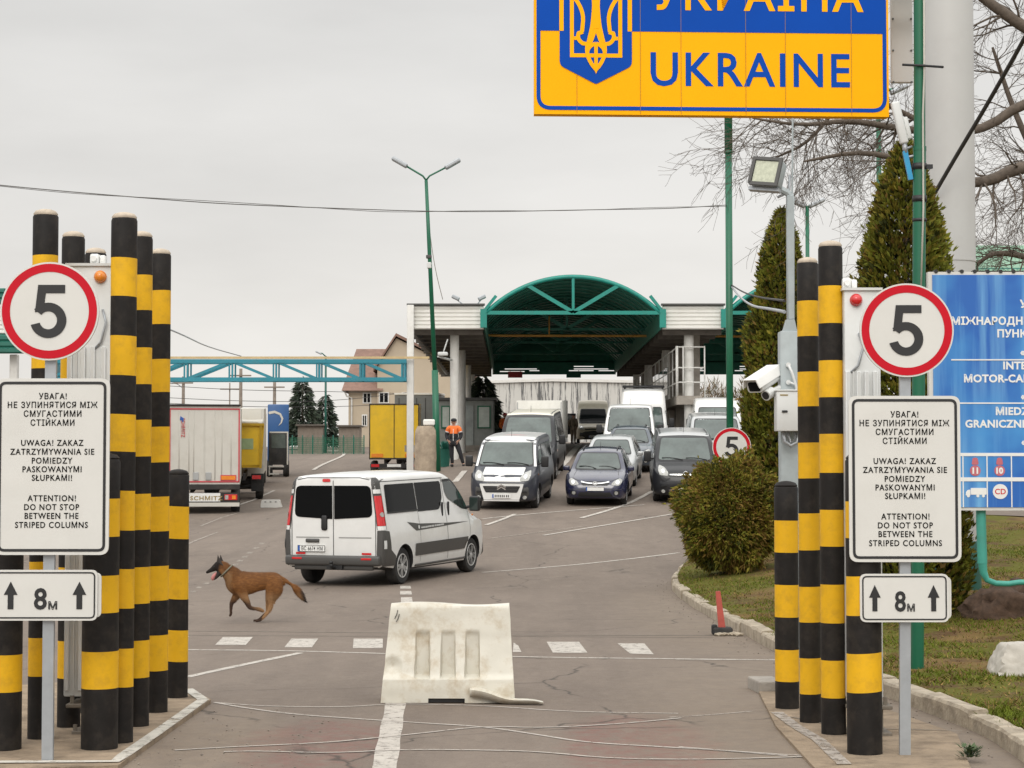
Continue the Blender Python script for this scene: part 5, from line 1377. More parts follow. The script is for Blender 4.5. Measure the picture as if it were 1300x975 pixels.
# torn flap at the lower right foot
mb = MB(); n = 14; rows = []
for k in range(n+1):
    t = k/n; x = BXp(597)+(BXp(688)-BXp(597))*t; zc2 = .10*(1-t)**1.4 + .02 + .012*math.sin(t*9); wd = .075*(1-.6*t)
    y = -.25-.10*t
    rows.append([mb.bm.verts.new((x, y-.03, max(.004,zc2-wd*.9))), mb.bm.verts.new((x, y-.055, zc2)), mb.bm.verts.new((x, y+.03, zc2+.022*(1-t))), mb.bm.verts.new((x, y+.16*(1-t)+.03, zc2-.01))])
for A, B in zip(rows, rows[1:]):
    for k in range(3): mb.bm.faces.new((A[k], A[k+1], B[k+1], B[k]))
fo = mb.build('torn_flap', 'barrier_plastic', ba, 60)
sm = fo.modifiers.new('solid', 'SOLIDIFY'); sm.thickness = .008
mb = MB()
for (a, b_, c, d2) in ((502,786,506,775),(504,790,508,780)):
    mb.stroke([(BXp(a),BZp(b_)),(BXp((a+c)/2)+.005,BZp((b_+d2)/2)),(BXp(c),BZp(d2))], .006, -halfdepth(.75)-.017, -halfdepth(.75)-.010)
mb.build('scuff', 'trim_grey', sb)

# ------------------------------------------------------------------ small things by the kerb
q = GP(917, 806); mk = thing('marker_post', 'leaning red marker stake on a small black base by the kerb', 'marker', (q.x, q.y, 0)); s_ = S(q.y)
mb = MB(); a = Vector((.01,0,.06)); b_ = Vector((-.045,.02,.53)); mb.prism([(-.045,0),(.045,0),(.028,.50),(-.028,.50)], -.02, .02, 'y'); bmesh.ops.transform(mb.bm, matrix=Matrix.Translation((0,0,.04)) @ Matrix.Rotation(R(-6),4,'Y'), verts=mb.bm.verts); mb.build('stake', 'rust', mk)
mb = MB(); mb.rbox((0,0,.05),(.24,.22,.09),.02,2); mb.rbox((-.10,-.02,.07),(.07,.10,.12),.02,2); mb.build('base', 'rubber', mk)
mb = MB()
for i in range(6): 
    r_ = bmesh.ops.create_icosphere(mb.bm, subdivisions=1, radius=random.uniform(.04,.08)); bmesh.ops.transform(mb.bm, matrix=Matrix.Translation((random.uniform(-.05,.2),random.uniform(-.18,-.1),.02)) @ Matrix.Diagonal((1.3,1,.4,1)), verts=r_['verts'])
mb.build('rubble', 'kerb_stone', mk)

def rock(name, label, px, py, wpx, hpx, mat, d=None, seed=1):
    r_ = ray(px, py); lo, hi = 5, 60
    o_ = Vector((0,0,HC)); t = 5.
    while t < 80:
        p = o_+r_*t
        if p.z < gl(p.x, p.y): break
        t += .05
    s_ = S(p.y); mb = MB(); q = bmesh.ops.create_icosphere(mb.bm, subdivisions=4, radius=1)
    for v_ in mb.bm.verts:
        u = v_.co.normalized()
        if name == 'rock':                       # a broken concrete footing: block with sloping sides
            c_ = u/max(abs(u.x), abs(u.y), abs(u.z)); c_ = c_.lerp(u, .12); k_ = 1-.42*(c_.z*.5+.5)
            n_ = .05*mn.noise(u*4)+.03*mn.noise(u*9)
            v_.co = Vector((c_.x*k_*(1+n_)*wpx/2/s_, c_.y*k_*(1+n_)*wpx/2.4/s_, (c_.z*.55+.45+n_)*hpx/s_))
        else:
            n_ = 1+.25*mn.noise(u*1.6+Vector((seed,0,0)))+.16*mn.noise(u*6+Vector((seed,0,0)))+.09*mn.noise(u*15)
            v_.co = Vector((u.x*n_*wpx/2/s_, u.y*n_*wpx/2.4/s_, max(-.25, u.z)*n_*hpx/s_*.95))
    o = mb.build(name, mat, None, 50); o.location = (p.x, p.y+wpx/2.4/s_*.6, gl(p.x,p.y)); return tag(o, label, 'rock' if name == 'rock' else 'mound')
rock('rock', 'pale concrete boulder on the lawn at the right edge', 1306, 858, 92, 40, pm('pale_rock', (.46,.43,.38), .9, var=.15, scale=4, bump=.6, bscale=15, dirt=(.25,.22,.17), dirt_amt=.5))
rock('earth_mound', 'brown heap of dug earth beside the green column foot', 1300, 782, 125, 42, pm('dug_earth', (.085,.052,.035), .95, var=.4, scale=14, bump=1., bscale=18), seed=7)
# a weed in the pad
q = GP(1232, 968); random.seed(9); mb = MB()
for i in range(160):
    a = random.uniform(0,6.28); rr = random.uniform(0,.09); z = random.uniform(.02,.09); c = Vector((rr*math.cos(a), rr*math.sin(a), z)); t = Vector((math.cos(a),math.sin(a),.6)).normalized()*random.uniform(.02,.045); n_ = t.cross(Vector((0,0,1))).normalized()*.010
    mb.poly([c-t*.3-n_*.2, c-n_, c+t, c+n_])
o = mb.build('weed', pm('weed_green', (.05,.085,.03), .8, var=.3), None, fixn=False); o.location = (q.x, q.y, .02); tag(o, 'small dark green weed growing from the paving at lower right', 'plant')
# ------------------------------------------------------------------ vehicles (front = +X, left = +Y, wheels stand on z = 0)
def make_shell(sp):
    L_, W_ = sp['L'], sp['W']; fr, rr = sp.get('fr', .10), sp.get('rr', .06)
    xs = []
    for k in range(5): xs.append((fr*(1-math.cos(math.pi/2*k/4)), fr*(1-math.sin(math.pi/2*k/4))))
    m_ = 64
    for k in range(1, m_): xs.append((fr + (L_-fr-rr)*k/m_, 0))
    for k in range(5): xs.append((L_-rr + rr*math.sin(math.pi/2*k/4), rr*(1-math.cos(math.pi/2*k/4))))
    bm = bmesh.new(); rings = []
    for (x, ins) in xs:
        zt = lerp_tab(sp['top'], x) if sp.get('lin') else pchip(sp['top'], x)
        zb = pchip(sp['bot'], x); w = W_/2*pchip(sp['plan'], x)
        zw = min(sp['waist'], zt - .06)
        tum = sp['tum'] * max(0, zt-zw); wt = w - tum
        r = min(sp['r'], (zt-zb)*.3)
        rt = r
        pts = [(0, zb), (w*.5, zb), (w-.09, zb), (w-.03, zb+.03), (w-.004, zb+.10)]
        for k in range(1, 6): pts.append((w + sp.get('bulge', .012)*math.sin(math.pi*k/6), zb+.10+(zw-zb-.10)*k/6))
        nn = 7
        for k in range(nn+1):
            t = k/nn; pts.append((w+(wt-w)*t, zw+(zt-rt-zw)*t))
        for k in range(1, 7):
            a = math.pi/2*k/6; pts.append((wt-rt+rt*math.cos(a), zt-rt+rt*math.sin(a)))
        cw = sp.get('crown', .03)
        for t in (.75, .5, .25, 0): pts.append(((wt-rt)*t, zt+cw*(1-t*t)))
        if ins > 0:
            hz = (zt-zb)/2; cz = (zt+zb)/2
            pts = [(y*(w-ins)/w, cz+(z-cz)*(hz-ins)/hz) for y, z in pts]
        ring = [bm.verts.new((L_/2-x, y, z)) for y, z in pts] + [bm.verts.new((L_/2-x, -y, z)) for y, z in pts[-2:0:-1]]
        rings.append(ring)
    N = len(rings[0])
    for A, B in zip(rings, rings[1:]):
        for k in range(N): bm.faces.new((A[k], A[(k+1) % N], B[(k+1) % N], B[k]))
    bm.faces.new(rings[0][::-1]); bm.faces.new(rings[-1])
    bmesh.ops.recalc_face_normals(bm, faces=bm.faces)
    me = bpy.data.meshes.new('body'); bm.to_mesh(me); bm.free()
    # wheel arches
    c = MB()
    for ax in sp['axles']:
        for s in (-1, 1):
            x = L_/2-ax
            c.cyl((x, s*(W_/2-.27), sp['rw']), (x, s*(W_/2+.3), sp['rw']), sp['rw']+sp.get('gap', .055), n=28)
    bmesh.ops.recalc_face_normals(c.bm, faces=c.bm.faces)
    cme = bpy.data.meshes.new('cut'); c.bm.to_mesh(cme); c.bm.free()
    o = bpy.data.objects.new('tmp', me); co = bpy.data.objects.new('tmpc', cme); COL.objects.link(o); COL.objects.link(co)
    md = o.modifiers.new('b', 'BOOLEAN'); md.operation = 'DIFFERENCE'; md.object = co; md.solver = 'EXACT'
    dg = bpy.context.evaluated_depsgraph_get()
    res = bpy.data.meshes.new_from_object(o.evaluated_get(dg))
    bpy.data.objects.remove(o); bpy.data.objects.remove(co); bpy.data.meshes.remove(me); bpy.data.meshes.remove(cme)
    for p in res.polygons:
        cx = p.center; p.material_index = 0
        for ax in sp['axles']:
            if math.hypot(cx.x-(L_/2-ax), cx.z-sp['rw']) < sp['rw']+sp.get('gap', .055)+.002 and abs(cx.y) < W_/2+.05 and cx.z < sp['rw']*2+.2:
                n_ = p.normal; rad = Vector((cx.x-(L_/2-ax), cx.z-sp['rw']))
                if abs(n_.y) < .5 and rad.length > .9*(sp['rw']+.05) and Vector((n_.x, n_.z)).dot(rad) < 0 or (abs(n_.y) > .8 and abs(cx.y) < W_/2-.2):
                    p.material_index = 1
        if cx.z < pchip(sp['bot'], L_/2-cx.x)+.02 and p.normal.z < -.5: p.material_index = 1
    return res

class Veh:
    def __init__(s, sp, label, cat, name, paint, group=None):
        s.sp = sp; s.root = thing(name, label, cat, group=group)
        me = make_shell(sp); s.body = mobj('body', me, [paint, 'black_plastic'], s.root, 35)
        b = bmesh.new(); b.from_mesh(s.body.data); s.bvh = BVHTree.FromBMesh(b); b.free()
        s.L, s.W = sp['L'], sp['W']
    def hit(s, face, u, v):
        if face == 'F': o_, d = Vector((9, u, v)), Vector((-1, 0, 0))
        elif face == 'B': o_, d = Vector((-9, u, v)), Vector((1, 0, 0))
        elif face == 'L': o_, d = Vector((u, 9, v)), Vector((0, -1, 0))
        elif face == 'R': o_, d = Vector((u, -9, v)), Vector((0, 1, 0))
        else: o_, d = Vector((u, v, 9)), Vector((0, 0, -1))
        h = s.bvh.ray_cast(o_, d)
        if h[0] is None:
            e_ = s.L/2 if face in 'FB' else s.W/2
            h = s.bvh.find_nearest(o_ + d*(9-e_))
        return h[0], (h[1] if h[1].dot(d) < 0 else -h[1])
    def patch(s, name, faces, poly, mat, off=.006, step=.09, parent=None, mirror=False):
        """a panel that follows the body: poly is (y,z) for F/B, (x,z) for L/R, (x,y) for T"""
        mb = MB(); polys = [poly] + ([[(-a, b) for a, b in poly][::-1]] if mirror else [])
        for face in faces:
            for pl in polys:
                f = fill2d(pl, step)
                for v in f.verts:
                    p, n = s.hit(face, v.co.x, v.co.y); v.co = p + n*off
                bmesh.ops.recalc_face_normals(f, faces=f.faces)
                # orient outwards
                f.faces.ensure_lookup_table(); f.normal_update()
                dirs = {'F': (1,0,0), 'B': (-1,0,0), 'L': (0,1,0), 'R': (0,-1,0), 'T': (0,0,1)}[face]
                if sum((q.normal.dot(Vector(dirs)) for q in f.faces)) < 0:
                    for q in f.faces: q.normal_flip()
                mb.add(f)
        return mb.build(name, mat, parent or s.root, 50, fixn=False)
    def seam(s, face, pts, wd=.012, name='seam', mat='seam', off=.0035):
        mb = MB(); P2 = [Vector(p) for p in pts]; q = [P2[0]]
        for a, b in zip(P2, P2[1:]):
            n = max(1, int((b-a).length/.08))
            q += [a.lerp(b, i/n) for i in range(1, n+1)]
        l_, r_ = [], []
        for i, p in enumerate(q):
            d = (q[min(i+1, len(q)-1)] - q[max(i-1, 0)]).normalized(); nn = Vector((-d.y, d.x))*wd/2
            for lst, pp in ((l_, p+nn), (r_, p-nn)):
                h, n = s.hit(face, pp.x, pp.y); lst.append(mb.bm.verts.new(h + n*off))
        for i in range(len(q)-1): mb.bm.faces.new((l_[i], l_[i+1], r_[i+1], r_[i]))
        return mb.build(name, mat, s.root)
    def wheels(s, rim='rim', spokes=5, tw=.21):
        rw = s.sp['rw']
        t = MB(); prof = [(rw*.64,-tw/2+.01),(rw*.72,-tw/2),(rw*.92,-tw/2+.004),(rw*.985,-tw/2+.03),(rw,-tw/2+.06),(rw,tw/2-.06),(rw*.985,tw/2-.03),(rw*.92,tw/2-.004),(rw*.72,tw/2),(rw*.64,tw/2-.01)]
        t.lathe(prof, 30); bmesh.ops.rotate(t.bm, matrix=Matrix.Rotation(R(90), 3, 'X'), verts=t.bm.verts)
        tyre0 = t.build('wheel', 'rubber', s.root, 40)
        rm = MB(); rr = rw*.66; rm.m(1)
        # +local z -> outward (-y after the turn)
        rm.lathe([(rr, tw/2-.012),(rr*.97, tw/2-.002),(rr*.9, tw/2-.004),(rr*.88, tw/2-.07),(.02, tw/2-.07)], 30, mis=[0,0,0,1]); rm.m(0)
        for k in range(spokes):
            a = 2*math.pi*k/spokes
            M_ = Matrix.Rotation(a, 4, 'Z')
            if spokes == 5:
                for da in (-.20, .20):
                    rm.box(Matrix.Rotation(a+da, 4, 'Z') @ Vector((rr*.5, 0, tw/2-.03)), (rr*.86, .046, .04), mat=Matrix.Rotation(a+da, 4, 'Z'))
            else:
                rm.box(M_ @ Vector((rr*.5, 0, tw/2-.035)), (rr*.8, .05, .03), mat=M_)
        rm.lathe([(rr*.22, tw/2-.06), (rr*.22, tw/2-.012), (rr*.15, tw/2-.006)], 14)
        bmesh.ops.rotate(rm.bm, matrix=Matrix.Rotation(R(90), 3, 'X'), verts=rm.bm.verts)
        rim0 = rm.build('rim', [rim, 'ink'], tyre0, 40)
        first = True
        for ax in s.sp['axles']:
            for sd in (-1, 1):
                if first: o = tyre0; first = False
                else:
                    o = tyre0.copy(); COL.objects.link(o)
                    c = rim0.copy(); COL.objects.link(c); c.parent = o
                o.location = (s.L/2-ax, sd*(s.W/2-tw/2-.025), rw)
                o.rotation_euler = (0, R(7*ax), math.pi if sd > 0 else 0)
    def mirrors(s, x, z, mat='black_plastic', size=(.10,.20,.27), out=.16):
        for sd in (-1, 1):
            h, n = s.hit('L' if sd > 0 else 'R', x, z)
            mb = MB(); c = (h.x+.03, h.y+sd*(out), h.z+.05)
            mb.rbox(c, size, .035, 3); mb.cyl((h.x, h.y-sd*.02, h.z-.02), (h.x+.02, h.y+sd*out*.6, h.z+.0), .03, .022)
            o = mb.build('mirror', mat, s.root, 50)
            g_ = MB(); g_.box((c[0]-size[0]/2-.002, c[1], c[2]), (.004, size[1]*.82, size[2]*.82)); g_.build('mirror_glass', 'green_glass', o)
    def plate(s, face, y, z, w=.52, h=.11, txt=None):
        p, n = s.hit(face, y, z); sgn = 1 if face == 'F' else -1
        mb = MB(); mb.rbox((p.x+sgn*.016, y, z), (.02, w, h), .004, 1); o = mb.build('number_plate', 'plate', s.root)
        pl_ = 1 if face == 'B' else -1     # where the reader's left is
        mb = MB(); mb.box((p.x+sgn*.0275, y+pl_*(w/2-.022), z), (.003, .04, h*.92)); mb.build('country_band', 'blue_ink', o)
        f = MB(); a = .006
        for (cy, cz, sy, sz) in ((y, z+h/2-a/2, w, a), (y, z-h/2+a/2, w, a), (y-w/2+a/2, z, a, h), (y+w/2-a/2, z, a, h)):
            f.box((p.x+sgn*.0275, cy, cz), (.004, sy, sz))
        f.build('plate_rim', 'ink', o)
        if txt:
            t = text_bm(txt, h*.62, w*.78, .004, 1.05, .003)
            R_ = Matrix.Rotation(R(90 if face == 'F' else -90), 4, 'Z')
            mm = MB(); mm.add(t, Matrix.Translation((p.x+sgn*.0265, y-pl_*.018, z-h*.31)) @ R_)
            mm.build('plate_text', 'ink', o)
    def wipers(s, z, span, x_face='F'):
        for y0, y1, z1 in ((-span*.08, -span*.92, z+.05), (span*.9, span*.05, z+.05)):
            mb = MB(); pts = []
            for k in range(6):
                t = k/5; p, n = s.hit('F', y0+(y1-y0)*t, z+(z1-z)*t+.03*math.sin(t*3)); pts.append(p+n*.02)
            mb.tube(pts, .012, 5); mb.build('wiper', 'ink', s.root)
    def place(s, px, d, theta, front=True, roll=0.):
        """theta: degrees the far end swings to the right of the picture"""
        x = (px-650)/F*d*1.0
        t = R(theta); ax = Vector((math.sin(t), math.cos(t), 0))       # horizontal axis, pointing away from the camera
        c = Vector((x, d, 0)) + ax*(s.L/2)
        fwd = -ax if front else ax
        s.put(c, fwd, roll)
    def put(s, c, fwd, roll=0.):
        left = Vector((-fwd.y, fwd.x, 0))
        a1, a2 = s.sp['axles'][0], s.sp['axles'][-1]
        pf = c + fwd*(s.L/2-a1); pr = c + fwd*(s.L/2-a2); wy = s.W/2-.15
        zf = (g(*(pf+left*wy).xy)+g(*(pf-left*wy).xy))/2; zr = (g(*(pr+left*wy).xy)+g(*(pr-left*wy).xy))/2
        zl = (g(*(pf+left*wy).xy)+g(*(pr+left*wy).xy))/2; zr_ = (g(*(pf-left*wy).xy)+g(*(pr-left*wy).xy))/2
        X = Vector((pf.x-pr.x, pf.y-pr.y, zf-zr)).normalized()
        Y = Vector((left.x*2*wy, left.y*2*wy, zl-zr_)).normalized(); Z = X.cross(Y).normalized(); Y = Z.cross(X)
        zm = zr + (zf-zr)*((a2-s.L/2)/(a2-a1))
        m = Matrix((X, Y, Z)).transposed().to_4x4(); m.translation = Vector((c.x, c.y, zm))
        s.root.location = m.translation; s.root.rotation_euler = m.to_euler()

def van_spec(L=4.78, W=1.90, H=1.95, **k):
    sp = dict(L=L, W=W, waist=.98, tum=.14, r=.14, rw=.33, axles=(.86, .86+.648*L), fr=.14, rr=.07, crown=.03, bulge=.02,
      top=[(0,.80),(.10,.90),(.35,1.0),(.72,1.10),(.86,1.155),(1.25,H*.805),(1.6,H*.925),(1.95,H-.055),(2.5,H-.03),(3.4,H-.03),(L-.4,H-.045),(L,H-.07)],
      bot=[(0,.26),(.4,.23),(1,.22),(L-.8,.25),(L,.33)],
      plan=[(0,.76),(.15,.885),(.4,.965),(.8,.995),(1.6,1),(L-.5,1),(L,.975)])
    sp.update(k); return sp

def lamp(v, poly, name='headlight', mat='lens_clear', bulb=True):
    for sd in (1, -1):
        pl = [(sd*a, b) for a, b in poly]
        o = v.patch(name, 'F', pl, mat, .010, .06)
        if bulb:
            cy = sum(a for a, b in pl)/len(pl); cz = sum(b for a, b in pl)/len(pl)
            v.patch('reflector', 'F', circ(cy, cz, .055, 14), 'chrome', .013, .05, o)

def side_windows(v, polys, name='side_window', mat='tint_glass', rubber=.02):
    for pl in polys:
        for face in 'LR':
            v.patch(name, face, rpoly(pl, .06), mat, .006, .1)

def chevrons(v, y, z, s, x=None):
    p, n = v.hit('F', y, z); mb = MB()
    for dz in (0, -.45*s):
        mb.stroke([(y-s*.75, z+dz-.2*s), (y, z+dz+.35*s), (y+s*.75, z+dz-.2*s)], .17*s, 0, .015)
    for q in mb.bm.verts: q.co = Vector((p.x+.02+q.co.y, q.co.x, q.co.z))
    mb.build('emblem', 'chrome', v.root)

# ---- the white minibus turning across the plaza
H = 1.955
sp = van_spec(4.78, 1.90, H, rw=.325, bulge=.022)
main = Veh(sp, 'white minibus with tinted windows seen from behind at an angle, dog running beside it', 'minibus', 'minibus', 'white_paint')
v = main; L2 = v.L/2
v.wheels('rim', 5)
# rear doors
dw = .80
v.patch('rear_window', 'B', rpoly([(-.745,1.20),(-.018,1.16),(-.018,1.735),(-.715,1.735)], [.10,.01,.01,.10]), 'tint_glass', .008)
v.patch('rear_window', 'B', rpoly([(.018,1.16),(.745,1.20),(.715,1.735),(.018,1.735)], [.01,.10,.10,.01]), 'tint_glass', .008)
v.seam('B', [(0,.48),(0,1.88)], .014)
v.seam('B', [(-.80,.50),(-.80,1.2),(-.76,1.82),(-.5,1.87),(.5,1.87),(.76,1.82),(.80,1.2),(.80,.50)], .014)
v.seam('B', [(-.72,.845),(-.1,.845)], .022, 'door_crease_shade', 'crease'); v.seam('B', [(.08,.845),(.72,.845)], .022, 'door_crease_shade', 'crease')  # grey strips paint the shade along the pressed door crease
for sd, face in ((1,'L'),(-1,'R')):
    pass
# corner pillars: dark strip, white tabs, tall red lamps
for sd in (1, -1):
    face = 'L' if sd > 0 else 'R'
    x0 = -L2
    ye = lambda z: .915-.14*max(0, z-.98)
    band = lambda z0, z1, w0, n=4: ([(sd*ye(z0+(z1-z0)*k/n), z0+(z1-z0)*k/n) for k in range(n+1)] + [(sd*(ye(z0+(z1-z0)*k/n)-w0), z0+(z1-z0)*k/n) for k in range(n, -1, -1)])[::sd]
    v.patch('corner_trim', 'B', band(.98, 1.84, .085), 'trim_grey', .007, .05)
    v.patch('corner_trim', face, [(x0+.02,.98),(x0+.15,.98),(x0+.155,1.30),(x0+.15,1.80),(x0+.125,1.87),(x0+.02,1.87)], 'trim_grey', .007, .05)
    lp = v.patch('tail_lamp', 'B', band(1.05, 1.56, .062), 'lens_red', .016, .04)
    v.patch('tail_lamp_side', face, rpoly([(x0+.015,1.05),(x0+.115,1.05),(x0+.125,1.56),(x0+.015,1.56)], .02), 'lens_red', .016, .04, lp)
    v.patch('reversing_lens', face, circ(x0+.062, 1.24, .042, 14), 'lens_clear', .020, .03, lp)
    for z in (.975, 1.60):
        v.patch('corner_tab', face, [(x0+.015,z),(x0+.125,z),(x0+.125,z+.07),(x0+.015,z+.07)], 'white_paint', .013, .04)
        v.patch('corner_tab', 'B', band(z, z+.07, .07, 1), 'white_paint', .013, .04)
# rear bumper wraps round
mb = MB()
mb.rbox((-L2-.015, 0, .455), (.16, 1.80, .17), .04, 3)
mb.rbox((-L2+.02, 0, .335), (.10, 1.5, .09), .02, 2)
bump = mb.build('rear_bumper', 'trim_grey', v.root, 50)
for sd in (1, -1):
    face = 'L' if sd > 0 else 'R'
    v.patch('bumper_corner', face, [(-L2+.01,.36),(-L2+.46,.36),(-L2+.44,.52),(-L2+.26,.63),(-L2+.22,.95),(-L2+.01,.975)], 'trim_grey', .016, .05, bump)
    v.patch('bumper_corner', 'B', [(sd*.82,.42),(sd*.918,.42),(sd*.918,.97),(sd*.835,.97)][::sd], 'trim_grey', .016, .05, bump)
    v.patch('corner_reflector', face, [(-L2+.03,.66),(-L2+.085,.66),(-L2+.085,.80),(-L2+.03,.80)], 'cabinet', .024, .04, bump)
    mb = MB(); mb.rbox((-L2-.097, sd*.66, .49), (.012, .19, .035), .004, 1); mb.build('bumper_reflector', 'lens_red', bump)
    v.patch('door_reflector', 'B', [(sd*.54,.555),(sd*.72,.555),(sd*.72,.59),(sd*.54,.59)][::sd], 'lens_red', .014, .05)
v.patch('brake_lamp', 'B', rrect(.05,1.80,.20,1.85,.02), 'lens_red', .014, .04)
for (yy, zz, sy, sz) in ((.17, 1.10, .11, .26),):
    p, n = v.hit('B', yy, zz); mb = MB(); mb.rbox((p.x-.012, yy, zz), (.04, sy, sz), .03, 3); mb.build('door_handle', 'ink', v.root, 50)
p, n = v.hit('B', .40, .80); mb = MB(); mb.rbox((p.x-.012, .40, .79), (.035, .26, .065), .015, 2); mb.build('plate_lamp', 'trim_grey', v.root, 50)
v.plate('B', .42, .655, txt='ВС 6674 НМ')
mb = MB(); mb.tube([(-L2+.2,-.05,.33),(-L2-.12,-.05,.33),(-L2-.20,-.05,.36),(-L2-.20,-.05,.42)], .028, 8); mb.box((-L2-.02,-.05,.34), (.12,.3,.07))
mb.cyl((-L2-.20,-.05,.41),(-L2-.20,-.05,.455),.032,.03,10); mb.build('tow_bar', 'ink', v.root)
# sides
sx = lambda f: L2 - f          # distance from the nose -> local x
for face in 'RL':
    v.patch('side_window', face, rpoly([(sx(4.53),1.275),(sx(3.30),1.275),(sx(3.30),1.745),(sx(4.50),1.745)], [.05,.01,.01,.05]), 'tint_glass', .007)
    v.patch('side_window', face, rpoly([(sx(3.27),1.235),(sx(2.34),1.235),(sx(2.14),1.44),(sx(2.12),1.70),(sx(2.16),1.745),(sx(3.27),1.745)], [.01,.08,.06,.04,.03,.01]), 'tint_glass', .007)
    v.seam(face, [(sx(4.54),1.262),(sx(3.28),1.262)], .03, 'window_rail', 'ink', .012)
    dwn = v.patch('door_window', face, rpoly([(sx(1.90),1.42),(sx(1.30),1.21),(sx(.98),1.18),(sx(1.30),1.52),(sx(1.66),1.725),(sx(2.00),1.735),(sx(2.00),1.55)], [.04,.03,.02,.05,.06,.04,.05]), 'green_glass', .007)
    v.seam(face, [(sx(1.40),1.235),(sx(1.40),1.58)], .022, 'window_post', 'ink', .010)
    v.seam(face, [(sx(2.04),1.75),(sx(1.64),1.755),(sx(1.28),1.545),(sx(.93),1.19)], .045, 'window_edge', 'ink', .010)
    v.seam(face, [(sx(2.07),.34),(sx(2.07),1.79)], .014)
    v.seam(face, [(sx(3.285),.36),(sx(3.285),1.24)], .008)
    v.seam(face, [(sx(4.66),1.80),(sx(2.0),1.80)], .012)
    v.seam(face, [(sx(1.10),.36),(sx(1.00),.85),(sx(1.02),1.16)], .010)
    for xx in (2.22, 1.94):
        p, n = v.hit(face, sx(xx), 1.235); mb = MB(); mb.rbox(p + n*.012, (.055,.035,.26), .02, 3); mb.build('door_handle', 'ink', v.root, 50)
    v.patch('door_moulding', face, rpoly([(sx(3.52),.47),(sx(1.14),.47),(sx(1.14),.685),(sx(3.52),.685)], .01), 'trim_grey', .014, .12)
    st = v.patch('side_stripe', face, [(sx(3.80),1.075),(sx(3.45),.905),(sx(2.4),.925),(sx(1.05),.965),(sx(2.2),.985),(sx(3.3),1.025)], 'trim_grey', .0045, .1)
    if face == 'R':
        mb = MB()                       # a line of small letters, too small to read in the photograph
        random.seed(3); xx = sx(3.22)
        while xx < sx(2.20):
            w_ = random.choice((.020,.024,.028,.012)); p, n = v.hit('R', xx, .950+.012*(xx-sx(3.22)))
            mb.box(p+n*.006, (w_, .003, .030)); xx += w_+.010+(.02 if random.random() < .12 else 0)
        mb.build('stripe_lettering', 'cabinet', st)
        v.patch('stripe_badge', 'R', circ(sx(3.33), .965, .035, 14), 'cabinet', .0075, .03, st)
    mb = MB(); mb.rbox((sx(2.35), (-1 if face=='R' else 1)*(v.W/2-.03), .30), (2.25, .06, .05), .02, 2); mb.build('sill', 'trim_grey', v.root, 50)
    p, n = v.hit(face, sx(.72), 1.135); mb = MB(); mb.rbox(p+n*.008, (.06,.02,.035), .008, 2); mb.build('indicator', 'lens_amber', v.root)
v.mirrors(sx(1.02), 1.24, 'ink', (.12,.20,.28), .17)
v.patch('windscreen', 'F', rpoly([(-.72,1.19),(.72,1.19),(.62,1.80),(-.62,1.80)], .08), 'screen_glass', .007)
mb = MB(); mb.rbox((L2-.10,0,.42), (.22,1.66,.30), .08, 3); mb.build('front_bumper', 'trim_grey', v.root, 50)
lamp(v, rpoly([(.50,.80),(.80,.86),(.80,1.0),(.52,.92)], .03))
v.root.scale = (1.03,1.03,1.03); v.place(427.0, 35.0, 21.5, front=False)
# generous: the rear plate sits to the left of the middle

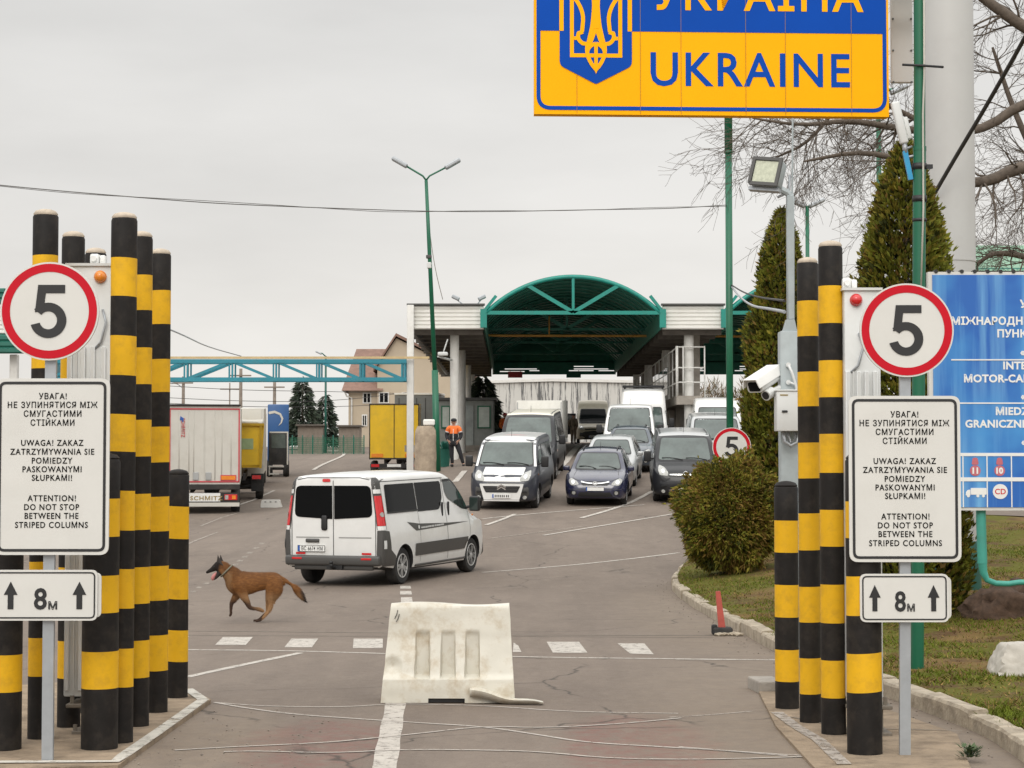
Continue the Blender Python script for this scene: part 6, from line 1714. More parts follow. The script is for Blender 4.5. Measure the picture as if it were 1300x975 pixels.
# ---- vans that face the camera
def front_van(label, paint, px, d, theta, H=1.95, W=1.90, L=4.8, name='van', cat='van', hood='white_paint', bumper='trim_grey', lower=None,
              emblem=None, tall=False, group='vehicles queuing under the canopy', sidewin=True, glass='screen_glass', roofmark=False, twoTone=False, hide_low=False, lampz=None):
    sp = van_spec(L, W, H, rw=.33)
    if tall:
        sp['top'] = [(0,.82),(.10,.94),(.4,1.06),(.75,1.18),(.95,1.26),(1.35,1.75),(1.62,2.08),(1.85,H-.12),(2.2,H-.04),(3.4,H-.03),(L-.3,H-.04),(L,H-.08)]
        sp['waist'] = 1.1; sp['tum'] = .09
    v = Veh(sp, label, cat, name, paint, group); L2 = v.L/2; sx = lambda f: L2 - f
    v.wheels('rim' if not tall else 'steel_rim', 5 if not tall else 6)
    zt = 1.80*H/1.95 if not tall else 2.02
    k = W/1.9
    v.patch('windscreen_seal', 'F', rpoly([(-.80*k,1.165),(.80*k,1.165),(.70*k,zt+.04),(-.70*k,zt+.04)], .10), 'ink', .004)
    v.patch('windscreen', 'F', rpoly([(-.765*k,1.20),(.765*k,1.20),(.67*k,zt),(-.67*k,zt)], .09), glass, .008)
    v.wipers(1.19, .72*k)
    # hood edge, grille, lamps, bumper
    v.seam('F', [(-.58*k,.80),(-.60*k,1.15)], .012); v.seam('F', [(.58*k,.80),(.60*k,1.15)], .012)
    lamp(v, rpoly([(.50*k,.80),(.74*k,.82),(.79*k,.96),(.76*k,1.08),(.60*k,1.02),(.50*k,.90)], .04))
    mb = MB(); y_ = .86*k
    outl = [(L2-.02,-.5),(L2+.03,0),(L2-.02,.5)]
    bp = [( -y_, L2-.36), (-y_*.98, L2-.16), (-y_*.84, L2-.02), (-y_*.5, L2+.04), (0, L2+.055), (y_*.5, L2+.04), (y_*.84, L2-.02), (y_*.98, L2-.16), (y_, L2-.36)]
    for z0, z1 in ((.25,.44),(.44,.62),(.62,.76)):
        k0, k1 = (.97, 1) if z0 < .3 else ((1, 1) if z0 < .5 else (1, .975))
        for (ya, xa), (yb, xb) in zip(bp, bp[1:]):
            mb.poly([(xa*k0,ya*k0,z0),(xb*k0,yb*k0,z0),(xb*k1,yb*k1,z1),(xa*k1,ya*k1,z1)])
    top = [(x*.975, y*.975, .76) for y, x in bp]; bot = [(x*.97, y*.97, .25) for y, x in bp]
    mb.poly(top + [(L2-.45, y_*.9, .78), (L2-.45, -y_*.9, .78)]); mb.poly(bot[::-1] + [(L2-.45, -y_*.9, .25), (L2-.45, y_*.9, .25)])
    bmesh.ops.remove_doubles(mb.bm, verts=mb.bm.verts, dist=.001)
    bo = mb.build('front_bumper', bumper, v.root, 40)
    fx = L2 + .055
    if twoTone:
        # white nose panel between grey wings
        mb = MB(); mb.prism(rpoly([(-.62,.74),(-.50,.30),(.50,.30),(.62,.74)], .02), fx-.02, fx+.012, 'x'); mb.build('nose_panel', 'white_paint', bo)
        mb = MB(); mb.prism(rpoly([(-.53,.68),(-.44,.50),(.44,.50),(.53,.68)], .03), fx+.0, fx+.022, 'x'); gr = mb.build('grille', 'ink', v.root)
        mb = MB()
        for z in (.545,.59,.635): mb.box((fx+.024,0,z),(.008,.86+.5*(z-.545),.012))
        mb.build('grille_bar', 'grey_plastic', gr)
        v.patch('hood', 'F', rpoly([(-.56,.80),(.56,.80),(.58,1.14),(-.58,1.14)], .03), 'white_paint', .006)
        mb = MB(); mb.box((fx-.01,0,.275),(.05,1.0,.03)); mb.build('skid_strip', 'white_paint', bo)
        xr = fx+.03
    else:
        mb = MB(); mb.rbox((fx-.03,0,.36),(.06,1.0,.12),.02,2); gr = mb.build('grille', 'ink', v.root)
        v.patch('upper_grille', 'F', rpoly([(-.48,.79),(.48,.79),(.50,.87),(-.50,.87)], .02), 'ink', .012, .08)
        v.seam('F', [(-.46,.83),(.46,.83)], .028, 'chrome_bar', 'chrome', .03)
        xr = fx+.02
    if emblem == 'chevron':
        mb = MB()
        for dz in (0, -.062): mb.stroke([(-.12,.645+dz),(0,.715+dz),(.12,.645+dz)], .034, 0, .012)
        for q in mb.bm.verts: q.co = Vector((fx+.026+q.co.y, q.co.x, q.co.z))
        mb.build('emblem', 'chrome', v.root)
    elif emblem == 'ring':
        p, n = v.hit('F', 0, .86); mb = MB(); mb.tube([Vector((p.x+.03, .07*math.cos(a*.524), .86+.07*math.sin(a*.524))) for a in range(13)], .012, 6)
        mb.tube([Vector((p.x+.03, -.07, .86)), Vector((p.x+.03, .07, .86))], .012, 6); mb.build('emblem', 'chrome', v.root)
    # number plate on the bumper
    mb = MB(); mb.box((xr+.008,0,.405),(.016,.52,.11)); pl = mb.build('number_plate', 'plate', v.root)
    mb = MB()
    for i in range(8): mb.box((xr+.0175, -.17+i*.05+(.02 if i > 5 else 0), .405), (.003, .03, .066))
    mb.build('plate_text', 'grey_plastic', pl)
    mb = MB(); mb.box((xr+.0175, -.235, .405), (.003, .04, .10)); mb.build('country_band', 'blue_ink', pl)
    for sd in (1,-1):
        mb = MB(); mb.cyl((L2-.06,sd*.66,.36),(L2+.035,sd*.64,.36),.05,n=12); mb.build('fog_lamp', 'lens_clear', bo)
        mb = MB(); mb.box((L2+.018, sd*.60, .52), (.05,.22,.035), rz=-sd*.18); mb.build('bumper_vent', 'ink', bo)
    zs = 1.235 if not tall else 1.32; ze = (1.72 if not tall else 1.95)*(H/1.95 if not tall else 1)
    for face in 'LR':
        v.patch('door_window', face, rpoly([(sx(1.95),zs+.02),(sx(1.06),zs-.02),(sx(1.50),ze-.05),(sx(1.95),ze)], .05), 'green_glass', .007)
        if sidewin:
            v.patch('side_window', face, rpoly([(sx(3.2),zs+.03),(sx(2.15),zs+.03),(sx(2.15),ze),(sx(3.2),ze)], .06), 'tint_glass', .007)
            v.patch('side_window', face, rpoly([(sx(L-.28),zs+.03),(sx(3.26),zs+.03),(sx(3.26),ze),(sx(L-.28),ze)], .06), 'tint_glass', .007)
        v.seam(face, [(sx(2.05),.34),(sx(2.05),ze+.06)], .014); v.seam(face, [(sx(3.25),.34),(sx(3.25),1.2)], .012)
        v.patch('door_moulding', face, [(sx(3.5),.44),(sx(1.3),.44),(sx(1.3),.60),(sx(3.5),.60)], 'trim_grey', .014, .12)
        p, n = v.hit(face, sx(1.93), 1.13); mb = MB(); mb.rbox(p+n*.012, (.14,.03,.05), .012, 2); mb.build('door_handle', 'ink', v.root, 50)
        v.patch('indicator', face, rpoly([(sx(.75),.93),(sx(.66),.93),(sx(.66),.98),(sx(.75),.98)], .01), 'lens_amber', .012, .05)
    v.mirrors(sx(1.12), 1.24 if not tall else 1.36, 'ink', (.12,.21,.31 if not tall else .38), .19)
    p, n = v.hit('T', sx(2.1), 0); mb = MB(); mb.tube([p, p+Vector((-.05,0,.22))], .006, 5); mb.build('aerial', 'ink', v.root)
    v.place(px, d, theta)
    return v

QG = 'vehicles queuing under the canopy'
a = front_van('white nosed van with dark grey wings and chevron emblem, leading the left queue', 'slate_paint', 637, 55, 7.5, twoTone=True, emblem='chevron', bumper='trim_grey')
a.patch('roof_panel', 'T', rpoly([(a.L/2-1.75,-.72),(a.L/2-1.75,.72),(-a.L/2+.1,.74),(-a.L/2+.1,-.74)], .08), 'white_paint', .006, .15)
a.patch('windscreen_frame', 'F', [(-.70,1.80),(.70,1.80),(.68,1.90),(-.68,1.90)], 'white_paint', .0065, .1)
for s_ in (1,-1): a.patch('windscreen_frame', 'F', [(s_*.80,1.16),(s_*.87,1.16),(s_*.76,1.84),(s_*.70,1.84)][::s_], 'white_paint', .0065, .1)
a.patch('roof_stain', 'T', rpoly([(a.L/2-2.5,-.35),(a.L/2-2.3,.1),(a.L/2-2.55,.45),(a.L/2-2.75,.1)], .1), pm('roof_stain_red', (.45,.28,.28), .6, var=.4, scale=9), .009, .1)
front_van('cream roofed van with dark sides, second in the left queue', 'charcoal_paint', 667, 64.5, 5.5, H=2.15, W=1.98, L=5.0, bumper='black_plastic').patch(
    'roof_panel', 'T', rpoly([(.75,-.78),(.75,.78),(-2.4,.80),(-2.4,-.80)], .08), 'cream_paint', .006, .15)
front_van('black fronted van with pale roof beside the round bush, ring emblem on its grille', 'charcoal_paint', 870, 57, 3.0, bumper='charcoal_paint', emblem='ring').patch(
    'roof_panel', 'T', rpoly([(.70,-.74),(.70,.74),(-2.3,.76),(-2.3,-.76)], .08), 'silver_paint', .006, .15)
front_van('white minibus with a wide windscreen behind the dark estate car', 'white_paint', 798, 73, 5, H=2.2, W=2.0, L=5.2, bumper='cream_paint', name='minibus', cat='minibus', glass='screen_glass')
t_ = front_van('tall white van with a black rack across its roof', 'white_paint', 816, 79.6, 4.5, H=2.85, W=2.05, L=5.6, tall=True, bumper='grey_plastic')
mb = MB(); mb.rbox((t_.L/2-2.2, 0, 2.90), (.5,1.75,.10), .04, 2)
for s_ in (1,-1): mb.box((t_.L/2-2.3, s_*.78, 2.83), (.06,.06,.10))
mb.build('roof_rack', 'charcoal_paint', t_.root, 50)
front_van('white panel van behind the black fronted van', 'silver_paint', 911, 66, 3, H=1.98, W=1.95, L=4.9, bumper='trim_grey', sidewin=False)
front_van('white high roofed van farthest right in the queue', 'white_paint', 913, 77, 3, H=2.45, W=2.0, L=5.2, tall=True, bumper='grey_plastic', sidewin=False)
sp_ = front_van('beige high roofed van parked at the far end of the queue with its door open', 'beige_paint', 753, 116, 2, H=2.6, W=2.02, L=5.6, tall=True, bumper='black_plastic', glass='tint_glass')
mb = MB(); mb.rbox((sp_.L/2-1.15, -1.52, 1.15), (.07,1.0,1.25), .03, 2); d_ = mb.build('open_door', 'black_plastic', sp_.root, 50)
mb = MB(); mb.prism(rpoly([(-1.95,1.30),(-1.15,1.30),(-1.15,1.66),(-1.60,1.66)], .06), sp_.L/2-1.11, sp_.L/2-1.10, 'x'); mb.build('door_window', 'screen_glass', d_)

# ---- cars
def car(label, paint, px, d, theta, L=4.45, W=1.77, H=1.50, wagon=True, emblem='oval', rails=False, mirror=None):
    sp = dict(L=L, W=W, waist=.86, tum=.36, r=.13, rw=.315, axles=(.86, .86+2.68), fr=.16, rr=.14, crown=.035, bulge=.03,
      top=[(0,.62),(.12,.72),(.5,.84),(1.0,.93),(1.22,.965),(1.7,1.24),(2.05,H-.07),(2.5,H-.02),(3.0,H-.015),(3.7,H-.07),(L-.35,H-.20),(L-.12,.98),(L,.88)],
      bot=[(0,.24),(.5,.19),(L-.8,.2),(L,.34)],
      plan=[(0,.72),(.12,.84),(.4,.95),(.9,1),(3.4,1),(L-.3,.93),(L,.82)])
    if not wagon:
        sp['top'] = sp['top'][:9] + [(3.5,H-.12),(3.95,1.10),(4.1,1.02),(L-.1,.98),(L,.86)]
    v = Veh(sp, label, 'car', 'car', paint, QG); L2 = L/2; sx = lambda f: L2-f
    v.wheels('rim', 5, .2)
    v.patch('windscreen_seal', 'F', rpoly([(-.69,.965),(.69,.965),(.53,H-.085),(-.53,H-.085)], .08), 'ink', .003)
    v.patch('windscreen', 'F', rpoly([(-.655,.99),(.655,.99),(.515,H-.11),(-.515,H-.11)], .07), 'screen_glass', .007)
    v.wipers(.985, .6)
    lamp(v, rpoly([(.45,.63),(.66,.60),(.74,.66),(.76,.76),(.68,.79),(.52,.72)], .04))
    v.patch('grille', 'F', rpoly([(-.36,.61),(.36,.61),(.42,.70),(-.42,.70)], .03), 'ink', .010, .06)
    v.seam('F', [(-.40,.70),(-.2,.665),(0,.655),(.2,.665),(.40,.70)], .03, 'chrome_bar', 'chrome', .03)
    p, n = v.hit('F', 0, .665); mb = MB(); mb.tube([Vector((p.x+.045, .075*math.cos(q*.524), .67+.045*math.sin(q*.524))) for q in range(13)], .009, 6)
    mb.tube([Vector((p.x+.045,-.035,.70)), Vector((p.x+.045,-.02,.64))], .008, 5); mb.tube([Vector((p.x+.045,.02,.70)), Vector((p.x+.045,.035,.64))], .008, 5)
    mb.build('emblem', 'chrome', v.root)
    v.patch('lower_grille', 'F', rpoly([(-.50,.30),(.50,.30),(.44,.42),(-.44,.42)], .03), 'ink', .010, .06)
    for sd in (1,-1):
        v.patch('fog_lamp', 'F', circ(sd*.60, .40, .05, 14), 'lens_clear', .014, .04)
        v.patch('bumper_vent', 'F', rpoly([(sd*.52,.34),(sd*.69,.36),(sd*.69,.46),(sd*.54,.46)][::sd], .02), 'ink', .008, .05)
    v.seam('F', [(-.75,.50),(.75,.50)], .012); v.seam('F', [(-.60,.955),(-.66,.80),(-.42,.72),(.42,.72),(.66,.80),(.60,.955)], .012)
    v.plate('F', 0, .515)
    pl = [c for c in v.root.children if c.name.startswith('number_plate')]
    for face in 'LR':
        v.patch('door_window', face, rpoly([(sx(2.55),.93),(sx(1.52),.92),(sx(2.0),H-.19),(sx(2.55),H-.15)], .05), 'tint_glass', .006)
        v.patch('side_window', face, rpoly([(sx(3.45),.96),(sx(2.62),.93),(sx(2.62),H-.15),(sx(3.3),H-.18)], .05), 'tint_glass', .006)
        if wagon: v.patch('side_window', face, rpoly([(sx(4.0),1.0),(sx(3.52),.97),(sx(3.42),H-.19),(sx(3.75),H-.24)], .04), 'tint_glass', .006)
        v.seam(face, [(sx(2.58),.30),(sx(2.58),.92)], .012); v.seam(face, [(sx(1.45),.32),(sx(1.42),.9)], .012); v.seam(face, [(sx(3.4),.55),(sx(3.5),.95)], .012)
        v.seam(face, [(sx(1.3),.34),(sx(3.2),.34)], .07, 'sill', 'grey_plastic', .008)
        for xx in (2.42, 3.2):
            p, n = v.hit(face, sx(xx), .84); mb = MB(); mb.rbox(p+n*.015, (.16,.03,.03), .01, 2); mb.build('door_handle', paint, v.root, 50)
        if rails:
            pts = [v.hit('T', sx(x_), (1 if face == 'L' else -1)*.50)[0] + Vector((0,0,.05 if 2.2 < x_ < 3.9 else 0)) for x_ in (2.15,2.3,3.0,3.8,3.95)]
            mb = MB(); mb.tube(pts, .015, 6); mb.build('roof_rail', 'ink', v.root)
    v.mirrors(sx(1.58), .93, mirror or paint, (.11,.19,.14), .10)
    p, n = v.hit('T', sx(2.3), 0); mb = MB(); mb.tube([p, p+Vector((-.06,0,.20))], .006, 5); mb.build('aerial', 'ink', v.root)
    v.place(px, d, theta); return v
car('navy blue estate car leading the middle queue', 'navy_paint', 755, 56, 6.5, rails=True)
car('silver car right behind the navy estate car', 'silver_paint', 771, 62, 7, H=1.48, rails=False)
car('dark steel blue estate car in front of the white minibus', 'steel_paint', 797, 67.5, 6, L=4.6, H=1.50, rails=True)

M['cargo_white'] = pm('cargo_white', (.72,.71,.66), .5, var=.04, dirt=(.5,.47,.4), dirt_amt=.3)
# ---- box lorry behind the cream roofed van
bl = thing('box_truck', 'white box lorry with a round red reflector, behind the cream roofed van', 'lorry', group=QG)
mb = MB(); mb.rbox((0,0,1.62), (4.2,2.1,1.72), .03, 2); bx = mb.build('box_body', 'cargo_white', bl, 40)
mb = MB(); mb.box((2.11,0,2.1),(.02,2.0,.02)); mb.box((2.11,-1.0,1.6),(.02,.04,1.6)); mb.box((2.11,1.0,1.6),(.02,.04,1.6)); mb.build('box_trim', 'silver_paint', bx)
mb = MB(); mb.cyl((2.10,.80,1.62),(2.13,.80,1.62),.085,n=16); mb.build('red_reflector', 'orange_cloth', bx)
mb = MB(); mb.rbox((2.95,-.1,1.05),(1.5,1.85,1.35),.18,4); cb = mb.build('cab', 'cream_paint', bl, 50)
mb = MB(); mb.box((3.71,-.1,1.35),(.02,1.5,.5)); mb.build('windscreen', 'tint_glass', cb)
mb = MB(); mb.rbox((0,0,.62),(4.4,1.0,.2),.02,1); mb.build('chassis', 'chassis', bl)
mb = MB(); mb.box((2.0,1.05,.62),(.5,.1,.36)); mb.build('side_locker', 'silver_paint', bl)
for x in (2.7,-1.3):
    for s_ in (1,-1):
        mb = MB(); mb.cyl((x, s_*.72, .36),(x, s_*.98, .36),.36,n=20); w_ = mb.build('wheel', 'rubber', bl, 40)
        mb = MB(); mb.cyl((x, s_*.90, .36),(x, s_*.985, .36),.2,n=16); mb.build('rim', 'steel_rim', w_, 40)
dx = R(5); c = Vector(((682-650)/F*79.5 + math.sin(dx)*3.1, 79.5+3.1, 0)); fwd = Vector((-math.sin(dx), -math.cos(dx), 0))
bl.scale = (.9, .9, .93); bl.location = (c.x, c.y, g(c.x, c.y)+.02); bl.rotation_euler = (0, R(2), math.atan2(fwd.y, fwd.x))

# ---- lorries on the left (front = +X, seen from behind)
def trailer(root, L, W, z0, z1, paint, trim, rear=True):
    mb = MB(); mb.rbox((0,0,(z0+z1)/2), (L,W,z1-z0), .02, 1); bd = mb.build('trailer_body', paint, root, 40)
    x = -L/2
    return bd, x
def underside(root, L, W, axs, rw=.50):
    mb = MB()
    for s_ in (1,-1): mb.box((0,s_*.45,.98),(L*.96,.12,.28))
    for x in axs: mb.cyl((x,-W/2+.2,rw),(x,W/2-.2,rw),.08,n=8)
    mb.build('chassis', 'chassis', root)
    for x in axs:
        for s_ in (1,-1):
            mb = MB(); mb.lathe([(rw*.5,-.15),(rw*.9,-.16),(rw,-.1),(rw,.1),(rw*.9,.16),(rw*.5,.15)], 22)
            bmesh.ops.rotate(mb.bm, matrix=Matrix.Rotation(R(90), 3, 'X'), verts=mb.bm.verts)
            bmesh.ops.translate(mb.bm, vec=(x, s_*(W/2-.18), rw), verts=mb.bm.verts)
            mb.build('wheel', 'rubber', root, 40)
GR = 'lorries waiting on the left'
tr = thing('semi_trailer', 'white semi trailer with red edged rear doors behind the left pillars', 'trailer', group=GR)
bd, x = trailer(tr, 13.4, 2.56, 1.12, 3.98, 'truck_white', None)
mb = MB()
for (cy,cz,sy,sz) in ((0,3.86,2.50,.05),(0,1.24,2.50,.05),(1.235,2.55,.05,2.66),(-1.235,2.55,.05,2.66)): mb.box((x-.012,cy,cz),(.02,sy,sz))
mb.build('red_border', 'truck_red', bd)
mb = MB(); mb.rbox((x+.2,0,4.0),(.6,2.58,.06),.02,1); mb.build('roof_edge', 'chassis', bd); mb = MB(); mb.rbox((x-.02,0,1.05),(.12,2.56,.20),.02,1); mb.build('rear_frame', 'chassis', bd)
mb = MB(); mb.box((x-.012,0,2.55),(.012,.02,2.6))
for yy in (.9,.55,.38,-.38,-.62,-.95): mb.cyl((x-.012,yy,1.3),(x-.012,yy,3.8),.012,n=6)
mb.build('door_rods', 'truck_white', bd)
mb = MB()
for yy in (.30,-.15,.75): mb.rbox((x-.03,yy,1.44),(.04,.20,.28),.01,1)
mb.build('lock_handle', 'silver_paint', bd)
mb = MB(); mb.box((x-.03,-.86,1.38),(.02,.56,.20)); op = mb.build('warning_board', 'truck_red', bd)
mb = MB(); mb.box((x-.042,-.86,1.38),(.01,.50,.14)); mb.build('amber_panel', 'lens_amber', op)
Rr = Matrix.Rotation(R(-90), 4, 'Z')
mb = MB(); mb.add(text_bm('SCHMITZ', .13, .68, .01, 1.05, .01), Matrix.Translation((x-.014,.83,3.18)) @ Rr @ Matrix.Rotation(R(90),4,'Y')); mb.build('door_lettering', 'truck_red', bd)
mb = MB(); mb.prism([(.74,3.52),(.86,3.60),(.88,3.46),(.80,3.44),(.80,3.38),(.76,3.40)], x-.03, x-.012, 'x'); mb.build('door_emblem', 'blue_ink', bd)
mb = MB(); mb.rbox((x+.02,0,.66),(.12,2.50,.36),.02,1); ub = mb.build('rear_bumper', 'chassis', tr)
mb = MB(); mb.box((x-.045,.25,.68),(.02,1.65,.30)); pb = mb.build('bumper_board', 'plate', ub)
mb = MB(); mb.add(text_bm('SCHMITZ', .15, 1.15, .02, 1.15, .01), Matrix.Translation((x-.056,-.08,.575)) @ Rr); mb.build('board_lettering', pm('dull_gold', (.30,.22,.08), .5), pb)
mb = MB(); mb.box((x-.057,.98,.70),(.01,.10,.24)); mb.build('corner_mark', 'ink', pb)
mb = MB(); mb.box((x-.03,0,.42),(.08,2.52,.14)); mb.build('underrun_bar', 'truck_white', tr)
for s_ in (1,-1):
    mb = MB(); mb.rbox((x-.05,s_*.95,.68),(.06,.46,.20),.01,1); lp = mb.build('tail_lamp', 'lens_red', tr)
    mb = MB(); mb.box((x-.082,s_*.80,.68),(.006,.12,.15)); mb.build('white_lens', 'lens_clear', lp)
    mb = MB(); mb.box((x-.082,s_*1.06,.68),(.006,.13,.13)); mb.build('amber_lens', 'lens_amber', lp)
underside(tr, 13.4, 2.56, (-2.4,-3.7,-5.0))
xx = (259.5-650)/F*71; tr.location = (xx-6.7*math.sin(R(7.6)), 71+6.7, (g(xx,72)+g(xx,77))/2-.04); tr.rotation_euler = (0, -R(1.2), R(97.6))

du = thing('tipper_lorry', 'yellow tipper lorry beside the white semi trailer', 'lorry', group=GR)
mb = MB(); mb.prism([(-1.15,1.35),(1.15,1.35),(1.25,3.15),(-1.25,3.15)], -3.4, 3.0, 'x'); tb = mb.build('tipper_body', 'truck_yellow', du)
mb = MB(); mb.box((-3.44,-.55,2.25),(.06,1.15,1.6)); mb.box((-3.44,.62,2.25),(.06,.9,1.6)); mb.build('tailgate', 'truck_yellow', tb)
mb = MB()
for yy in (-1.12,1.12,.1): mb.box((-3.5,yy,2.25),(.10,.10,1.85))
mb.box((-3.5,0,3.17),(.14,2.5,.10)); mb.build('tailgate_ribs', pm('truck_yellow_dark', (.45,.27,.01), .6), tb)
mb = MB(); mb.box((-3.48,-.5,2.35),(.02,.62,.45)); mb.build('tailgate_panel', pm('pale_green_panel', (.30,.38,.20), .6), tb)
mb = MB(); mb.tube([(-3.4,-1.2,3.2),(-2.5,0,3.32),(-3.4,1.2,3.2)], .05); mb.rbox((-.2,0,3.25),(6.2,2.4,.12),.04,2); mb.build('tarpaulin', 'truck_white', tb)
mb = MB(); mb.rbox((4.2,0,2.1),(1.9,2.45,2.6),.12,3); mb.prism([(3.3,3.3),(5.0,3.3),(3.6,3.85),(3.3,3.85)], -1.1, 1.1, 'y'); cb = mb.build('cab', 'truck_white', du, 40)
mb = MB(); mb.box((3.24,0,2.7),(.02,1.6,.5)); mb.build('rear_window', 'tint_glass', cb)
for s_ in (1,-1):
    mb = MB(); mb.box((-3.45,s_*.95,.95),(.08,.36,.16)); mb.build('tail_lamp', 'lens_red', du)
    mb = MB(); mb.box((-3.2,s_*.98,.72),(.03,.5,.75)); mb.build('mudflap', 'rubber', du)
underside(du, 9, 2.5, (-2.6,-1.25,3.6))
xx = (297-650)/F*83; du.location = (xx-3.4*math.sin(R(7)), 83+3.4, g(xx,86)); du.rotation_euler = (0, -R(1.5), R(97))

wt = thing('truck_cab', 'white lorry cab with its dark glazed door standing open', 'lorry', group=GR)
mb = MB(); mb.rbox((0,0,2.35),(2.2,2.45,3.0),.14,3); cb = mb.build('cab', 'truck_white', wt, 40)
mb = MB(); mb.rbox((-4.2,0,2.45),(5.8,2.5,3.2),.03,1); mb.build('cargo_body', 'truck_white', wt, 40)
mb = MB(); mb.rbox((.35,-1.85,1.95),(.07,1.0,1.72),.05,2); dr = mb.build('open_door', 'black_plastic', wt, 40)
mb = MB(); mb.stroke([(-2.33,1.10),(-2.33,2.78),(-1.40,2.78)], .07, .30, .395)
for q in mb.bm.verts: q.co = Vector((q.co.y, q.co.x, q.co.z))
mb.build('door_edge', 'truck_white', dr)
mb = MB(); mb.prism(rpoly([(-2.24,1.95),(-1.50,1.95),(-1.50,2.68),(-2.20,2.68)], .05), .296, .312, 'x'); mb.build('door_window', 'screen_glass', dr)
mb = MB(); mb.box((.3,-1.75,1.0),(.4,.8,.06)); mb.box((.3,-1.65,.62),(.4,.5,.06)); mb.box((.1,-1.4,.8),(.06,.06,.5)); mb.build('steps', 'truck_white', wt)
underside(wt, 8, 2.45, (.4,-3.2,-5.6))
xx = (290-650)/F*97; wt.location = (xx, 97+5, g(xx,98)); wt.rotation_euler = (0, -R(2), R(96))

bt = thing('truck_cab', 'blue lorry cab with a white swoosh rising behind the open truck door', 'lorry', group=GR)
mb = MB(); mb.rbox((0,0,2.4),(2.6,1.15,3.1),.06,2); cb = mb.build('cab', 'truck_blue', bt, 40)
mb = MB(); mb.box((-1.31,-.1,1.9),(.02,.85,.75)); mb.build('rear_window', 'tint_glass', cb)
mb = MB(); mb.stroke([(.52,3.48),(.2,3.54),(-.1,3.42),(-.22,3.18),(-.16,2.95),(-.02,2.80)], [.14,.13,.11,.10,.07,.02], 0, .02)
for q in mb.bm.verts: q.co = Vector((-1.302-q.co.y, q.co.x, q.co.z))
mb.build('swoosh', 'truck_white', cb)
underside(bt, 4, 1.25, (.8,-.9), .45)
xx = (349-650)/F*107; bt.location = (xx, 108.5, g(xx,108)); bt.rotation_euler = (0, -R(2), R(96.9))

yt = thing('semi_trailer', 'yellow trailer with closed rear doors beside the canopy post', 'trailer', group=GR)
bd, x = trailer(yt, 10, 2.5, 1.15, 3.95, 'truck_yellow', None)
mb = MB()
for (cy,cz,sy,sz) in ((0,3.93,2.52,.06),(0,1.17,2.52,.08),(1.24,2.55,.05,2.8),(-1.24,2.55,.05,2.8),(0,2.55,.035,2.8)): mb.box((x-.01,cy,cz),(.03,sy,sz))
mb.build('rear_frame', 'chassis', bd)
for s_ in (1,-1):
    mb = MB(); mb.box((x-.02,s_*.85,1.33),(.02,.6,.18)); mb.build('warning_board', 'lens_amber', bd)
    mb = MB(); mb.box((x-.02,s_*.95,.82),(.06,.4,.14)); mb.build('tail_lamp', 'lens_red', yt)
mb = MB(); mb.box((x+.02,0,.80),(.1,2.4,.22)); mb.build('rear_bumper', 'chassis', yt)
mb = MB(); mb.box((x-.035,0,.82),(.02,.7,.14)); mb.build('number_plate', 'plate', yt)
underside(yt, 10, 2.5, (-2.,-3.3))
xx = (496-650)/F*100; yt.location = (xx, 105, g(xx,101)-.05); yt.rotation_euler = (0, -R(2), R(92))

gt = thing('semi_trailer', 'dark grey curtain sided trailer with white roof just right of the yellow trailer', 'trailer', group=GR)
bd, x = trailer(gt, 10, 2.5, 1.15, 3.95, 'truck_grey', None)
mb = MB(); mb.rbox((0,0,4.02),(10.05,2.56,.12),.02,1); mb.build('roof', 'truck_white', bd)
mb = MB()
for k in range(5): mb.box((x-.01,-1.0+k*.5,2.5),(.03,.04,2.6))
mb.build('rear_ribs', 'chassis', bd)
underside(gt, 10, 2.5, (-2.,-3.3))
xx = (529-650)/F*112; gt.location = (xx, 117, g(xx,113)); gt.rotation_euler = (0, -R(2), R(90))
# ------------------------------------------------------------------ vegetation
def leafmat(name, col, var=.4):
    m = bpy.data.materials.new(name); m.use_nodes = True
    n = m.node_tree; b = n.nodes['Principled BSDF']; L = n.links.new; b.inputs['Roughness'].default_value = .75; b.inputs['Specular IOR Level'].default_value = .25
    tc = n.nodes.new('ShaderNodeTexCoord'); q = n.nodes.new('ShaderNodeTexNoise'); q.inputs['Scale'].default_value = 2.6; q.inputs['Detail'].default_value = 5
    L(tc.outputs['Object'], q.inputs['Vector']); r = n.nodes.new('ShaderNodeMapRange'); L(q.outputs[0], r.inputs[0])
    r.inputs[1].default_value = .3; r.inputs[2].default_value = .7; r.inputs[3].default_value = 1-var; r.inputs[4].default_value = 1+var
    v_ = n.nodes.new('ShaderNodeVectorMath'); v_.operation = 'SCALE'; v_.inputs[0].default_value = col; L(r.outputs[0], v_.inputs['Scale'])
    L(v_.outputs[0], b.inputs['Base Color']); return m
def spray(V, Fc, MI, c, axis, ln, wd, mi, droop=0.):
    """a small fern-like frond: stem of paired scale leaves"""
    ax = axis.normalized(); side = ax.cross(Vector((random.gauss(0,1),random.gauss(0,1),random.gauss(0,1)))).normalized()
    k = len(V); t = c+ax*ln+Vector((0,0,-droop*ln))
    m_ = c+ax*ln*.5
    V += [c, m_+side*wd, t, m_-side*wd]; Fc.append((k,k+1,k+2,k+3)); MI.append(mi)
def crown_obj(name, V, Fc, MI, mats, parent):
    me = bpy.data.meshes.new(name); me.from_pydata([tuple(v) for v in V], [], Fc)
    for m_ in mats: me.materials.append(m_)
    me.polygons.foreach_set('material_index', MI)
    o = bpy.data.objects.new(name, me); COL.objects.link(o); o.parent = parent; return o
TH = [leafmat('thuja_green', (.135,.145,.016)), leafmat('thuja_olive', (.205,.175,.024)), leafmat('thuja_dark', (.048,.056,.011)), leafmat('thuja_brown', (.19,.12,.03))]
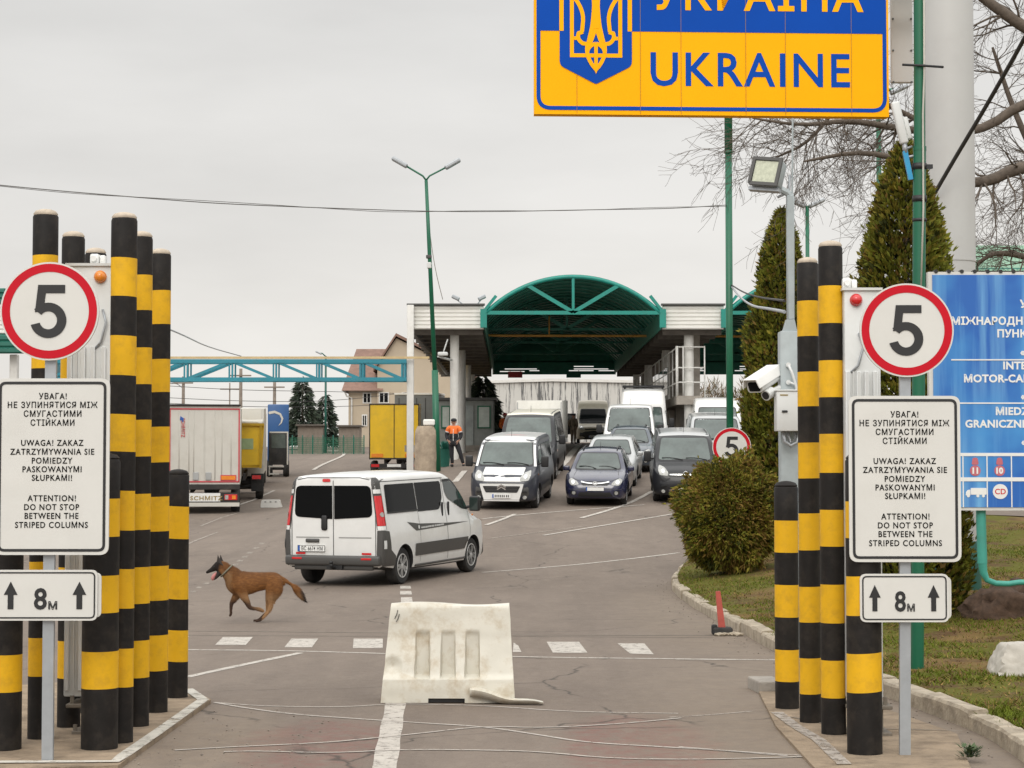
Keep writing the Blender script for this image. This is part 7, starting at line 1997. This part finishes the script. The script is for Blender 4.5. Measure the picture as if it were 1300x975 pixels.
def thuja(label, loc, h, prof, n, seed, mixw, sz=.13):
    random.seed(seed); t = thing('thuja', label, 'tree', loc)
    V, Fc, MI = [], [], []
    for i in range(n):
        z = h*(1-random.random()**.75*.985); a = random.uniform(0, 2*math.pi)
        R_ = lerp_tab(prof, z/h)
        lob = 1+(random.uniform(.05,.2) if random.random() < .06 else 0)+.22*mn.noise(Vector((math.cos(a)*2.1, math.sin(a)*2.1, z*1.15+seed)))+.18*mn.noise(Vector((math.cos(a)*5, math.sin(a)*5, z*3+seed)))
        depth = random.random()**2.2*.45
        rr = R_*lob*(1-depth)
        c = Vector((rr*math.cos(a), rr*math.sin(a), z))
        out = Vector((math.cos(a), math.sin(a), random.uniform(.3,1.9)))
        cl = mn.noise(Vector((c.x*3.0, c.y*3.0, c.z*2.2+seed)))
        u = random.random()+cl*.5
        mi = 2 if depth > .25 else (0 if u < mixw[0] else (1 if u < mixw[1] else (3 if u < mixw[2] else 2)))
        for q in range(2):
            spray(V, Fc, MI, c, out+Vector((random.gauss(0,.45),random.gauss(0,.45),random.gauss(0,.3))), sz*random.uniform(.6,1.3), sz*random.uniform(.12,.26), mi)
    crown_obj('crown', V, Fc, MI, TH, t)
    mb = MB(); mb.tube([(0,0,-.2),(.02,0,h*.35),(0,.02,h*.9)], [.11,.08,.02], 8)
    # dark inner boughs
    for k in range(60):
        z = h*random.uniform(.04,.9); a = random.uniform(0,6.28); R_ = lerp_tab(prof, z/h)*.8
        mb.tube([(0,0,z-.1),(R_*.5*math.cos(a),R_*.5*math.sin(a),z+.05),(R_*math.cos(a),R_*math.sin(a),z+.35)], [.025,.018,.006], 5)
    mb.build('trunk', 'bark', t); return t
d = 24.6; p = P(1152, 600, d); z0 = gl(p.x, d); h = ZP(183, d)-z0
thuja('tall conical olive green thuja behind the right speed sign', (p.x, d, z0), h, [(0,.62),(.12,.72),(.3,.70),(.55,.62),(.78,.47),(.92,.26),(1,.03)], 30000, 3, (.5,.82,.92), .095)
d = 39.5; p = P(994, 600, d); z0 = gl(p.x, d); h = ZP(268, d)-z0
thuja('narrow thuja standing behind the camera post', (p.x, d, z0), h, [(0,.70),(.15,.80),(.4,.75),(.62,.64),(.82,.40),(.94,.19),(1,.02)], 24000, 8, (.55,.8,.9), .125)
# round bush
d = 34.2; p = P(928, 600, d); z0 = gl(p.x, d); s_ = S(d); hb = ZP(583, d)-z0
random.seed(21); bt_ = thing('round_bush', 'rounded brownish green thuja bush at the tip of the lawn', 'bush', (p.x, d, z0))
V, Fc, MI = [], [], []
Rb = 66/s_
for i in range(30000):
    u = random.uniform(-1,1); a = random.uniform(0,6.28); q = math.sqrt(1-u*u)
    n_ = Vector((q*math.cos(a), q*math.sin(a), u))
    lob = 1+.20*mn.noise(n_*1.9+Vector((4,1,0)))+.17*mn.noise(n_*4.5)+(random.uniform(.03,.14) if random.random() < .05 else 0)
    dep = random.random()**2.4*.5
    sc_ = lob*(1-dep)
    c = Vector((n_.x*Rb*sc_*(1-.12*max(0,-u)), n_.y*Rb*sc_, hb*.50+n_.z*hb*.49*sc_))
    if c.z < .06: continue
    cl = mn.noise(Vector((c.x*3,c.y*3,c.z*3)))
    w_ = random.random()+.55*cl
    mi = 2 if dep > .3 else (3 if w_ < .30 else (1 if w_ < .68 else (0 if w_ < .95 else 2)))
    for k in range(2):
        spray(V, Fc, MI, c, n_+Vector((random.gauss(0,.5),random.gauss(0,.5),random.gauss(.45,.4))), random.uniform(.05,.13), random.uniform(.008,.02), mi, .25)
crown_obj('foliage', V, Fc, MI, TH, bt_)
mb = MB()
for k in range(24):
    a = random.uniform(0,6.28); e_ = random.uniform(.15,1.2); L_ = random.uniform(.5,.95)*Rb; v_ = Vector((math.cos(a)*math.cos(e_),math.sin(a)*math.cos(e_),math.sin(e_)))
    mb.tube([(0,0,-.1), v_*L_*.4+Vector((0,0,.15)), v_*L_+Vector((0,0,.25))], [.04,.028,.008], 5)
mb.build('stem', 'bark', bt_)

# bare tree: limbs come in from a trunk outside the right edge
random.seed(17)
bt2 = thing('bare_tree', 'leafless spreading tree whose limbs reach behind the grey column', 'tree', (P(1420,600,31).x, 31, gl(P(1420,600,31).x,31)))
ox, oy, oz = bt2.location
limb, twig = MB(), MB(); ntw = [0]
def grow(p, d_, r, ln, lev):
    seg = (0,6,4,3)[lev]; pts = [p.copy()]; rad = [r]; d_ = d_.normalized(); kids = []
    for i in range(seg):
        d_ = (d_+Vector((random.gauss(0,.17),random.gauss(0,.14),random.gauss(-.02,.17)))).normalized()
        p = p+d_*ln/seg; pts.append(p.copy()); rad.append(max(.0026, r*(1-.8*(i+1)/seg)))
        if lev < 3: kids += [(p.copy(), d_.copy(), rad[-1])]*(2 if (lev == 2 and i > 1) else 1)
    (limb if lev < 2 else twig).tube(pts, rad, 5 if lev < 2 else 3)
    for kp, kd, kr in kids:
        ax = kd.orthogonal().normalized(); ax.rotate(Matrix.Rotation(random.uniform(0,6.28),3,kd))
        nd = kd*random.uniform(.8,1.2)+ax*random.uniform(.4,.9); nd.y *= .75
        grow(kp, nd, max(.004, min(kr*.7, r*.5)), ln*random.uniform(.4,.65), lev+1)
def lp_(px, py, dd): q = P(px,py,dd); return Vector((q.x-ox,q.y-oy,q.z-oz))
limb.tube([(0,0,-.3),(-.05,0,1.2),(.05,.1,3.2),(0,0,5.5)], [.34,.27,.24,.2], 12)
base = Vector((.03,.05,3.0))
def big(pts, r0, r1, kids, ln, up=.0):
    n = len(pts); rad = [r0+(r1-r0)*i/(n-1) for i in range(n)]
    pts2 = smooth_path(pts, 2); m_ = len(pts2); limb.tube(pts2, [r0+(r1-r0)*i/(m_-1) for i in range(m_)], 9)
    for k in range(kids):
        t = random.uniform(.12,1); i = min(m_-2, int(t*(m_-1))); p = pts2[i]; dd = (pts2[i+1]-pts2[i]).normalized()
        ax = dd.orthogonal(); ax.rotate(Matrix.Rotation(random.uniform(0,6.28),3,dd)); nd = dd*.7+ax*.8+Vector((0,0,up)); nd.y *= .7
        grow(p, nd, max(.009,min(.022,(r0+(r1-r0)*t)*.3)), ln*random.uniform(.6,1.1), 1)
big([lp_(1420,340,31), lp_(1360,215,31), lp_(1300,208,30.6), lp_(1240,238,30.2), lp_(1180,215,30), lp_(1100,190,29.5), lp_(1020,205,29)], .15, .012, 26, 1.35)
big([lp_(1420,300,31), lp_(1380,140,31.5), lp_(1310,122,31.6), lp_(1240,172,31.6), lp_(1150,165,31), lp_(1080,152,30.6), lp_(1020,160,30), lp_(955,150,30)], .12, .010, 40, 1.1, .05)
big([lp_(1420,200,31), lp_(1350,60,32), lp_(1290,30,32), lp_(1200,-40,32), lp_(1120,-60,32)], .16, .03, 24, 1.5)
big([lp_(1380,380,31), lp_(1320,330,30.5), lp_(1265,318,30), lp_(1240,335,30)], .08, .02, 20, .9)
big([lp_(1400,180,31.4), lp_(1340,250,32), lp_(1290,150,32.4), lp_(1260,60,32.4)], .10, .02, 30, 1.2)
big([lp_(1180,160,31), lp_(1080,110,31), lp_(1030,180,31), lp_(985,200,31)], .05, .014, 32, .95)
limb.build('limb', 'bark', bt2); twig.build('twig', 'bark', bt2)

# conifers and far bushes
CN = [leafmat('spruce_green', (.055,.075,.05)), leafmat('spruce_dark', (.035,.048,.038)), leafmat('spruce_grey', (.085,.095,.075))]  # spruce tones lightened, distance haze is painted into the leaf colour
def conifer(label, px, py_top, py_base, wpx, d, seed, n=2600, grp=None):
    random.seed(seed); p = P(px, py_base, d); z0 = g(p.x, d); h = ZP(py_top, d)-z0; R0 = wpx/2/S(d)
    t = thing('conifer', label, 'tree', (p.x, d, z0), group=grp); V, Fc, MI = [], [], []
    for i in range(n):
        z = h*(1-random.random()**.6*.93); a = random.uniform(0,6.28); tier = .72+.28*abs(math.sin(z/h*22+a*.6))
        R_ = R0*(1-z/h)**.8*tier*(.8+.4*mn.noise(Vector((math.cos(a)*2,math.sin(a)*2,z*.6+seed)))+.2)
        rr = R_*(1-random.random()**2*.7); c = Vector((rr*math.cos(a), rr*math.sin(a), z))
        spray(V, Fc, MI, c, Vector((math.cos(a),math.sin(a),random.uniform(-.5,.3))), random.uniform(.3,.75), random.uniform(.05,.12), random.choice((0,0,1,2)), .2)
    crown_obj('crown', V, Fc, MI, CN, t); mb = MB(); mb.cyl((0,0,-.3),(0,0,h*.9),.18,.04,n=8); mb.build('trunk', 'bark', t)
conifer('taller dark spruce right of the blue truck cab', 384, 478, 560, 46, 160, 31)
conifer('smaller spruce right behind the thin street lamp', 413, 501, 560, 32, 162, 32, 1500)
conifer('dark evergreen beside the booth under the canopy roof', 613, 478, 560, 48, 108, 33, 2200)
random.seed(40)
BRN = [leafmat('dry_twigs', (.20,.15,.09)), leafmat('dry_twigs_dark', (.12,.09,.06)), leafmat('dry_green', (.09,.09,.04))]
for px, w_, top, lab in ((905,70,486,'brown leafless thicket beyond the canopy, beside the right column'),(960,80,478,'taller brown leafless thicket behind the narrow thuja')):
    d = 150; p = P(px, 560, d); z0 = g(p.x,d); t = thing('thicket', lab, 'bush', (p.x,d,z0)); V, Fc, MI = [], [], []
    hh = ZP(top,d)-z0; rw = w_/2/S(d)
    for i in range(2500):
        a = random.uniform(0,6.28); r_ = math.sqrt(random.random())*rw; z = hh*random.random()*(1-.45*(r_/rw)**2)
        spray(V, Fc, MI, Vector((r_*math.cos(a),r_*math.sin(a)*.6,z)), Vector((random.gauss(0,.5),random.gauss(0,.5),1)), random.uniform(.4,1.0), .03, random.choice((0,0,1,2)))
    crown_obj('twigs', V, Fc, MI, BRN, t)
# ------------------------------------------------------------------ dog and people
def skin_mesh(name, pts, edges, radii, root=0, sub=2, mats=None, parent=None, post=None):
    me = bpy.data.meshes.new('sk'); me.from_pydata([tuple(p) for p in pts], edges, [])
    o = bpy.data.objects.new('sk', me); COL.objects.link(o)
    md = o.modifiers.new('s', 'SKIN'); md.use_smooth_shade = True; md.branch_smoothing = .6
    if not me.skin_vertices:
        bpy.context.view_layer.objects.active = o
    lay = me.skin_vertices[0].data if me.skin_vertices else None
    for i, r in enumerate(radii):
        lay[i].radius = r if isinstance(r, tuple) else (r, r); lay[i].use_root = (i == root)
    sd = o.modifiers.new('u', 'SUBSURF'); sd.levels = sub; sd.render_levels = sub
    dg = bpy.context.evaluated_depsgraph_get(); res = bpy.data.meshes.new_from_object(o.evaluated_get(dg))
    bpy.data.objects.remove(o); bpy.data.meshes.remove(me); res.name = name
    if post: post(res)
    res.materials.clear()
    return mobj(name, res, mats, parent, 180)
def chains(spec):
    """spec: {joint: (pos, radius)}, list of joint chains"""
    J, C = spec; idx = {k: i for i, k in enumerate(J)}; E = set()
    for c in C:
        for a, b_ in zip(c, c[1:]): E.add((idx[a], idx[b_]))
    return [J[k][0] for k in J], sorted(E), [J[k][1] for k in J], idx

# --- the running shepherd dog (faces left); traced units: 852 per metre
q = GP(322, 789.5); dogd = q.y
dg_ = thing('dog', 'tan shepherd dog with a black muzzle running to the left, tongue out', 'dog', (P(322,789.5,dogd).x, dogd, 0.0), rotz=R(4))
K = 8.966*S(dogd)
def D(u, v_, y=0.): return Vector(((u-645)/K, y, (806-v_)/K))
def sweep(mb, joints, ys=1., n=14):
    """closed tapering limb through (u, v, y, radius) stations"""
    P3 = [(D(u, v_, y), q/K) for u, v_, y, q in joints]; pts, rr = [], []
    for i in range(len(P3)-1):
        p0, p1, p2, p3 = P3[max(0,i-1)], P3[i], P3[i+1], P3[min(len(P3)-1,i+2)]
        for k in range(5):
            t = k/5; f = lambda a, b_, c, d: .5*((2*b_)+(c-a)*t+(2*a-5*b_+4*c-d)*t*t+(3*b_-a-3*c+d)*t**3)
            pts.append(f(p0[0],p1[0],p2[0],p3[0])); rr.append(max(.004, f(p0[1],p1[1],p2[1],p3[1])))
    pts.append(P3[-1][0]); rr.append(P3[-1][1])
    d0 = (pts[0]-pts[1]).normalized(); d1 = (pts[-1]-pts[-2]).normalized()
    pre = [(pts[0]+d0*rr[0]*math.sin(a), rr[0]*math.cos(a)) for a in (1.45,1.1,.7,.35)]; post = [(pts[-1]+d1*rr[-1]*math.sin(a), rr[-1]*math.cos(a)) for a in (.35,.7,1.1,1.45)]
    pts = [p for p, _ in pre]+pts+[p for p, _ in post]; rr = [q for _, q in pre]+rr+[q for _, q in post]
    k = len(mb.bm.verts); yc = sum(j[2] for j in joints)/len(joints)
    mb.tube(pts, rr, n); mb.bm.verts.ensure_lookup_table()
    for v_ in mb.bm.verts[k:]: v_.co.y = yc+(v_.co.y-yc)*ys
mb = MB()
sweep(mb, [(300,195,0,62),(345,235,0,82),(400,285,0,104),(465,362,0,142),(560,372,0,134),(680,356,0,110),(780,346,0,99),(880,342,0,92),(935,352,0,62)], .66, 20)
sweep(mb, [(310,190,0,58),(258,168,0,54),(215,190,0,42),(165,221,0,26),(118,246,0,17)], .74, 18)
sweep(mb, [(250,200,0,44),(285,225,0,52)], .8)
sweep(mb, [(930,330,0,50),(985,342,0,30),(1050,378,0,17),(1088,405,0,24),(1120,440,0,38),(1165,500,0,37),(1203,553,0,20),(1225,584,0,6)], .8)
sweep(mb, [(880,370,.055,88),(862,450,.06,92),(826,545,.06,58),(808,605,.06,35),(802,660,.06,27),(796,700,.06,22),(742,752,.06,18),(697,788,.06,15),(645,796,.06,12)], .62)
sweep(mb, [(885,370,-.055,86),(866,450,-.06,92),(838,545,-.06,56),(838,605,-.06,34),(825,660,-.06,24),(800,705,-.06,20),(752,757,-.06,17),(712,788,-.06,14),(672,796,-.06,11)], .62)
sweep(mb, [(470,430,.06,82),(448,505,.06,50),(415,560,.06,34),(391,605,.06,25),(384,670,.06,18),(384,720,.06,17),(372,738,.06,12)], .7)
sweep(mb, [(480,400,-.06,92),(528,500,-.065,54),(568,575,-.065,35),(606,640,-.065,25),(665,655,-.065,20),(715,665,-.065,24),(752,682,-.065,18)], .7)
def dogmat():
    m = bpy.data.materials.new('dog_coat'); m.use_nodes = True
    n = m.node_tree; b = n.nodes['Principled BSDF']; L = n.links.new; b.inputs['Roughness'].default_value = .75; b.inputs['Specular IOR Level'].default_value = .3
    tc = n.nodes.new('ShaderNodeTexCoord'); sp = n.nodes.new('ShaderNodeSeparateXYZ'); L(tc.outputs['Object'], sp.inputs[0])
    q = n.nodes.new('ShaderNodeTexNoise'); q.inputs['Scale'].default_value = 9; q.inputs['Detail'].default_value = 6; L(tc.outputs['Object'], q.inputs['Vector'])
    mp = n.nodes.new('ShaderNodeMapping'); mp.inputs['Scale'].default_value = (9,16,26); L(tc.outputs['Object'], mp.inputs[0])
    qf = n.nodes.new('ShaderNodeTexNoise'); qf.inputs['Scale'].default_value = 2; qf.inputs['Detail'].default_value = 5; L(mp.outputs[0], qf.inputs['Vector'])
    def mth(op, a, b_, clamp=False):
        x = n.nodes.new('ShaderNodeMath'); x.operation = op; x.use_clamp = clamp
        for i, v_ in enumerate((a, b_)):
            if isinstance(v_, (int, float)): x.inputs[i].default_value = v_
            else: L(v_, x.inputs[i])
        return x.outputs[0]
    def mr(v_, a, b_, c=0, d=1):
        x = n.nodes.new('ShaderNodeMapRange'); L(v_, x.inputs[0])
        for i, k in enumerate((a, b_, c, d)): x.inputs[i+1].default_value = k
        return x.outputs[0]
    def mix(f, a, col):
        x = n.nodes.new('ShaderNodeMixRGB'); L(f, x.inputs[0])
        L(a, x.inputs[1]); x.inputs[2].default_value = (*col, 1); return x.outputs[0]
    X, Z = sp.outputs[0], sp.outputs[2]
    jx = mth('ADD', X, mr(q.outputs[0], 0, 1, -.05, .05)); jz = mth('ADD', Z, mr(q.outputs[0], 0, 1, -.06, .06))
    rgb = n.nodes.new('ShaderNodeRGB'); rgb.outputs[0].default_value = (.25,.105,.030,1)
    c = mix(mr(qf.outputs[0], .35, .7, 0, .75), rgb.outputs[0], (.10,.038,.012))
    c = mix(mr(qf.outputs[0], .6, .8, 0, .35), c, (.38,.19,.075))
    # paler under-parts: thigh back and belly
    c = mix(mth('MULTIPLY', mr(jz, .42, .33), mr(jx, -.32, -.2)), c, (.30,.165,.075))
    # dark saddle hairs along the back
    c = mix(mth('MULTIPLY', mr(jz, .58, .68), .45), c, (.09,.038,.016))
    # pale ruff
    c = mix(mth('MULTIPLY', mth('MULTIPLY', mr(jx, -.27, -.33), mr(jx, -.45, -.40)), mr(jz, .72, .62, 0, .55)), c, (.36,.22,.11))
    # sooty lower legs in front, feet, tail tip
    c = mix(mth('MULTIPLY', mr(jz, .36, .27), mr(jx, .16, .12)), c, (.045,.022,.013)) if False else c
    fl = mth('MULTIPLY', mr(jz, .33, .24), mr(jx, .135, .115))
    c = mix(mth('MULTIPLY', fl, mr(mth('SUBTRACT', mth('MULTIPLY', X, -1.), Z), -.32, -.16)), c, (.05,.026,.016))
    c = mix(mr(jx, .62, .68), c, (.03,.02,.015))
    c = mix(mr(jz, .035, .015), c, (.05,.025,.016))
    # black mask
    c = mix(mr(mth('ADD', jx, mth('MULTIPLY', jz, -.25)), -.62, -.66), c, (.016,.012,.010))
    L(c, b.inputs['Base Color'])
    bp = n.nodes.new('ShaderNodeBump'); bp.inputs['Strength'].default_value = .5; bp.inputs['Distance'].default_value = .01; L(qf.outputs[0], bp.inputs['Height']); L(bp.outputs[0], b.inputs['Normal'])
    return m
DM = dogmat()
bmesh.ops.recalc_face_normals(mb.bm, faces=mb.bm.faces)
me0 = bpy.data.meshes.new('d'); mb.bm.to_mesh(me0); mb.bm.free()
o0 = bpy.data.objects.new('d', me0); COL.objects.link(o0)
q_ = o0.modifiers.new('r', 'REMESH'); q_.mode = 'VOXEL'; q_.voxel_size = .0085; q_.use_smooth_shade = True
q_ = o0.modifiers.new('s', 'SMOOTH'); q_.factor = .5; q_.iterations = 7
dme = bpy.data.meshes.new_from_object(o0.evaluated_get(bpy.context.evaluated_depsgraph_get()))
bpy.data.objects.remove(o0); bpy.data.meshes.remove(me0); dme.materials.clear(); dme.name = 'body'
db = mobj('body', dme, DM, dg_, 180)
random.seed(77); FV, FF = [], []
polys = [p_ for p_ in dme.polygons]
for p_ in polys:
    if random.random() > 1.0: continue
    c = p_.center; n_ = p_.normal
    back = Vector((1, 0, -.55)) if c.x > -.36 else Vector((.9, 0, -.2))
    if c.z < .25 and c.x < .5: back = Vector((.2, 0, -1))
    t = (back-n_*back.dot(n_)); t = (t.normalized() if t.length > .05 else Vector((1,0,0)))
    tail = c.x > .52; ruff = -.40 < c.x < -.22 and c.z > .45
    ln = random.uniform(.014,.032)*(1.9 if tail else 1.5 if ruff or (.22 < c.x < .40 and c.z < .52) else .7 if c.z < .25 or c.x < -.42 else 1.)
    d_ = (t+n_*random.uniform(.15,.75)+Vector((random.gauss(0,.12),random.gauss(0,.12),random.gauss(0,.12)))).normalized(); sd_ = d_.cross(n_).normalized()*random.uniform(.0018,.0034)
    k = len(FV); b0 = c-n_*.002; FV += [tuple(b0-sd_), tuple(b0+sd_), tuple(b0+d_*ln)]; FF.append((k,k+1,k+2))
fme = bpy.data.meshes.new('fur'); fme.from_pydata(FV, [], FF); mobj('fur', fme, DM, dg_)
r = lambda x: x/K*1.1
MASK = pm('dog_black', (.020,.015,.012), .6)
for s_, u in ((-1, 238), (1, 262)):
    mb = MB(); b0, b1, tp = D(226+(u-238),138), D(305+(u-238)*.5,165), D(u+2,48)
    y = s_*.038
    A = [Vector((b0.x, y-.012*s_, b0.z)), Vector((b1.x, y+.018*s_, b1.z-.01)), Vector((tp.x, y+.012*s_, tp.z)), Vector(((b0.x+b1.x)/2, y+.035*s_, (b0.z+b1.z)/2+.01)), Vector(((b0.x+b1.x)/2-.0, y-.02*s_, b0.z-.03))]
    mb.poly([A[0],A[3],A[2]]); mb.poly([A[3],A[1],A[2]]); mb.poly([A[1],A[0],A[2]]); mb.poly([A[0],A[4],A[3]]); mb.poly([A[3],A[4],A[1]]); mb.poly([A[4],A[0],A[1]])
    mb.build('ear', MASK, dg_, 60)
# open lower jaw, tongue, eye, collar
mb = MB(); mb.tube([D(262,245), D(235,285), D(212,312), D(196,330)], [r(34),r(20),r(15),r(8)], 10)
for v_ in mb.bm.verts: v_.co.y *= .9
mb.build('lower_jaw', MASK, dg_, 60)
mb = MB(); mb.tube([D(225,250), D(205,272), D(188,300), D(180,325), D(190,338)], [r(10),r(18),r(20),r(18),r(8)], 10)
for v_ in mb.bm.verts: v_.co.y *= 1.1
mb.build('tongue', pm('tongue_pink', (.42,.16,.15), .4), dg_, 60)
for s_ in (-1, 1):
    mb = MB(); c = D(197,182); mb.cyl((c.x, s_*.030, c.z), (c.x-.002, s_*.036, c.z), .009, n=10); mb.build('eye', 'ink', dg_)
mb = MB(); c = D(338,232); ax = (D(365,258)-D(318,212)).normalized()
z_ = ax; x_ = Vector((0,1,0)); y_ = z_.cross(x_)
ring = [c+(x_*math.cos(t)*r(78)*.72+y_*math.sin(t)*r(80)) for t in [2*math.pi*k/24 for k in range(25)]]
mb.tube(ring, r(10), 6); mb.build('collar', pm('collar_grey', (.14,.13,.09), .7), dg_)
mb = MB(); cc_ = D(392,208); mb.rbox((cc_.x, -.02, cc_.z), (.07,.05,.04), .012, 2, mat=Matrix.Rotation(R(30),4,'Y')); mb.build('collar_tag', pm('tag_beige', (.42,.34,.24), .6), dg_)

# --- people
def person(label, px, py, d, h, top, mid, legs, facing=0., pose='stand', hat=None, group=None):
    q = P(px, py, d); z0 = g(q.x, d)
    t = thing('person', label, 'person', (q.x, d, z0), rotz=R(facing))
    k = h/1.78
    V_ = lambda x, y, z: Vector((x*k, y*k, z*k))
    sp_ = .13
    J = {'pelvis': (V_(0,0,.96), .135*k), 'waist': (V_(0,.0,1.10), .135*k), 'chest': (V_(0,.01,1.32), .155*k), 'collar': (V_(0,.02,1.46), .10*k), 'neck': (V_(0,.0,1.53), .058*k), 'head': (V_(0,-.015,1.64), .098*k), 'crown': (V_(0,-.005,1.71), .085*k)}
    for s_, n_ in ((-1,'r'),(1,'l')):
        fx = -.05 if s_ < 0 else .36
        if pose != 'stride': fx = s_*.11
        J['hip'+n_] = (V_(s_*.09,0,.92), .10*k); J['knee'+n_] = (V_(s_*.09*.3+fx*.55+s_*.02,-.02,.49), .066*k); J['ank'+n_] = (V_(fx,0.02,.09), .045*k); J['toe'+n_] = (V_(fx+s_*.02,-.13,.035), .038*k)
        J['sh'+n_] = (V_(s_*.20,.02,1.42), .075*k); J['el'+n_] = (V_(s_*.275,.05,1.15), .055*k); J['wr'+n_] = (V_(s_*.20,-.10,.98), .042*k); J['ha'+n_] = (V_(s_*.16,-.13,.93), .038*k)
    C = [['pelvis','waist','chest','collar','neck','head','crown']]
    for n_ in 'rl': C += [['pelvis','hip'+n_,'knee'+n_,'ank'+n_,'toe'+n_], ['collar','sh'+n_,'el'+n_,'wr'+n_,'ha'+n_]]
    pts, E, rad, idx = chains((J, C))
    skin_mesh('body', pts, E, rad, 0, 1, 'skin', t)
    # jacket: torso and sleeves; shoulders in the upper colour
    sel = [n_ for n_ in J if n_ in ('pelvis','waist','chest','collar') or n_[:2] in ('sh','el','wr')]
    Jj = {n_: (J[n_][0], J[n_][1]*1.28+.012) for n_ in sel}
    Jj['pelvis'] = (V_(0,0,.93), .16*k); Jj['collar'] = (V_(0,.01,1.50), .095*k)
    pts, E, rad, idx = chains((Jj, [['pelvis','waist','chest','collar']]+[['collar','sh'+n_,'el'+n_,'wr'+n_] for n_ in 'rl']))
    jk = skin_mesh('jacket', pts, E, rad, 0, 1, mid, t)
    if top != mid:
        jk.data.materials.append(M[top] if isinstance(top, str) else top)
        for p_ in jk.data.polygons:
            if p_.center.z > 1.27*k: p_.material_index = 1
        mb = MB(); mb.rbox((0,-.20*k,1.17*k), (.02,.015,.44*k), .004, 1); mb.build('zip', 'plate', jk)
        for s_ in (-1,1):
            mb = MB(); mb.cyl((s_*.225*k,.03*k,1.30*k),(s_*.238*k,.032*k,1.255*k),.095*k,.09*k,n=14); mb.build('reflective_band', 'silver_paint', jk)
    Jl = {n_: (J[n_][0], J[n_][1]*1.12+.012) for n_ in J if n_ == 'pelvis' or n_[:3] in ('hip','kne','ank')}
    pts, E, rad, idx = chains((Jl, [['pelvis']+[q_+n_ for q_ in ('hip','knee','ank')] for n_ in 'rl']))
    skin_mesh('trousers', pts, E, rad, 0, 1, legs, t)
    for n_ in 'rl':
        a, b_ = J['ank'+n_][0], J['toe'+n_][0]; mb = MB(); c = (a+b_)/2; mb.rbox((c.x, c.y, .05*k), (.10*k,.27*k,.10*k), .03*k, 2); mb.build('shoe', 'ink', t, 50)
        w_ = J['ha'+n_][0]
        mb = MB(); s_ = -1 if n_ == 'r' else 1; mb.rbox(w_, (.045*k,.085*k,.09*k), .018*k, 2)
        for f_ in range(4): mb.tube([w_+Vector((s_*-.012,-.035+.02*f_,-.03))*k, w_+Vector((s_*-.02,-.045+.02*f_,-.075))*k, w_+Vector((s_*-.035,-.045+.02*f_,-(.10+.012*(f_ in (1,2))))) *k], [.010*k,.009*k,.007*k], 6)
        mb.tube([w_+Vector((s_*-.02,-.04,.02))*k, w_+Vector((s_*-.045,-.06,-.01))*k, w_+Vector((s_*-.055,-.06,-.04))*k], [.011*k,.010*k,.008*k], 6)
        mb.build('hand', 'skin', t, 60)
    mb = MB()
    for s_ in (-1,1): mb.cyl((s_*.035*k,-.108*k,1.655*k),(s_*.035*k,-.115*k,1.655*k),.010*k,n=8)
    mb.box((0,-.112*k,1.595*k),(.045*k,.01*k,.008*k)); mb.build('eyes_and_mouth', 'ink', t)
    mb = MB(); mb.prism([(-.014*k,1.615*k),(.014*k,1.615*k),(0,1.66*k)], -.13*k, -.10*k, 'y')
    for s_ in (-1,1): mb.rbox((s_*.092*k,.005*k,1.645*k), (.02*k,.035*k,.055*k), .008*k, 2)
    mb.build('nose_and_ears', 'skin', t)
    mb = MB(); mb.lathe([(.108*k,1.68*k),(.112*k,1.71*k),(.10*k,1.755*k),(.06*k,1.785*k),(.004,1.792*k)], 20); mb.prism(rpoly([(-.085*k,-.09*k),(.085*k,-.09*k),(.06*k,-.17*k),(-.06*k,-.17*k)], .03*k), 1.685*k, 1.70*k, 'z'); mb.build('cap', hat or 'dark_cloth', t, 50)
    return t
person('man in a cap, orange and dark jacket and black trousers, standing by the stone pillar', 576, 589, 72, 1.76, 'orange_cloth', 'dark_cloth', 'dark_cloth', facing=-4, pose='stride')
person('person in an orange top and red cap half hidden beside the booth', 641, 570, 97, 1.75, 'orange_cloth', 'orange_cloth', 'dark_cloth', facing=35, hat='truck_red')
person('person in a dark hat and tan coat at the open van door', 728, 564, 113.5, 1.72, 'tan_cloth', 'tan_cloth', 'tan_cloth', facing=150)

# low white barrier block on the left lane, small planter by the lamp post
q = P(345, 622, 76); bb = thing('lane_block', 'low white plastic block on the lane in front of the open truck door', 'barrier', (q.x, 76, g(q.x, 76)))
mb = MB(); mb.prism(rpoly([(-.40,0),(.40,0),(.34,.16),(.30,.30),(-.36,.30),(-.40,.12)], .03), -.2, .3, 'y'); mb.build('shell', 'sign_white', bb)
mb = MB()
for k in range(3): mb.box((-.22+k*.2,-.205,.22),(.07,.01,.03))
mb.build('slot', 'ink', bb)
q = P(563, 586, 72); pb = thing('planter', 'dark green tub standing between lamp post and the man', 'planter', (q.x, 73, g(q.x, 73)))
mb = MB(); mb.lathe([(.17,0),(.24,.62),(.26,.66),(.22,.66),(.20,.5)], 16); mb.build('tub', 'dark_green', pb, 50)
mb = MB(); random.seed(4)
for i in range(90):
    a = random.uniform(0,6.28); c = Vector((.14*math.cos(a)*random.random(), .14*math.sin(a)*random.random(), .6)); t = Vector((random.gauss(0,.12),random.gauss(0,.12),random.uniform(.15,.4))); mb.poly([c, c+t*.5+Vector((.03,0,0)), c+t, c+t*.5-Vector((.03,0,0))])
mb.build('plant', 'dark_green', pb, fixn=False)
